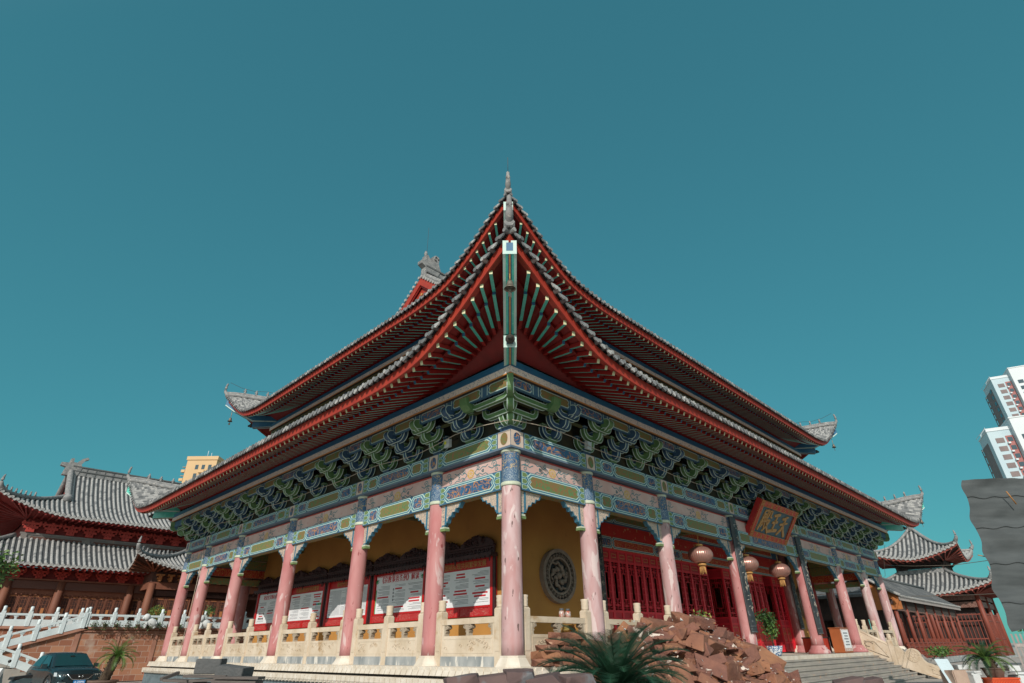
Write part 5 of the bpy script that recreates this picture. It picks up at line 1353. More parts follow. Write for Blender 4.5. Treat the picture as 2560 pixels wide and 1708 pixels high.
# crest line of the pile: height of its top along x, and how it falls towards the viewer
KX = [(.2, -1.0), (1.0, .15), (1.6, .40), (2.4, .66), (3.4, .70), (4.6, .82), (5.8, .85), (6.6, .70), (7.3, .48), (8.4, .18), (9.3, -.2), (10.0, -.62), (10.6, -1.1)]
def crest(x):
    for (a, b), (c, d) in zip(KX[:-1], KX[1:]):
        if a <= x <= c: return b + (d - b)*(x - a)/(c - a)
    return -1.4
def pileh(x, y):
    h = crest(x); q = max(0, (-2.2 - y)); return h - q*.62 - .10*q*q if y < -2.2 else h - max(0, y + 1.7)*.6
RN.seed(21)
GR = 'red sandstone rocks in the big pile'; LB = 'rough reddish-brown sandstone slab in the big rock pile before the front steps'
for layer, n, sc0, sc1, sink in ((0, 56, 1.0, 1.35, .52), (1, 222, .42, 1.15, .14)):
    i = 0; tries = 0; pts = []
    while i < n and tries < 20000:
        tries += 1
        x = RN.uniform(.4, 10.6); y = RN.uniform(-4.6, -1.55)
        h = pileh(x, y)
        if h < -1.35: continue
        s = RN.uniform(sc0, sc1)
        if layer and x > 7.5: s *= .8
        if any((x - a)**2 + (y - b)**2 + (h - c)**2 < (.34*min(s, t_))**2*(1.0 if layer else 1.8) for a, b, c, t_ in pts): continue
        pts.append((x, y, h, s)); i += 1
        putrock(RN.choice(RS), 'sandstone_rock', (x, y, h - sink - .05), (RN.gauss(.25, .30), RN.gauss(0, .30), RN.uniform(0, 6.28)), LB, 'rock', GR, s)
bigs = [(4.45, -2.3, .86, 1.15, .1), (5.5, -2.3, .83, .9, -.1), (4.1, -2.9, .32, 1.35, .25), (3.2, -2.2, .72, 1.0, -.2), (2.3, -2.2, .5, 1.0, .2), (6.3, -2.8, .15, 1.3, -.3), (4.2, -3.4, -.30, 1.5, .0), (6.4, -3.2, -.45, 1.5, .2)]
for x, y, z, s, rz in bigs: putrock(RS[(int(x*10)) % 22], 'sandstone_rock', (x, y, z - .08), (.3, .05, rz), LB, 'rock', GR, s)
BG = rockset(['sand_a', 'sand_c', 'sand_b'], 6, 900, lambda r: (r.uniform(1.0, 1.35), r.uniform(.7, .95), r.uniform(.28, .42)))
for i, (x, y, z, rx, ry, rz) in enumerate(((4.3, -2.9, .22, .5, .1, .2), (6.2, -3.3, -.30, .45, -.1, -.3), (3.6, -3.3, -.35, .4, .15, .5), (5.2, -3.9, -.85, .4, 0, .1), (7.4, -3.0, -.25, .5, -.1, -.2))):
    putrock(BG[i], 'sandstone_rock', (x, y, z), (rx, ry, rz), LB, 'rock', GR, 1.0)
# chips and mortar crumbs between the rocks
mb = MB(); RN.seed(77)
for i in range(900):
    x = RN.uniform(.2, 11.0); y = RN.uniform(-5.0, -1.4); h = max(-1.42, pileh(x, y) - .02); s = RN.uniform(.012, .045)
    c = V((x, y, h + RN.uniform(-.1, .16))); d = [V((RN.gauss(0, 1), RN.gauss(0, 1), RN.gauss(0, .7)))*s for _ in range(4)]; m = RN.choice((0, 0, 1, 1, 2))
    for q in ((0, 1, 2), (0, 1, 3), (0, 2, 3), (1, 2, 3)): mb.poly([c + d[k] for k in q], m)
tag(mb.build('stone_chips', ['sand_b', 'sand_c', 'slab_white']), 'chips and mortar crumbs scattered over the red rock pile', 'debris', None, 'stuff')
# flat slabs stacked on the ledge beside the corner column
SL = rockset(['sand_a', 'sand_c', 'sand_a'], 8, 300, lambda r: (r.uniform(.55, .85), r.uniform(.4, .55), r.uniform(.15, .2)))
RN.seed(8); hh = [(.55, .0), (.9, .25), (1.3, .37), (1.75, .48), (2.2, .34), (2.6, .16)]
for row in range(5):
    x = .62 + .12*(row % 2) + (.18*max(0, row - 1)); z = -.17 + row*.15
    while x < 2.7 - .16*row:
        putrock(RN.choice(SL), 'sandstone_slab', (x, -.46 + RN.uniform(-.06, .06), z), (RN.gauss(0, .06), RN.gauss(0, .05), RN.gauss(0, .3)), 'flat sandstone slab stacked on the ledge right beside the corner column', 'rock', 'flat slabs by the corner column', RN.uniform(.85, 1.05)); x += RN.uniform(.5, .62)
# dusky stones, the foreground shade painted into their dark colour
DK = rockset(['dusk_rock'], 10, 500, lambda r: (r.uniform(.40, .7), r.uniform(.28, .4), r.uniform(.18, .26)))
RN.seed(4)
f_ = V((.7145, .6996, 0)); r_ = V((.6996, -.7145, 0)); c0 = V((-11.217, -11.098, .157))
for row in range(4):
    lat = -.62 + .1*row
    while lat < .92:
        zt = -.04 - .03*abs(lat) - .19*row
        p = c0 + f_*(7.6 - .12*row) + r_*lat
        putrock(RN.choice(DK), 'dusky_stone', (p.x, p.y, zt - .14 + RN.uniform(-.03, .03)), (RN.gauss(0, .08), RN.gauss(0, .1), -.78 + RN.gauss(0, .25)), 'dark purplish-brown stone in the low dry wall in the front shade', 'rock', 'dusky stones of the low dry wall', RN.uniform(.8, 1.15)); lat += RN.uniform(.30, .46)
for P, s, l, mm in (((3.83, -6.34, -.62), 1.15, 'large dark red stone lying before the front steps, left of two', DK[1]), ((4.35, -6.55, -.63), 1.1, 'long dark red stone with pale scratches before the front steps, right of two', DK[6]), ((2.93, -6.24, -.66), .8, 'small orange-brown stone before the front steps', RS[2])):
    putrock(mm, 'fallen_stone', P, (.1, -.12, -.7), l, 'rock', None, s)

# dark blocks and boards stacked at the left
def block(name, c, dims, rz, mat, label, cat, group=None, tilt=(0, 0)):
    me = bpy.data.meshes.new(name); bm = bmesh.new(); bmesh.ops.create_cube(bm, size=1)
    for v in bm.verts: v.co = V((v.co.x*dims[0], v.co.y*dims[1], v.co.z*dims[2]))
    bmesh.ops.bevel(bm, geom=list(bm.edges), offset=min(dims)*.05, segments=2, affect='EDGES')
    bmesh.ops.subdivide_edges(bm, edges=list(bm.edges), cuts=2, use_grid_fill=True)
    for v in bm.verts:
        q = noise.noise_vector(v.co*4 + V(c)); v.co += q*min(dims)*.05
    bm.to_mesh(me); bm.free(); me.materials.append(M[mat])
    o = bpy.data.objects.new(name, me); COL.objects.link(o); o.location = c; o.rotation_euler = (tilt[0], tilt[1], rz)
    return tag(o, label, cat, group)
def cam(d, lat, z): p = c0 + f_*d + r_*lat; return (p.x, p.y, z)
block('stone_block', (-7.70, -1.50, -.02), (.34, .3, .185), -.62, 'slate', 'upright dark grey stone block, left one on top of the stack at the left ledge', 'stone block')
block('stone_block', (-7.52, -1.93, -.085), (.42, .28, .13), -.95, 'slate', 'tilted dark grey stone block lying right of the upright one', 'stone block', tilt=(.05, .10))
PL = 'weathered dark board in the stack under the grey stone blocks'
for x, y, z, L, rz, ti in ((-7.83, -1.80, -.135, .55, -.62, .03), (-7.55, -2.22, -.155, .6, -.78, .02), (-7.70, -1.98, -.175, .75, -.7, -.02), (-8.0, -1.50, -.19, .5, -.9, .04), (-7.57, -2.22, -.20, .6, -.8, .03), (-7.82, -1.85, -.225, .85, -.75, 0)):
    block('weathered_board', (x, y, z), (L, .26, .03), rz, 'slate_wood', PL, 'board', 'weathered boards in the stack', tilt=(0, ti))
block('wooden_beam', (-8.10, -1.14, -.135), (.26, .06, .04), .35, 'slate_wood', 'short dark beam leaning up left of the stone blocks', 'beam', tilt=(0, -.28))
for x, y in ((-7.66, -1.62), (-7.45, -2.12), (-8.02, -1.25)):
    block('stone_block', (x, y, -.82), (.5, .42, 1.16), -.7, 'slate', 'dark stone block at the bottom of the stack, half out of sight', 'stone block', 'blocks at the bottom of the stack')

# ------------------------------------------------------------------ cycads
def cycad(name, label, base, th, lean, nf, L, mats, potted, seed, wl=.17, up=(.1, 1.25), tr=.11, group=None):
    t = thing(name, label, 'cycad', base, group); r = random.Random(seed)
    b = V(base); topp = b + V((lean[0], lean[1], th))
    if potted:
        pr, ph = potted; mb = MB()
        mb.lathe(b.x, b.y, [(pr*.62, b.z), (pr*.72, b.z + ph*.1), (pr*.98, b.z + ph*.8), (pr, b.z + ph*.86), (pr*1.1, b.z + ph*.9), (pr*1.1, b.z + ph), (pr*.95, b.z + ph), (pr*.9, b.z + ph*.9), (.02, b.z + ph*.88)], 28, 0); mb.build('pot', ['terracotta'], t)
    mb = MB(); n = 14; P = []; R_ = []
    z0 = b.z + (potted[1]*.85 if potted else 0)
    s0 = V((b.x, b.y, z0))
    for k in range(n + 1): P.append(s0.lerp(topp, k/n)); R_.append(tr*(1.25 - .25*k/n)*(1 + .13*(k % 2)))
    mb.tube(P, R_, 10, 0)
    for k in range(70):
        q = r.random(); a = r.uniform(0, 6.28); p = s0.lerp(topp, q); d = V((cos(a), sin(a), .7)); mb.tube([p + d*tr*.8, p + d*tr*1.5], [.03, .012], 4, 0)
    mb.build('trunk', ['trunk'], t)
    mb = MB()
    for i in range(nf):
        az = 2*PI*i*.381966 + r.uniform(-.15, .15); q = (i + .5)/nf; el = up[0] + (up[1] - up[0])*(1 - q) + r.uniform(-.1, .1); l = L*r.uniform(.85, 1.1)
        h = V((cos(az), sin(az), 0)); p = topp.copy(); pts = [p.copy()]; a = el; N_ = 13
        for k in range(N_):
            p = p + (h*cos(a) + V((0, 0, sin(a))))*(l/N_); pts.append(p.copy()); a -= (.055 + .085*(1 - el/1.5))*(.6 + 1.1*k/N_)
        mi = r.choice(range(len(mats)))
        mb.tube(pts, [.012*(1 - .7*k/N_) for k in range(N_ + 1)], 4, mi, False)
        side = V((-h.y, h.x, 0)); M_ = int(l*44)
        for j in range(3, M_):
            s = j/M_; x = s*N_; k = min(int(x), N_ - 1); c = pts[k].lerp(pts[k+1], x - k); fw = (pts[k+1] - pts[k]).normalized(); nn = side.cross(fw).normalized()
            if nn.z < 0: nn = -nn
            w = wl*(sin(PI*min(1, .12 + .88*s))**.55)*r.uniform(.9, 1.08)
            for sg in (-1, 1):
                tip = c + (side*sg*.80 + fw*.55 + nn*.28)*w; bw = fw*.0062
                mb.poly([c - bw, tip, c + bw*1.6], mi)
    mb.build('crown', mats, t); return t
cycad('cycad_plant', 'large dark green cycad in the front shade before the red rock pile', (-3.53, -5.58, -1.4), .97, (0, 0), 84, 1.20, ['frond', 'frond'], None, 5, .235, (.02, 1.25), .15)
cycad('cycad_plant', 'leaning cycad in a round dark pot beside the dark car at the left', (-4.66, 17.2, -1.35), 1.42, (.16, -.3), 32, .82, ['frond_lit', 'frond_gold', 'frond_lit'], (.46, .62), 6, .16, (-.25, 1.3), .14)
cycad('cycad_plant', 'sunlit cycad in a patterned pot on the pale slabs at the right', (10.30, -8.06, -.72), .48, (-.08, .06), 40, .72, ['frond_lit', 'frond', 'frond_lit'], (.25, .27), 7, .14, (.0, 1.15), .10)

# ------------------------------------------------------------------ right foreground: planter, slabs, rubble, net
t = thing('planter_box', 'ribbed orange-red box standing in front of the sunlit potted cycad', 'planter', (10.2, -8.15, -1.4))
pf = lambda a, d, z: (10.22 + r_.x*a + f_.x*d, -8.14 + r_.y*a + f_.y*d, z)
mb = MB(pf); mb.bx(-.37, .37, -.2, .12, -1.4, -.71, 0)
for k in range(18): mb.bx(-.365 + k*.0415, -.345 + k*.0415, -.215, -.2, -1.36, -.73, 0)
mb.bx(-.39, .39, -.22, .14, -.71, -.67, 0); mb.build('planter_body', ['planter_red'], t)
tag(block('stone_plinth', (10.45, -7.90, -1.06), (.6, .5, .66), -.775, 'slab_white', None, None), 'pale stone plinth carrying the potted cycad at the right', 'plinth')
G_ = 'pale stone offcuts by the potted cycad'
for P, dm, rz, mt_, l in (((9.95, -7.62, -1.0), (.20, .3, .8), 0, 'slab_white', 'narrow pale stone offcut standing left of the orange-red box'), ((9.95, -7.66, -.535), (.22, .26, .045), .2, 'slab_white', 'thin pale slab on top of the narrow offcut left of the orange-red box'), ((9.97, -7.65, -.585), (.26, .26, .04), -.1, 'slab_white', 'lower thin pale slab on the narrow offcut left of the orange-red box'),
        ((10.95, -8.55, -.98), (.5, .4, .70), 0, 'slab_white', 'broad pale block right of the potted cycad, under white slabs'), ((10.85, -8.45, -.585), (.42, .36, .05), .2, 'slab_white', 'white slab lying on the broad pale block, right of the potted cycad'), ((10.78, -8.42, -.47), (.28, .26, .13), -.2, 'slab_white', 'small white block topping the slabs right of the potted cycad'),
        ((10.05, -7.3, -.95), (.75, .5, .9), .1, 'pink_stone', 'pinkish-grey stone behind the potted cycad, left of it'), ((10.25, -7.4, -.44), (.34, .3, .11), -.2, 'slab_white', 'pale slab resting on the pinkish-grey stone behind the potted cycad')):
    tag(block('stone_offcut', P, dm, rz - .775, mt_, None, None), l, 'stone', G_)
t = thing('corrugated_sheet', 'pale blue-grey corrugated sheet leaning left of the potted cycad', 'sheet', (9.6, -7.3, -1.4))
mb = MB(lambda a, d, z: (9.72 + r_.x*a + f_.x*d, -7.30 + r_.y*a + f_.y*d, z))
for e in (0, .006): mb.grid([[(-.20 + .0125*k, q*.40 + .010*cos(k*2.1) + e, -1.0 + q*.76) for k in range(30)] for q in (0, .33, .66, 1)], 0)
mb.build('sheet_panel', ['tower_pale'], t)
block('stone_plinth', (9.85, -7.05, -1.22), (.6, .7, .42), -.775, 'slab_white', 'low pale base stone under the corrugated sheet', 'plinth')
RB = rockset(['rubble'], 9, 700, lambda r: (r.uniform(.45, .9), r.uniform(.4, .7), r.uniform(.28, .5)))
RN.seed(12)
for i in range(46):
    x = RN.uniform(28.3, 31.5); y = RN.uniform(-3.4, -1.2); h = -.15 - max(0, (x - 29.0))*.16 - max(0, -1.6 - y)*.52
    putrock(RN.choice(RB), 'rubble_stone', (x, y, max(-1.3, h - .12)), (RN.gauss(0, .4), RN.gauss(0, .4), RN.uniform(0, 6)), 'lump of grey broken concrete heaped behind the drum stone of the front steps', 'rubble', 'grey rubble beside the steps', RN.uniform(.6, 1.0))
for i in range(26):
    x = RN.uniform(28.6, 31.0); y = RN.uniform(-2.6, -1.3)
    putrock(RN.choice(RB), 'rubble_stone', (x, y, -1.0), (RN.gauss(0, .4), RN.gauss(0, .4), RN.uniform(0, 6)), 'lump of grey broken concrete heaped behind the drum stone of the front steps', 'rubble', 'grey rubble beside the steps', 1.4)
t = thing('weed_clump', 'ragged green weeds growing on the grey rubble right of the steps', 'plant', (31, -3.2, -1.2))
mb = MB(); leaves(mb, (30.9, -2.9, -.30), .55, .30, 260, .16, (0, 1), 31, 0, .2); leaves(mb, (32.2, -3.0, -.25), .5, .25, 200, .16, (0, 1), 32, 0, .2); mb.build('foliage', ['leaf_a', 'leaf_b'], t)
mb = MB()
for k in range(10): mb.tube([(30.9 + .12*k, -2.95, -1.2), (30.8 + .13*k, -2.95, -.3)], [.015, .006], 4, 0)
mb.build('stems', ['trunk'], t)

# shade net on bamboo poles
t = thing('shade_net', 'tall black shade netting hung on bamboo poles at the right edge', 'netting', cam(18, 15.2, .4))
p0 = V((13.05, -8.56, 0)); U_ = V((.74, -.67, 0)).normalized()
rows = []; RN.seed(2)
NZ, NU = 46, 40
for i in range(NZ + 1):
    q = i/NZ; z = .42 + (5.04 - .42)*q; row = []
    for j in range(NU + 1):
        a = j/NU*4.2
        edge = (.05 - .10*abs(cos(q*PI*4.4 - .5))**4 - .26*(1 - q)**.6*(1 if q > .25 else .4 + 2.4*q))*(1 - a/4.2)
        fold = .07*noise.noise(V((a*1.1, q*4, 2.0))) + .035*sin(a*6 + 2*q)*(1 if q < .2 else .2) + .16*abs(sin(q*PI*4.4 - .5))**.8*(.75 + .25*sin(a*1.7))*min(1, .1 + a/.9) + .02*noise.noise(V((a*5, q*9, 5.0)))*max(.2, 1 - a/1.5)
        fold += .18*max(0, noise.noise(V((a*.9 + 3, q*3.1, 8.0))))
        P = p0 + U_*(a + edge + .22*q*(1 - a/4.2)) + V((-.67, -.74, 0))*fold
        z2 = z + .10*a*(q - .1)*.35 + .04*noise.noise(V((a*2, q*3, 1))) + (.10*sin(a*3.0) if i == 0 else 0)
        row.append((P.x, P.y, z2))
    rows.append(row)
mb = MB(); mb.grid(rows, 0); o = mb.build('net_sheet', ['net'], t)
mb = MB()
for q in (.18, .43, .66, .87):
    i = int(q*NZ); mb.tube([(x - .01, y - .012, z + .03*sin(k*.9)) for k, (x, y, z) in enumerate(rows[i])], .012, 5, 0)
mb.build('net_seams', ['net_seam'], o)
t2 = MB()
for a, z0, z1, lean in ((.95, -1.4, 4.7, .0), (2.4, -1.4, 4.8, .05), (3.9, -1.4, 4.9, 0)):
    P = p0 + U_*a + V((.30, .33, 0)); mb = MB(); mb.tube([(P.x + lean*k/6, P.y, z0 + (z1 - z0)*k/6) for k in range(7)], .035, 8, 0)
    mb.build('bamboo_pole', ['bamboo'], t)
for a, z, L in ((1.35, 4.28, .45),):
    P = p0 + U_*a - V((.25, .28, 0)); mb = MB(); mb.tube([P + V((-.1, .02, z + .28)), P + V((.12, -.08, z - .12))], .022, 6, 0); mb.build('bamboo_pole', ['bamboo'], t)
P = p0 + U_*1.15; Q = p0 + U_*4.2
mb = MB(); mb.tube([(P.x, P.y, -.62), (Q.x, Q.y, -.58)], .035, 8, 0); mb.build('bamboo_pole', ['bamboo'], t)
P = p0 + U_*.30; mb = MB(); mb.tube([(P.x, P.y, .62), (P.x + .42, P.y - .30, -1.4)], .032, 8, 0); mb.build('bamboo_pole', ['bamboo'], t)
P = p0 + U_*.05; mb = MB(); mb.tube([(P.x - .22, P.y + .18, 2.62), (P.x + .25, P.y - .2, 2.5)], .016, 6, 0); mb.build('bamboo_pole', ['bamboo'], t)
cable([(45.9, 1.25, 3.5), (33, -2.2, 2.7), (22, -5.4, 2.02), (16.5, -7.5, 1.68), (14.2, -9.6, 1.55)], .012, 'wire', 'thin pale cable from the gallery eave to the black netting')
cable([(44.5, 1.4, 5.75), (30, -3.3, 4.1), (19, -6.8, 2.95), (13.4, -8.8, 2.5)], .010, 'wire', 'upper thin cable running from behind the hall to the black netting')
# ------------------------------------------------------------------ rear hall on its terrace
RX0, RX1, RY = -8.2, 43.7, 44.5
def sideT(key, x0, x1, y0, y1):
    return {'F': (lambda u, o, z: (x0 + u, y0 - o, z), x1 - x0), 'L': (lambda u, o, z: (x0 - o + .004, y0 + u, z - .003), y1 - y0), 'R': (lambda u, o, z: (x1 + o, y0 + u, z - .003), y1 - y0), 'B': (lambda u, o, z: (x0 + u, y1 + o, z), x1 - x0)}[key]
rear = thing('rear_hall', 'reddish timber hall with two tiers of sunlit grey roofs behind white balustrades', 'temple', (17.7, 48, 1.5))
RT = ['tile_lit', 'tile_lit', 'tile_mid', 'tile_pan']
def ringroof(root, nm, x0, x1, y0, y1, keys, om, ch, ze, rise, cl, pw, top, prof, p, nd, gx=None, rm='rh_red', lift=.10, figs=True):
    S = {}
    for key in keys:
        T, L = sideT(key, x0, x1, y0, y1)
        S[key] = Eave(T, L, om, ch, ze, rise, cl, pw, (top if not (gx and key in 'LR') else gx), prof, gx=gx if key in 'FB' else None)
    mb = MB()
    for key in keys: S[key].tiles(mb, p, nd, lift=lift)
    roof = mb.build(nm, RT, root)
    mb = MB()
    for key in keys: S[key].edge(mb, p, (0, 0, 1), r=p*.33, drip=p*.45)
    mb.build('tile_edge', RT, roof)
    mb = MB()
    for key in keys: S[key].strip(mb, -.02, prof(0)*.85, .06, .06, 0)
    for key in keys:           # soffit and rafter ends
        E_ = S[key]; mb.T = E_.T; n = int((E_.L + 2*E_.E)/.5); rows = []
        for i in range(n + 1):
            u = E_.u0() + (E_.u1() - E_.u0())*i/n; q = min(max(E_.sp(u), -E_.E), 1e3)
            ui = min(max(u, .0), E_.L)
            rows.append([(ui, -.1, E_.ze + .15), (u, E_.o(u) - .1, E_.ze + E_.rz(u) + .03)])
        mb.grid(rows, 1, False)
        n = int(E_.L/.42)
        for i in range(n + 1):
            u = -E_.E*.6 + (E_.L + 1.2*E_.E)*i/n
            mb.beam((min(max(u, 0), E_.L), 0, E_.ze + .12), (u, E_.o(u) - .02, E_.ze + E_.rz(u) + .015), .10, .12, (2,)*6)
    mb.build('eave_underside', [rm, 'rh_red' if rm == 'rh_red' else 'pav_dark', rm], roof)
    for key in ('L', 'R'):
        if key not in keys: continue
        for end in (0, 1):
            if end == 1 and 'B' not in keys: continue
            mb = MB()
            E_ = S[key]; hp = E_.hip(mb, end, .15, 0, lift=.16)
            sg = -1 if end == 0 else 1
            u, o, z = hp[0]; P = []; rr = []; x, zz = -.15, z + .02
            for k in range(11):
                q = k/10; a = .45 + 1.25*min(1, q*1.9) + 1.1*max(0, q - .70)
                P.append((u + sg*x*.707, o + x*.707, zz)); rr.append(.15*(1 - q)**.8 + .035); x += .11*cos(a); zz += .11*sin(a)
            mb.tube(P, rr, 8, 0)
            if end == 0 and figs:
                for k in range(7):
                    j = hp[min(len(hp) - 1, 1 + k)]; f = E_.T(*j); mb.T = None
                    mb.lathe(f[0], f[1], [(.07, f[2] + .1), (.09, f[2] + .2), (.05, f[2] + .28), (.07, f[2] + .38), (.02, f[2] + .48)], 6, 0); mb.T = E_.T
            mb.build('hip_ridge', ['ridge_grey'], roof)
    return S, roof
profL = lambda D: .20 + .50*D + .035*D*D if D > 0 else .2 + .1*D
profU = lambda D: .20 + .36*D + .040*D*D if D > 0 else .2 + .1*D
ringroof(rear, 'lower_roof', RX0, RX1, RY, 58.5, 'FL', 1.7, .5, 5.62, .9, 3.0, 2.2, 1.65, profL, .34, 14)
UX0, UX1, UY0, UY1 = -6.2, 41.7, 46.2, 57.2
SU, ur = ringroof(rear, 'upper_roof', UX0, UX1, UY0, UY1, 'FLBR', 1.9, .45, 9.25, 1.25, 3.4, 2.1, 5.5, profU, .34, 30, gx=2.2)
ryr = SU['F'].z(20, 5.5); rgx = UX0 + 2.2
mb = MB(); mb.bx(rgx + .1, 39.4, 51.5, 51.9, ryr - .1, ryr + .62, 0); mb.bx(rgx, 39.5, 51.42, 51.98, ryr + .25, ryr + .32, 1); mb.bx(rgx, 39.5, 51.42, 51.98, ryr + .62, ryr + .72, 1)
for k in range(60): mb.bx(rgx + .4 + k*.7, rgx + .46 + k*.7, 51.46, 51.5, ryr - .05, ryr + .6, 1)
mb.build('main_ridge', ['ridge_grey', 'tile_dark'], ur)
mb = MB(); w = lambda a, b, d: (rgx + a, 51.7 + d, ryr + b)
mb.prism([(-.6, -.2), (.5, -.2), (.7, .6), (.55, .9), (.75, 1.3), (1.0, 1.45), (.85, 1.6), (.5, 1.4), (.2, 1.0), (-.05, 1.0), (-.1, 1.35), (-.3, 1.3), (-.35, .9), (-.9, .85), (-.9, .6), (-.5, .5)], w, -.25, .25, 0, 0); mb.build('ridge_beast', ['ridge_grey'], ur)
mb = MB()
pts = [(rgx, 51.7 - (5.5 - d), SU['F'].z(20, d) + .28) for d in [5.5 - k*.33 for k in range(13)]]
mb.tube(pts, .24, 6, 0); mb.ball(pts[-1], .35, 6, 0)
pts2 = [(rgx, 51.7 + (5.5 - d), SU['F'].z(20, d) + .28) for d in [5.5 - k*.33 for k in range(13)]]; mb.tube(pts2, .24, 6, 0)
zb = SU['F'].z(20, 2.0)
mb.poly([(rgx + .25, 51.7 - 3.6, zb)] + [(rgx + .25, 51.7 + s*3.6, SU['F'].z(20, 5.5 - abs(s)*3.6) - .1) for s in [-1 + k/6 for k in range(13)]] + [(rgx + .25, 51.7 + 3.6, zb)], 1)
mb.build('gable_ridge', ['ridge_grey', 'rh_red'], ur)
# walls and frames
mb = MB(); mb.bx(RX0 + .3, RX1 - .3, RY + .35, 58, 1.5, 5.7, 0); mb.bx(RX0 + .1, RX1, RY - .12, RY + .12, 4.32, 4.86, 1); mb.bx(RX0 + .1, RX1, RY + .1, RY + .3, 3.98, 4.32, 2); mb.bx(RX0 + .1, RX1, RY + .05, RY + .3, 4.86, 5.75, 3); mb.bx(RX0 - .1, RX1, RY - .3, RY + .05, 4.88, 4.98, 2)
for k in range(90): mb.bx(RX0 + .3 + k*.28, RX0 + .42 + k*.28, RY + .06, RY + .1, 3.92, 4.0, 2)
mb.build('lower_wall', ['rh_wood', 'rh_wood_dark', 'rh_wood', 'rh_red'], rear)
mb = MB(); mb.bx(UX0 + .2, UX1 - .2, UY0 + .1, UY1, 7.3, 9.4, 1); mb.bx(UX0, UX1, UY0 - .08, UY0 + .1, 7.62, 8.28, 0); mb.bx(UX0 - .1, UX1, UY0 - .14, UY0 - .08, 8.16, 8.30, 0)
for k in range(12): mb.bx(UX0 + k*4.1, UX0 + .35 + k*4.1, UY0 - .16, UY0 - .08, 7.62, 8.16, 0)
for k in range(11):  mb.bx(UX0 + .6 + k*4.1, UX0 + 3.9 + k*4.1, UY0 - .088, UY0 - .08, 7.72, 8.06, 2)
mb.build('upper_wall', ['rh_grey', 'rh_red', 'rh_wood_dark'], rear)
rcol = None
for i, x in enumerate((-8.2, -6.0, -2.88, 1.7, 5.4)):
    if rcol is None:
        mb = MB(); mb.lathe(x, RY - .05, [(.30, 1.5), (.29, 3), (.25, 4.9)], 18, 0); rcol = mb.build('column', ['rh_wood'], rear, loc=(x, RY, 1.5))
    else: dup(rcol, V((x, RY, 1.5)) - WL(rear), rear)
def crossb(x, y, z, s):
    mb = MB()
    for (a, b, c, d) in ((-.07, .07, 0, .62), (-.20, .20, .0, .12), (-.34, .34, .20, .33), (-.48, .48, .42, .54), (-.20, -.10, .12, .42), (.10, .20, .12, .42), (-.44, -.34, .33, .62), (.34, .44, .33, .62)):
        mb.bx(x + a*s, x + b*s, y - .28, y - .05 - .02*(a < -.07), z + c*s, z + d*s, 0)
    return mb
m1 = crossb(0, RY, 4.95, 1.05).build('bracket_set', ['rh_bracket'], rear, loc=(0, RY, 4.95)); m2 = crossb(0, UY0, 8.33, 1.3).build('bracket_set', ['rh_bracket'], rear, loc=(0, UY0, 8.33))
for k in range(9):
    x = RX0 + 1.15 + k*1.32
    if k == 0: m1.location = V((x, RY, 4.95)) - WL(rear)
    else: dup(m1, V((x, RY, 4.95)) - WL(rear), rear)
for k in range(14):
    x = UX0 + .4 + k*1.28
    if k == 0: m2.location = V((x, UY0, 8.33)) - WL(rear)
    else: dup(m2, V((x, UY0, 8.33)) - WL(rear), rear)
def lattice_leaf(w, z0, z1):
    mb = MB(); mb.bx(0, w, .0, .05, z0, z1, 0); mb.bx(.07, w - .07, -.01, 0, z0 + .4, z1 - .18, 1)
    for q in (0, w - .06): mb.bx(q, q + .06, -.05, 0, z0, z1, 0)
    for q in (z0, z0 + .34, z1 - .06, z1 - .20): mb.bx(.06, w - .06, -.045, 0, q, q + .06, 0)
    r = random.Random(3); h = z1 - .2 - z0 - .4
    for k in range(5):
        for j in range(6):
            x = .07 + (w - .14)*(k + .5)/5; z = z0 + .40 + h*(j + .5)/6
            if r.random() < .8: mb.bx(x - (w*.09), x + w*.09, -.03, -.01, z - .015, z + .015, 0)
            if r.random() < .8: mb.bx(x - .013, x + .013, -.028, -.01, z - h/12, z + h/12, 0)
    mb.bx(w*.36, w*.64, -.035, -.01, z0 + .4 + h*.38, z0 + .4 + h*.62, 2); mb.bx(w*.2, w*.8, -.035, -.0, z1 - .17, z1 - .08, 2)
    return mb
lf = None
for x0, x1, n in ((-5.7, -3.15, 4), (-2.55, 1.45, 7), (2.0, 5.2, 5)):
    w = (x1 - x0)/n
    for i in range(n):
        if lf is None: lf = lattice_leaf(.6, 1.6, 3.96).build('lattice_window', ['rh_wood', 'rh_lattice', 'rh_gold'], rear, loc=(0, 0, 0)); c = lf
        else: c = dup(lf, parent=rear)
        c.location = V((x0 + i*w, RY + .2, 0)) - WL(rear); c.scale = (w/.62, 1, 1)
# projecting porch
PX0, PX1, PY = 2.35, 33, 41.9
ringroof(rear, 'porch_roof', PX0, PX1, PY, 46.3, 'FL', 1.5, .45, 5.72, .95, 2.4, 2.0, 3.6, lambda D: .18 + .30*D + .03*D*D if D > 0 else .18 + .1*D, .34, 14, rm='rh_wood')
mb = MB(); mb.bx(PX0, PX1, PY - .1, PY + .15, 4.5, 5.0, 0); mb.bx(PX0 + .2, PX1, PY + .1, PY + .3, 5.0, 5.8, 1); mb.bx(PX0 - .1, PX0 + .15, PY, 44.4, 4.5, 5.0, 0); mb.bx(PX0, PX0 + .2, PY + .2, 44.4, 5.0, 5.7, 1); mb.bx(PX0 + .3, PX1, PY + 1.2, PY + 1.3, 1.5, 4.6, 2)
for k in range(20):
    x = PX0 + .5 + k*.75; mb.bx(x - .25, x + .25, PY - .3, PY + .1, 5.45, 5.58, 3); mb.bx(x - .07, x + .07, PY - .4, PY + .1, 5.05, 5.45, 3); mb.bx(x - .16, x + .16, PY - .2, PY + .1, 5.2, 5.32, 3)
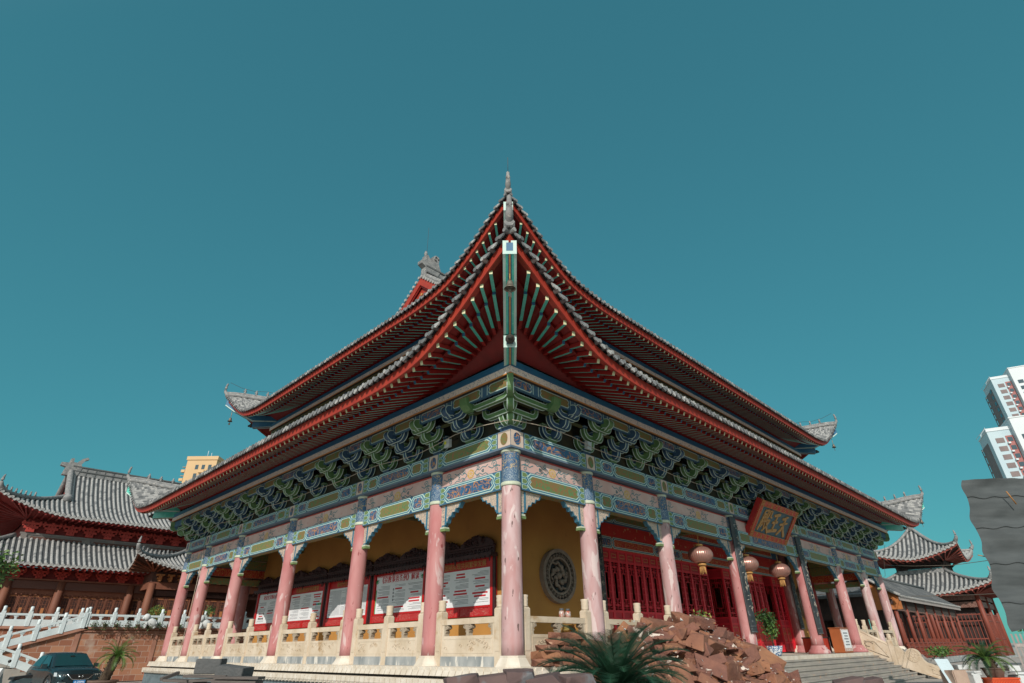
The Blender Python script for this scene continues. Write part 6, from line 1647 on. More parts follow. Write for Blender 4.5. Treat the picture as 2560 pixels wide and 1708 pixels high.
for k in range(12): mb.bx(PX0 + .35, PX1, PY + .0, PY + .03, 4.05 + .036*k, 4.06 + .036*k, 2)
mb.build('porch_frame', ['rh_wood', 'rh_wood_dark', 'rh_lattice', 'rh_gold'], rear)
for i, x in enumerate((2.45, 5.9, 9.6)):
    dup(rcol, V((x, PY + .05, 1.5)) - WL(rear), rear)
for x0, x1, n in ((2.9, 5.6, 3), (6.3, 9.3, 4)):
    w = (x1 - x0)/n
    for i in range(n): c = dup(lf, V((x0 + i*w, PY + .25, 0)) - WL(rear), rear); c.scale = (w/.62, 1, 1)

# terrace, ramp wall
mb = MB(); mb.bx(-2.2, 60, 35.6, 62, -1.4, 1.50, 0); mb.bx(-60, -2.2, 38.1, 62, -1.4, 1.55, 0); mb.bx(-2.3, 60, 35.45, 35.75, 1.50, 1.62, 1); mb.bx(-2.25, 60, 35.52, 35.6, 1.34, 1.42, 1); mb.bx(-60, -2.3, 37.95, 38.2, 1.55, 1.70, 1)
mb.prism([(-2.2, -1.4), (-2.2, 1.46), (-6.6, .10), (-6.6, -1.4)], lambda a, b, d: (a, d, b), 35.62, 37.6, 0, 0)
mb.hexa([(-6.7, 35.45, .08), (-2.1, 35.45, 1.50), (-2.1, 35.8, 1.50), (-6.7, 35.8, .08)], [(-6.7, 35.45, .23), (-2.1, 35.45, 1.65), (-2.1, 35.8, 1.65), (-6.7, 35.8, .23)], (1,)*6)
for x in (-2.5, -.3, 1.9, 4.1): mb.bx(x - .13, x + .13, 35.55, 35.6, -1.4, 1.34, 1)
t = mb.build('retaining_wall', ['red_brick', 'coping']); tag(t, 'red-brown stone block wall holding up the terrace of the rear hall, stairs along it', 'wall')
mb = MB()
for k in range(9): mb.bx(-6.6 + .3*k, -6.3 + .3*k, 32.95, 35.4, -1.4, .05 - .15*k, 0)
mb.bx(-9, -6.6, 32.95, 37.5, -1.4, .1, 0)
tag(mb.build('stone_stairs', ['stone_step']), 'flight of grey stairs between white railings at the far left', 'stairs')
def wbal(pts, label, gap=True):
    y = pts[0][1]; c = pts[len(pts)//2]
    t = thing('white_balustrade', label, 'balustrade', c, 'white marble balustrades before the rear hall')
    for x, y, z in pts:
        mb = MB(); mb.bx(x - .10, x + .10, y - .10, y + .10, z - .05, z + .82, 0); mb.lathe(x, y, [(.075, z + .82), (.095, z + .86), (.085, z + .92), (.095, z + 1.06), (.06, z + 1.10)], 10, 0); mb.build('post', ['marble_white'], t)
    for (x0, y0, z0), (x1, y1, z1) in zip(pts[:-1], pts[1:]):
        mb = MB(); f = lambda a, b, d: (x0 + (x1 - x0)*a, y0 + (y1 - y0)*a + d, z0 + (z1 - z0)*a + b)
        e = .10/max(.3, math.hypot(x1 - x0, y1 - y0))
        for b0, b1, dd in ((-.02, .36, .06), (.58, .70, .08)): mb.hexa([f(e, b0, -dd), f(1 - e, b0, -dd), f(1 - e, b0, dd), f(e, b0, dd)], [f(e, b1, -dd), f(1 - e, b1, -dd), f(1 - e, b1, dd), f(e, b1, dd)], (0,)*6)
        for a in (e + .02, .5, 1 - e - .02):
            w = .045 if a == .5 else .03
            mb.prism([(a - w, .36), (a + w, .36), (a + w*.8, .45), (a + w*1.9, .52), (a + w*2.3, .58), (a - w*2.3, .58), (a - w*1.9, .52), (a - w*.8, .45)], f, -.05, .05, 0, 0)
        mb.tube([f(.5 + .05*cos(k*PI/4), .53 + .04*sin(k*PI/4), -.055) for k in range(9)], .02, 4, 0)
        mb.build('rail_panel', ['marble_white'], t)
wbal([(x, 35.55, 1.66) for x in (-2.28, -.84, .54, 1.94, 3.34, 4.74, 6.14, 7.54, 8.94, 10.3)], 'level white marble balustrade along the red-brown terrace wall before the rear hall')
wbal([(x, 38.05, 1.72) for x in (-7.6, -6.25, -4.9, -3.55, -2.2)], 'level white marble balustrade further back, left of the terrace edge')
wbal([(-2.42, 35.5, 1.60), (-3.45, 35.5, 1.29), (-4.66, 35.5, .90), (-5.88, 35.5, .53), (-6.75, 35.5, .25)], 'sloping white marble balustrade descending leftwards along the red-brown wall')
wbal([(-6.9, 33.0, .02), (-5.5, 33.0, -.42), (-4.36, 33.0, -.84)], 'short sloping white marble balustrade behind the scooter and the dark car')
RN.seed(14)
for i in range(9):
    x = -1.9 + i*.62; z = 1.62; y = 35.15
    t = thing('wall_plant', 'straggly plant hanging over the coping of the red-brown terrace wall', 'plant', (x, y, z), 'plants along the terrace wall coping')
    mb = MB(); mb.lathe(x, y + .1, [(.10, z), (.14, z + .16), (.15, z + .18)], 10, 0); mb.build('pot', ['terracotta' if i % 3 else 'slab_white'], t)
    mb = MB(); leaves(mb, (x, y - .05, z + .12), .34, .30, 130, .11, (0, 1, 2), 50 + i, .8, .2); mb.build('foliage', ['leaf_c', 'trunk', 'leaf_a'], t)
t = thing('bush', 'rounded yellow-green bush on the terrace behind the level white balustrade', 'bush', (2.0, 37.2, 1.6))
mb = MB(); leaves(mb, (2.0, 37.2, 2.5), .65, .62, 900, .12, (0, 0, 1), 61, 0, .4); mb.build('foliage', ['leaf_b', 'leaf_y'], t); mb = MB(); mb.tube([(2, 37.2, 1.55), (2, 37.2, 2.5)], [.06, .03], 6, 0); mb.build('stem', ['trunk'], t)
for x, l in ((1.25, 'pale stone lion seated on the terrace wall left of the outermost pink column'), (4.7, 'white stone lion carrying a plant on the terrace wall between the pink columns')):
    t = thing('stone_lion', l, 'statue', (x, 35.1, 1.55)); mb = MB()
    mb.tube([(x + .35, 35.1, 1.7), (x + .1, 35.1, 1.9), (x - .2, 35.1, 2.05)], [.22, .26, .2], 10, 0); mb.ball((x - .32, 35.05, 2.22), .22, 7, 0); mb.ball((x - .50, 35.0, 2.16), .10, 5, 0)
    for a, b in ((-.25, -.1), (-.25, .12), (.3, -.14), (.3, .16)): mb.tube([(x + a, 35.1 + b, 1.95), (x + a - .05, 35.1 + b, 1.62), (x + a - .12, 35.1 + b, 1.6)], [.09, .07, .06], 7, 0)
    mb.tube([(x + .45, 35.1, 1.8), (x + .55, 35.1, 2.0), (x + .45, 35.1, 2.15)], [.05, .06, .03], 6, 0)
    mb.build('lion_body', ['slab_white'], t)
    if x > 3: mb = MB(); leaves(mb, (x + .2, 35.2, 2.75), .4, .45, 240, .13, (0, 1), 71, 0, .2); mb.build('foliage', ['leaf_a', 'leaf_b'], t)

# ------------------------------------------------------------------ car and scooter
ca = .12; cc = V((-4.72, 24.1, -1.4))
def TC(x, y, z): return (cc.x + x*cos(ca) - y*sin(ca), cc.y + x*sin(ca) + y*cos(ca), cc.z + z)
car = thing('parked_car', 'dark teal compact SUV with a blue number plate, parked before the red-brown wall', 'car', cc)
st = [(-2.18, .62, .72, .35), (-2.12, .80, .84, .27), (-1.95, .88, .93, .24), (-1.5, .92, 1.00, .24), (-.95, .92, 1.06, .24), (.2, .92, 1.05, .24), (1.3, .92, 1.07, .24), (1.95, .88, 1.04, .28), (2.14, .80, .95, .36), (2.18, .66, .80, .45)]
mb = MB(TC); rows = []
for y, w, h, b in st:
    half = [(w*.70, b), (w*.95, b + .10), (w, b + .28), (w*.985, (b + h)/2 + .08), (w*.99, h - .18), (w*.95, h - .06), (w*.80, h), (w*.4, h + .025), (0, h + .03)]
    full = [(x, y, z) for x, z in half] + [(-x, y, z) for x, z in half[-2::-1]]
    rows.append(full)
mb.grid(rows, 0, True); mb.poly(rows[0], 0); mb.poly(rows[-1][::-1], 0)
gh = [(-.98, .82, 1.03), (-.25, .66, 1.56), (.45, .66, 1.61), (1.35, .64, 1.58), (2.0, .70, 1.10)]
R2 = []
for y, w, z in gh:
    q = {-.98: [(.84, 1.00), (.80, 1.05), (0, 1.07)], 2.0: [(.82, 1.0), (.74, 1.06), (0, 1.12)]}.get(y, [(.86, 1.02), (w, z - .07), (w*.9, z), (0, z + .02)])
    if len(q) == 3: q = [q[0], q[1], q[1], q[2]]
    R2.append([(x, y, zz) for x, zz in q] + [(-x, y, zz) for x, zz in q[-2::-1]])
mb.grid(R2, 0, True); mb.poly(R2[-1], 0)
for y in (-1.32, 1.36):
    for s in (-1, 1): mb.tube([(s*.915, y + .43*cos(a), .36 + .43*sin(a)) for a in [-.3 + k*PI*1.19/10 for k in range(11)]], .035, 6, 1)
mb.bx(-.9, .9, -1.8, 1.9, .20, .30, 1)
body = mb.build('body', ['car_paint', 'black'], car)
mb = MB(TC); mb.poly([(-.74, -.985, 1.095), (.74, -.985, 1.095), (.60, -.33, 1.535), (-.60, -.33, 1.535)], 0)
for p in [(-.05, -.70, 1.30)]: mb.bx(-.08, .08, -.50, -.48, 1.44, 1.49, 1)
mb.build('windscreen', ['car_glass', 'black'], car)
for s in (-1, 1):
    mb = MB(TC); mb.poly([(s*.852, -.70, 1.08), (s*.852, .38, 1.08), (s*.69, .38, 1.51), (s*.69, -.16, 1.47)], 0); mb.build('side_window', ['car_glass'], car)
    mb = MB(TC); mb.poly([(s*.852, .46, 1.08), (s*.852, 1.45, 1.09), (s*.70, 1.25, 1.48), (s*.69, .46, 1.51)], 0); mb.build('side_window', ['car_glass'], car)
    mb = MB(TC); mb.hexa([(s*.50, -2.17, .70), (s*.88, -2.00, .72), (s*.90, -1.85, .72), (s*.5, -2.0, .70)], [(s*.46, -2.14, .82), (s*.88, -1.93, .86), (s*.90, -1.78, .86), (s*.5, -1.98, .84)], (0,)*6)
    for k in range(4): mb.bx(min(s*(.54 + .08*k), s*(.58 + .08*k)), max(s*(.54 + .08*k), s*(.58 + .08*k)), -2.19 + .03*k, -2.14 + .03*k, .72, .79, 1)
    mb.build('headlight', ['lamp_glass', 'chrome'], car)
    mb = MB(TC); mb.bx(min(s*.5, s*.82), max(s*.5, s*.82), -2.20, -2.08, .46, .49, 0); mb.build('fog_light', ['chrome'], car)
    mb = MB(TC); mb.tube([(s*.86, -.62, 1.05), (s*.96, -.64, 1.08)], .03, 6, 0); mb.hexa([(s*.92, -.72, 1.02), (s*1.12, -.68, 1.02), (s*1.12, -.56, 1.02), (s*.92, -.56, 1.02)], [(s*.92, -.72, 1.18), (s*1.10, -.68, 1.17), (s*1.10, -.56, 1.17), (s*.92, -.56, 1.18)], (0,)*6); mb.build('wing_mirror', ['car_paint'], car)
    for y in (-1.32, 1.36):
        wheel = MB(TC)
        for rr, zz in (): pass
        n = 24; P = [(s*.70, .30), (s*.70, .345), (s*.90, .345), (s*.92, .32), (s*.92, .25)]
        rows = [[(x, y + r*cos(2*PI*k/n), .345 + r*sin(2*PI*k/n)) for k in range(n + 1)] for x, r in P]; wheel.grid(rows, 0, True)
        wo = wheel.build('wheel', ['tyre'], car)
        mb = MB(TC); mb.poly([(s*.90, y + .245*cos(2*PI*k/n), .345 + .245*sin(2*PI*k/n)) for k in range(n)], 1)
        for k in range(5): a = 2*PI*k/5; mb.beam((s*.915, y, .345), (s*.915, y + .24*cos(a), .345 + .24*sin(a)), .05, .02, (0,)*6, side=(0, -sin(a), cos(a)))
        mb.tube([(s*.915, y + .24*cos(2*PI*k/n), .345 + .24*sin(2*PI*k/n)) for k in range(n + 1)], .02, 5, 0)
        mb.build('rim', ['chrome', 'black'], wo)
mb = MB(TC); mb.bx(-.44, .44, -2.205, -2.1, .60, .78, 0); mb.tube([(-.52, -2.17, .80), (-.3, -2.21, .60), (0, -2.22, .57), (.3, -2.21, .60), (.52, -2.17, .80)], .022, 6, 1); mb.bx(-.7, .7, -2.19, -2.0, .30, .42, 0)
for p, q in (((-.06, .63), (-.075, .75)), ((.06, .63), (.075, .75)), ((-.06, .69), (.06, .69))): mb.tube([(p[0], -2.215, p[1]), (q[0], -2.215, q[1])], .012, 5, 1)
mb.build('grille', ['black', 'chrome'], car)
mb = MB(TC); mb.bx(-.22, .22, -2.225, -2.20, .42, .555, 0); pl = mb.build('number_plate', ['plate_blue'], car)
glyphs('A·Z0996', .105, lambda a, b, d: TC(a, -2.227 - d, .487 + b), 0, 'plate_lettering', 'plate_white', pl, extr=.002)
s0 = V((-7.05, 21.0, -1.4)); sa = -1.0
def TS(x, y, z): return (s0.x + x*cos(sa) - y*sin(sa), s0.y + x*sin(sa) + y*cos(sa), s0.z + z)
sco = thing('parked_scooter', 'grey-blue motor scooter with a black seat parked left of the dark car', 'scooter', s0)
for y, nm in ((-.62, 'wheel'), (.62, 'wheel')):
    mb = MB(TS); n = 20; mb.tube([(0, y + .22*cos(2*PI*k/n), .25 + .22*sin(2*PI*k/n)) for k in range(n + 1)], .055, 8, 0); wo = mb.build('wheel', ['tyre'], sco)
    mb = MB(TS); mb.tube([(0, y + .15*cos(2*PI*k/n), .25 + .15*sin(2*PI*k/n)) for k in range(n + 1)], .02, 5, 0)
    for k in range(5): mb.tube([(0, y, .25), (0, y + .15*cos(k*1.257), .25 + .15*sin(k*1.257))], .015, 4, 0)
    mb.build('rim', ['chrome'], wo)
mb = MB(TS)
prof_s = [(-.50, .40), (-.30, .34), (.10, .30), (.40, .34), (.85, .52), (.95, .68), (.55, .72), (.25, .66), (.12, .42), (-.18, .40), (-.30, .55), (-.42, .98), (-.52, 1.0), (-.60, .62), (-.78, .52), (-.70, .44)]
mb.prism(prof_s, lambda a, b, d: (d, a, b), -.15, .15, 0, 0); mb.tube([(0, -.62, .25), (0, -.52, .7), (0, -.44, 1.02)], .04, 6, 0)
mb.build('scooter_body', ['scooter'], sco)
mb = MB(TS); mb.prism([(-.62, .45), (-.55, .5), (-.42, 1.05), (-.50, 1.10), (-.70, .66)], lambda a, b, d: (d, a, b), -.17, .17, 0, 0); mb.build('leg_shield', ['scooter_white'], sco)
mb = MB(TS); mb.hexa([(-.13, .10, .68), (.13, .10, .68), (.10, .92, .72), (-.10, .92, .72)], [(-.12, .14, .78), (.12, .14, .78), (.09, .92, .83), (-.09, .92, .83)], (0,)*6); mb.build('seat', ['seat_black'], sco)
mb = MB(TS); mb.tube([(-.34, -.30, 1.08), (-.15, -.42, 1.10), (.15, -.42, 1.10), (.34, -.30, 1.08)], .02, 6, 0)
for s in (-1, 1): mb.tube([(s*.2, -.42, 1.10), (s*.28, -.44, 1.30)], .008, 4, 0); mb.ball((s*.29, -.44, 1.33), .06, 5, 0)
mb.build('handlebar', ['black'], sco)
mb = MB(TS); mb.ball((0, -.56, .98), .09, 6, 0); mb.build('headlight', ['lamp_glass'], sco)

# ------------------------------------------------------------------ trees
def tree(name, label, base, h, cr, n, mats, seed, group=None, sz=.2, lobes=7):
    t = thing(name, label, 'tree', base, group); b = V(base); r = random.Random(seed)
    mb = MB(); mb.tube([b, b + V((.1, .05, h*.35)), b + V((-.05, .1, h*.7)), b + V((.05, 0, h*.92))], [.22*h/6, .16*h/6, .10*h/6, .03], 8, 0)
    mb2 = MB()
    for k in range(lobes):
        a = 2*PI*k/lobes + r.random(); rr = cr*r.uniform(.35, .62); c = b + V((rr*cos(a), rr*sin(a), h*r.uniform(.52, .95)))
        mb.tube([b + V((0, 0, h*.4)), b.lerp(c, .6) + V((0, 0, h*.18)), c], [.07*h/6, .05*h/6, .02], 6, 0)
        leaves(mb2, c, cr*r.uniform(.35, .6), cr*r.uniform(.3, .5), n//lobes, sz, [(0, 0, 1), (0, 2), (1, 0)][k % 3], seed*10 + k, .2, .35)
    mb.build('trunk', ['trunk'], t); mb2.build('crown', mats, t); return t
tree('leafy_tree', 'dark leafy tree reaching in at the left edge before the rear hall', (-10.15, 25.5, -1.4), 7.4, 2.4, 5200, ['leaf_a', 'leaf_b', 'leaf_c'], 3, None, .22)
G2 = 'trees behind the roofed walkway'
for i, (x, y, h, l) in enumerate(((58, 11, 4.6, 'bright green tree showing through the posts of the roofed walkway, nearest the hall'), (66, 12, 5.2, 'bright green tree showing through the posts of the roofed walkway, farther from the hall'), (50, 10.5, 4.0, 'small leafy tree glimpsed between the right-hand pink columns'), (40.5, 9.5, 3.6, 'leafy shrub-like tree seen past the hall through the right end of its gallery'))):
    tree('leafy_tree', l, (x, y, -1.4), h, 2.6, 2600, ['leaf_b', 'leaf_y', 'leaf_a'], 20 + i, G2, .3, 8)
tree('leafy_tree', 'yellow-green tree beside the pavilion, left of the black netting', (52, -6.6, -1.4), 4.9, 2.3, 3800, ['leaf_b', 'leaf_y', 'leaf_a'], 41, None, .24, 9)
tree('leafy_tree', 'green tree behind the slatted fence at the right edge', (60, -12.5, -1.4), 4.2, 2.8, 3000, ['leaf_b', 'leaf_y', 'leaf_c'], 42, None, .28, 9)

# ------------------------------------------------------------------ pavilion and walkway at the right
PC = (65.9, 2.55)
pav = thing('pavilion', 'two-tiered square pavilion with sweeping grey tiled roofs and red posts beyond the walkway', 'pavilion', (PC[0], PC[1], -1.4))
def sq(h): return (PC[0] - h, PC[0] + h, PC[1] - h, PC[1] + h)
S1, r1 = ringroof(pav, 'upper_roof', *sq(2.55), 'FLBR', 1.45, .25, 7.55, 1.15, 3.2, 1.8, 2.55, lambda D: .28 + .22*D + .165*D*D if D > 0 else .28, .40, 16, rm='pav_fascia', lift=.13, figs=False)
mb = MB(); za = S1['F'].z(2.55, 2.55); mb.lathe(PC[0], PC[1], [(.42, za - .3), (.30, za + .1), (.38, za + .2), (.22, za + .45), (.30, za + .6), (.16, za + .8), (.20, za + 1.0), (.02, za + 1.3)], 14, 0); mb.build('roof_finial', ['ridge_grey'], r1)
S2, r2 = ringroof(pav, 'lower_roof', *sq(4.2), 'FLBR', 1.55, .3, 4.15, .85, 3.4, 2.0, 2.25, lambda D: .28 + .38*D + .055*D*D if D > 0 else .28, .40, 14, rm='pav_fascia', lift=.13, figs=False)
mb = MB(); a = sq(2.05); zt = S2['F'].z(4.2, 2.25)
for q in range(4):
    x0, x1, y0, y1 = a
    P = [((x0, y0), (x1, y0)), ((x0, y0), (x0, y1)), ((x1, y0), (x1, y1)), ((x0, y1), (x1, y1))][q]
    mb.beam((*P[0], zt + .25), (*P[1], zt + .25), .35, .4, (1,)*6); mb.beam((*P[0], 7.75), (*P[1], 7.75), .25, .35, (0,)*6); mb.beam((*P[0], 7.1), (*P[1], 7.1), .12, .10, (0,)*6); mb.beam((*P[0], 6.78), (*P[1], 6.78), .12, .08, (0,)*6)
    A, B = V((*P[0], 0)), V((*P[1], 0))
    for k in range(33): p = A.lerp(B, k/32); mb.bx(p.x - .018, p.x + .018, p.y - .018, p.y + .018, 6.7, 7.5, 0)
    for k in range(4): mb.beam((*P[0], 7.18 + k*.08), (*P[1], 7.18 + k*.08), .03, .03, (0,)*6)
for x in (a[0], a[1]):
    for y in (a[2], a[3]): mb.lathe(x, y, [(.16, 6.3), (.15, 7.8)], 10, 0)
for x in (a[0], a[1]):          # bracing under the upper eave corners
    for y in (a[2], a[3]): mb.tube([(x, y, 7.2), (x + (x - PC[0])*.25, y + (y - PC[1])*.25, 7.7)], .10, 6, 0)
mb.build('lantern_storey', ['pav_dark', 'ridge_grey'], pav)
a = sq(4.2); col0 = None
for x in (a[0], PC[0], a[1]):
    for y in (a[2], PC[1], a[3]):
        if (x, y) == PC: continue
        if col0 is None: mb = MB(); mb.lathe(x, y, [(.24, -1.1), (.22, 2), (.20, 4.2)], 14, 0); col0 = mb.build('post', ['pav_red'], pav, loc=(x, y, -1.1))
        else: dup(col0, V((x, y, -1.1)) - WL(pav), pav)
mb = MB()
for P in (((a[0], a[2]), (a[1], a[2])), ((a[0], a[2]), (a[0], a[3])), ((a[1], a[2]), (a[1], a[3])), ((a[0], a[3]), (a[1], a[3]))):
    mb.beam((*P[0], 4.2), (*P[1], 4.2), .2, .45, (1,)*6); mb.beam((*P[0], 3.6), (*P[1], 3.6), .12, .5, (1,)*6)
    A, B = V((*P[0], 0)), V((*P[1], 0))
    for k in range(29): p = A.lerp(B, k/28); mb.bx(p.x - .03, p.x + .03, p.y - .03, p.y + .03, -.3, 2.6, 0)
    for z in (-.2, .5, 2.0, 2.55): mb.beam((*P[0], z), (*P[1], z), .08, .10, (0,)*6)
    mb.beam((*P[0], -.3), (*P[1], -.3), .14, .8, (0,)*6)
mb.build('lattice_wall', ['pav_red', 'pav_carve'], pav)
mb = MB(); mb.bx(a[0] - .6, a[1] + .6, a[2] - .6, a[3] + .6, -1.4, -1.0, 0); mb.bx(a[0] + .6, a[1] - .6, a[2] + .6, a[3] - .6, -1.0, 4, 1); mb.build('pavilion_base', ['stone_grey', 'pav_dark'], pav)
cpt = V((-11.217, -11.098, .157)); pav.location = cpt + (V(pav.location) - cpt)*1.25; pav.scale = (1.25,)*3     # stands clear beyond the walkway's far end
walk = thing('roofed_walkway', 'long low roofed walkway with orange gable, red posts and railings right of the hall', 'walkway', (54, 4, -1.4))
GX0, GX1 = 45.5, 70.0
mb = MB(); rows = []
n = int((GX1 - GX0)/.16)
for i in range(n*2 + 1):
    x = GX0 + (GX1 - GX0)*i/(n*2); b = .05*(i % 2)
    rows.append([(x, 1.2, 3.48 + b), (x, 2.1, 4.02 + b), (x, 3.1, 4.75 + b), (x, 4.0, 5.42 + b)])
mb.grid(rows, 0, False, lambda j, k: RN.choice((0, 1, 1, 2)) if j % 2 else RN.choice((1, 2)))
mb.grid([[(x, 8 - y, z) for x, y, z in r] for r in rows[::8]], 1)
rf = mb.build('tiled_roof', ['tile_mid', 'tile_dark', 'tile_pan'], walk)
mb = MB(); mb.tube([(GX0 - .1, 4, 5.52), (GX1, 4, 5.52)], .14, 6, 0)
for i in range(int((GX1 - GX0)/.26)): mb.prism([(.08*cos(k*PI/4), .08*sin(k*PI/4)) for k in range(8)], lambda p, q, d: (GX0 + .1 + i*.26 + p, 1.2 - d, 3.5 + q), 0, .06, 1, 1)
mb.hexa([(GX0, 1.25, 3.18), (GX1, 1.25, 3.18), (GX1, 1.32, 3.18), (GX0, 1.32, 3.18)], [(GX0, 1.25, 3.45), (GX1, 1.25, 3.45), (GX1, 1.32, 3.45), (GX0, 1.32, 3.45)], (2,)*6)
mb.tube([(GX0 - .02, 1.15, 3.55), (GX0 - .02, 2.1, 4.10), (GX0 - .02, 3.1, 4.83), (GX0 - .02, 4.0, 5.5)], .12, 6, 1); mb.build('roof_trim', ['tile_dark', 'tile_lit', 'fence_grey'], rf)
mb = MB(); mb.hexa([(GX0 + .1, 1.3, 2.55), (GX0 + .3, 1.3, 2.55), (GX0 + .3, 3.4, 2.55), (GX0 + .1, 3.4, 2.55)], [(GX0 + .1, 1.3, 3.45), (GX0 + .3, 1.3, 3.45), (GX0 + .3, 3.4, 4.8), (GX0 + .1, 3.4, 4.8)], (0,)*6); mb.build('gable_board', ['gable_orange'], walk)
wp = None
for i, x in enumerate([GX0 + .4 + k*3.45 for k in range(8)]):
    for y in (1.9, 6.1):
        if wp is None: mb = MB(); mb.lathe(x, y, [(.17, -1.0), (.15, 3.4)], 12, 0); wp = mb.build('post', ['pav_red'], walk, loc=(x, y, -1))
        else: dup(wp, V((x, y, -1)) - WL(walk), walk)
mb = MB()
for y in (1.9, 6.1):
    mb.beam((GX0, y, 3.3), (GX1, y, 3.3), .16, .35, (0,)*6)
    if y > 5:
        for i in (0, 1, 3, 4, 6): mb.bx(GX0 + .6 + i*3.45, GX0 + 3.3 + i*3.45, 5.95, 6.0, -.9, 3.0, 0)  # dark back panels added to stand for the walkway's shaded interior
    for i in range(7):
        x = GX0 + .4 + i*3.45
        mb.prism([(x + .2, 3.1), (x + 3.25, 3.1), (x + 3.25, 2.1), (x + 2.8, 2.5), (x + .65, 2.5), (x + .2, 2.1)], lambda p, q, d: (p, y + d, q), -.05, .05, 1, 1)
mb.build('hanging_fret', ['pav_dark', 'pav_carve'], walk)
mb = MB()
for y in (1.75, 6.25):
    for z in (.22, -.05, -.35, -.65): mb.beam((GX0, y, z), (GX1, y, z), .07, .09, (0,)*6)
    for k in range(int((GX1 - GX0)/.4)): mb.bx(GX0 + k*.4, GX0 + .06 + k*.4, y - .03, y + .03, -.9, .2, 0)
    for k in range(15): mb.bx(GX0 + .3 + k*1.55, GX0 + .5 + k*1.55, y - .08, y + .08, -.95, .5, 0)
mb.build('railing', ['pav_red'], walk)
mb = MB(); mb.bx(GX0 - .3, GX1, 1.4, 6.6, -1.4, -.95, 0); mb.build('walkway_floor', ['stone_grey'], walk)
mb = MB(); mb.poly([(GX0, 1.4, 3.35), (GX1, 1.4, 3.35), (GX1, 4, 5.2), (GX0, 4, 5.2)], 0); mb.poly([(GX0, 6.6, 3.35), (GX1, 6.6, 3.35), (GX1, 4, 5.2), (GX0, 4, 5.2)], 0); mb.build('roof_lining', ['pav_dark'], rf)
wing = thing('timber_wing', 'dark timber side building half hidden behind the right end of the hall', 'building', (50, 16, -1.4))
mb = MB(); mb.bx(45.4, 54, 7.2, 30, -1.4, 3.6, 0); mb.bx(44.2, 45.3, 3.5, 30, 1.9, 3.9, 0); mb.bx(44.6, 44.8, 3.5, 30, -1.4, -.3, 0); mb.build('wall', ['pav_dark'], wing)
mb = MB(); mb.prism([(43.8, 3.7), (49, 5.8), (54.6, 3.7), (54.6, 3.55), (49, 5.6), (43.8, 3.5)], lambda a, b, d: (a, d, b), 3.5, 30.5, 0, 0); mb.build('roof', ['tile_dark'], wing)
for k in range(6):
    mb = MB(); mb.lathe(44.7, 3.9 + k*3.4, [(.16, -1.4), (.15, 3.2)], 10, 0); mb.build('post', ['rh_wood'], wing)
t = thing('slatted_fence', 'grey slatted fence at the right edge below the black netting', 'fence', (36, -9, -1.2))
A, B = V((33.5, -6.2, 0)), V((40.5, -14.0, 0))
mb = MB()
for k in range(44): p = A.lerp(B, k/43); mb.bx(p.x - .05, p.x + .05, p.y - .04, p.y + .04, -1.3, .55, 0)
mb.build('slats', ['fence_grey'], t)
mb = MB(); mb.beam((A.x, A.y, .05), (B.x, B.y, .05), .1, .14, (0,)*6); mb.beam((A.x, A.y, -.9), (B.x, B.y, -.9), .1, .14, (0,)*6); mb.build('rails', ['fence_grey'], t)

# ------------------------------------------------------------------ far apartment towers
def tower_frame(F, aL, aR):
    # F: near corner; dL: direction of the left face away from it; dR: of the right face
    return lambda a, b, z: (F[0] + aR[0]*a + aL[0]*b, F[1] + aR[1]*a + aL[1]*b, z)
t = thing('apartment_tower', 'yellow apartment tower peeping over the roof eaves at the left', 'apartment block', (50, 205, -1.4))
Tf = tower_frame((53.3, 201.0), (-.707, .707), (.70, .714))
mb = MB(Tf); mb.bx(0, 9, 0, 10.6, -1.4, 60.6, 0); mb.bx(-.3, 9.3, -.3, 10.9, 60.6, 61.9, 0); mb.bx(1, 8, 1, 9, 61.9, 62.3, 1); mb.build('wall', ['tower_yellow', 'tower_brown'], t)
for fl in range(4):
    z = 57.2 - fl*3.1
    for b in (1.6, 3.9, 6.2):
        if b == 3.9 and fl % 2: continue
        mb = MB(Tf); mb.bx(-.06, 0, b, b + 1.1, z, z + 1.6, 0); mb.build('window', ['glass'], t)
    for b0 in (2.6, 5.1):
        mb = MB(Tf); mb.bx(-.7, -.0, 4.0 - .4, 5.6, z - 1.3, z - .5, 0); mb.build('balcony', ['tower_yellow'], t); break
    mb = MB(Tf); mb.bx(-.2, .9, 10.6, 11.9, z - 1.0, z - .1, 0); mb.bx(-.1, .8, 10.65, 11.8, z + .8, z + .9, 0); mb.build('balcony', ['tower_yellow'], t)
    mb = MB(Tf); mb.bx(2, 3.4, -.06, 0, z, z + 1.6, 0); mb.build('window', ['glass'], t)
for a in (2.0, 4.5): mb = MB(Tf); mb.tube([(a, 5, 62), (a, 5, 64.6)], .09, 5, 0); mb.build('mast', ['tower_white'], t)
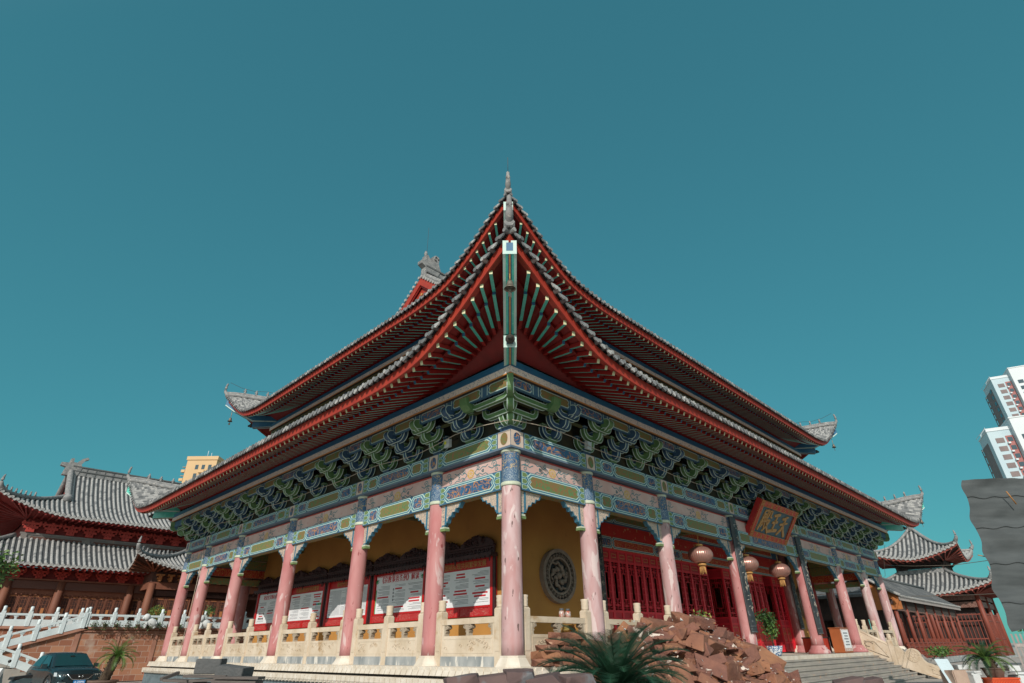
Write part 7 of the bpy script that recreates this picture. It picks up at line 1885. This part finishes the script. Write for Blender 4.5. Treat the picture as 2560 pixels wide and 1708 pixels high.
def wtower(label, F, zt, dl, up):
    t = thing('apartment_tower', label, 'apartment block', (F[0], F[1], -1.4), 'white apartment towers')
    aL = (.95, .31); aR = (.31, -.95); Tf = tower_frame(F, aL, aR)
    mb = MB(Tf); mb.bx(0, 7.2, 0, dl, -1.4, zt, 0); mb.bx(7.2, 30, -2.2, dl, -1.4, zt + 3.2, 2); mb.bx(0, 7.2, 0, dl*.45, zt, zt + 1.2, 2)
    mb.bx(-.2, 7.4, -.2, dl + .2, zt, zt + .25, 2); mb.bx(7.0, 30.2, -2.4, dl, zt + 3.2, zt + 3.6, 2)
    mb.bx(.6, 6.6, dl*.1, dl*.9, zt + .2, zt + 1.4, 0)
    mb.build('wall', ['tower_pale', 'tower_brown', 'tower_white'], t)
    mb = MB(Tf)
    mb.bx(-.14, -.02, 0, .2, 0, 0, 0) if False else None
    mb.bx(-.12, 0, dl*.30, dl*.98, -1, zt - 3.2, 0); mb.build('brown_cladding', ['tower_brown'], t)
    for fl in range(6):
        z = zt - 4.6 - fl*3.0
        mb = MB(Tf); mb.bx(1.6, 4.0, -.08, -.0, z + .1, z + 1.9, 0); mb.build('brown_panel', ['tower_brown'], t)
        mb = MB(Tf); mb.bx(4.6, 6.9, -.12, 0, z - .6, z + 2.4, 0); mb.build('red_panel', ['tower_red'], t)
        mb = MB(Tf); mb.bx(5.0, 6.4, -.20, -.12, z + .3, z + 1.8, 0); mb.build('window', ['glass'], t)
        for a in (8.6, 12.2, 16): mb = MB(Tf); mb.bx(a, a + 2.0, -2.26, -2.2, z, z + 1.7, 0); f_2 = mb.build('window', ['glass'], t)
        mb = MB(Tf); mb.bx(4.6, 5.3, -.8, -.2, z - .55, z + .0, 0); mb.build('air_conditioner', ['tower_white'], t)
        b0 = dl*1.0
        mb = MB(Tf); mb.bx(.1, 3.2, dl, dl + 2.6, z - 1.1, z - .75, 0); mb.bx(.1, .35, dl + 2.3, dl + 2.6, z - .8, z + 2.0, 0); mb.bx(2.9, 3.2, dl + 2.3, dl + 2.6, z - .8, z + 2.0, 0); mb.build('balcony', ['tower_brown'], t)
        if up:
            mb = MB(Tf); mb.bx(-.2, -.12, dl*.34, dl*.52, z, z + 1.6, 0); mb.build('window', ['glass'], t)
    mb = MB(Tf); mb.bx(.1, 3.2, dl, dl + 2.6, zt - 3.4, zt - 3.0, 0)
    for k in range(14): mb.bx(-.1, -.02, -.2 + k*.6, -.12 + k*.6, zt + .2, zt + 1.5, 0)
    mb.bx(-.1, .0, -.2, dl + 2.4, zt + 1.45, zt + 1.6, 0); mb.build('roof_railing', ['tower_white'], t)
wtower('nearer white apartment tower with red and brown panels, just above the black netting', (245.5, 1.4), 66.5, 12.0, False)
wtower('farther and taller white apartment tower with red window strip at the right edge', (317.6, -4.8), 108.5, 15.0, True)

# ------------------------------------------------------------------ ground
bm = bmesh.new(); bmesh.ops.create_grid(bm, x_segments=2, y_segments=2, size=1200); me = bpy.data.meshes.new('ground'); bm.to_mesh(me); bm.free(); me.materials.append(M['ground'])
g = bpy.data.objects.new('ground', me); COL.objects.link(g); g.location = (60, 60, -1.45); struct(g)

# ------------------------------------------------------------------ sky, sun, camera
SUN = V((-.718, -.501, .484)).normalized()
w = bpy.data.worlds.new('World'); sc.world = w; w.use_nodes = True
nt = w.node_tree; bg = nt.nodes['Background']
sky = nt.nodes.new('ShaderNodeTexSky'); sky.sky_type = 'NISHITA'; sky.sun_disc = False
sky.sun_elevation = math.asin(SUN.z); sky.sun_rotation = math.atan2(SUN.x, SUN.y); sky.air_density = 1.0; sky.dust_density = .3; sky.ozone_density = 1.0
tint = nt.nodes.new('ShaderNodeMix'); tint.data_type = 'RGBA'; tint.blend_type = 'MULTIPLY'; tint.inputs[0].default_value = 1.0
tint.inputs[7].default_value = (*SKYT, 1)
gam = nt.nodes.new('ShaderNodeGamma'); gam.inputs[1].default_value = .45      # a flatter, hazier gradient from horizon to zenith
nt.links.new(sky.outputs[0], gam.inputs[0]); nt.links.new(gam.outputs[0], tint.inputs[6])
# broad pale brightening added to the sky round the sun, unseen, as neutral fill
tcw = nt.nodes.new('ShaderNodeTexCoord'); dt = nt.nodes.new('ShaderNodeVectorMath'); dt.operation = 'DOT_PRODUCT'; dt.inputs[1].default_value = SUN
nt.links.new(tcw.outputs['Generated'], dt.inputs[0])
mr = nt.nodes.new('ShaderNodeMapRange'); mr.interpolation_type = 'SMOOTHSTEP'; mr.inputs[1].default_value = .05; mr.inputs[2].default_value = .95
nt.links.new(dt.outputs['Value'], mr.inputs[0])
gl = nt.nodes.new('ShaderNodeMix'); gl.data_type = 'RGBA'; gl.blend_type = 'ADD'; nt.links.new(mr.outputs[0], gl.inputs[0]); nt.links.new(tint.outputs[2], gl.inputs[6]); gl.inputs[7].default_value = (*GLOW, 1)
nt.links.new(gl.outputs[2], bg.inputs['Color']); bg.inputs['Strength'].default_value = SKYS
sl = bpy.data.lights.new('sun', 'SUN'); sl.energy = SUNE; sl.angle = rad(.5); sl.color = (1.0, .93, .84)
so = bpy.data.objects.new('sun', sl); COL.objects.link(so); so.rotation_euler = SUN.to_track_quat('Z', 'Y').to_euler(); so.location = (-30, -30, 40)
cd = bpy.data.cameras.new('camera'); co = bpy.data.objects.new('camera', cd); COL.objects.link(co); sc.camera = co
cd.sensor_width = 36; cd.lens = 36*1387.486/2560; cd.clip_start = .05; cd.clip_end = 5000
yaw, pitch, roll = rad(44.40824), rad(28.9226), rad(-.72491)
f = V((cos(yaw)*cos(pitch), sin(yaw)*cos(pitch), sin(pitch))); rr = V((sin(yaw), -cos(yaw), 0)); uu = rr.cross(f)
r2 = rr*cos(roll) + uu*sin(roll); u2 = uu*cos(roll) - rr*sin(roll)
from mathutils import Matrix
mt = Matrix((( r2.x, u2.x, -f.x, -11.21662), (r2.y, u2.y, -f.y, -11.09819), (r2.z, u2.z, -f.z, .15723), (0, 0, 0, 1)))
co.matrix_world = mt
sc.view_settings.view_transform = 'Standard'; sc.view_settings.look = 'None'; sc.view_settings.exposure = 0; sc.view_settings.gamma = 1
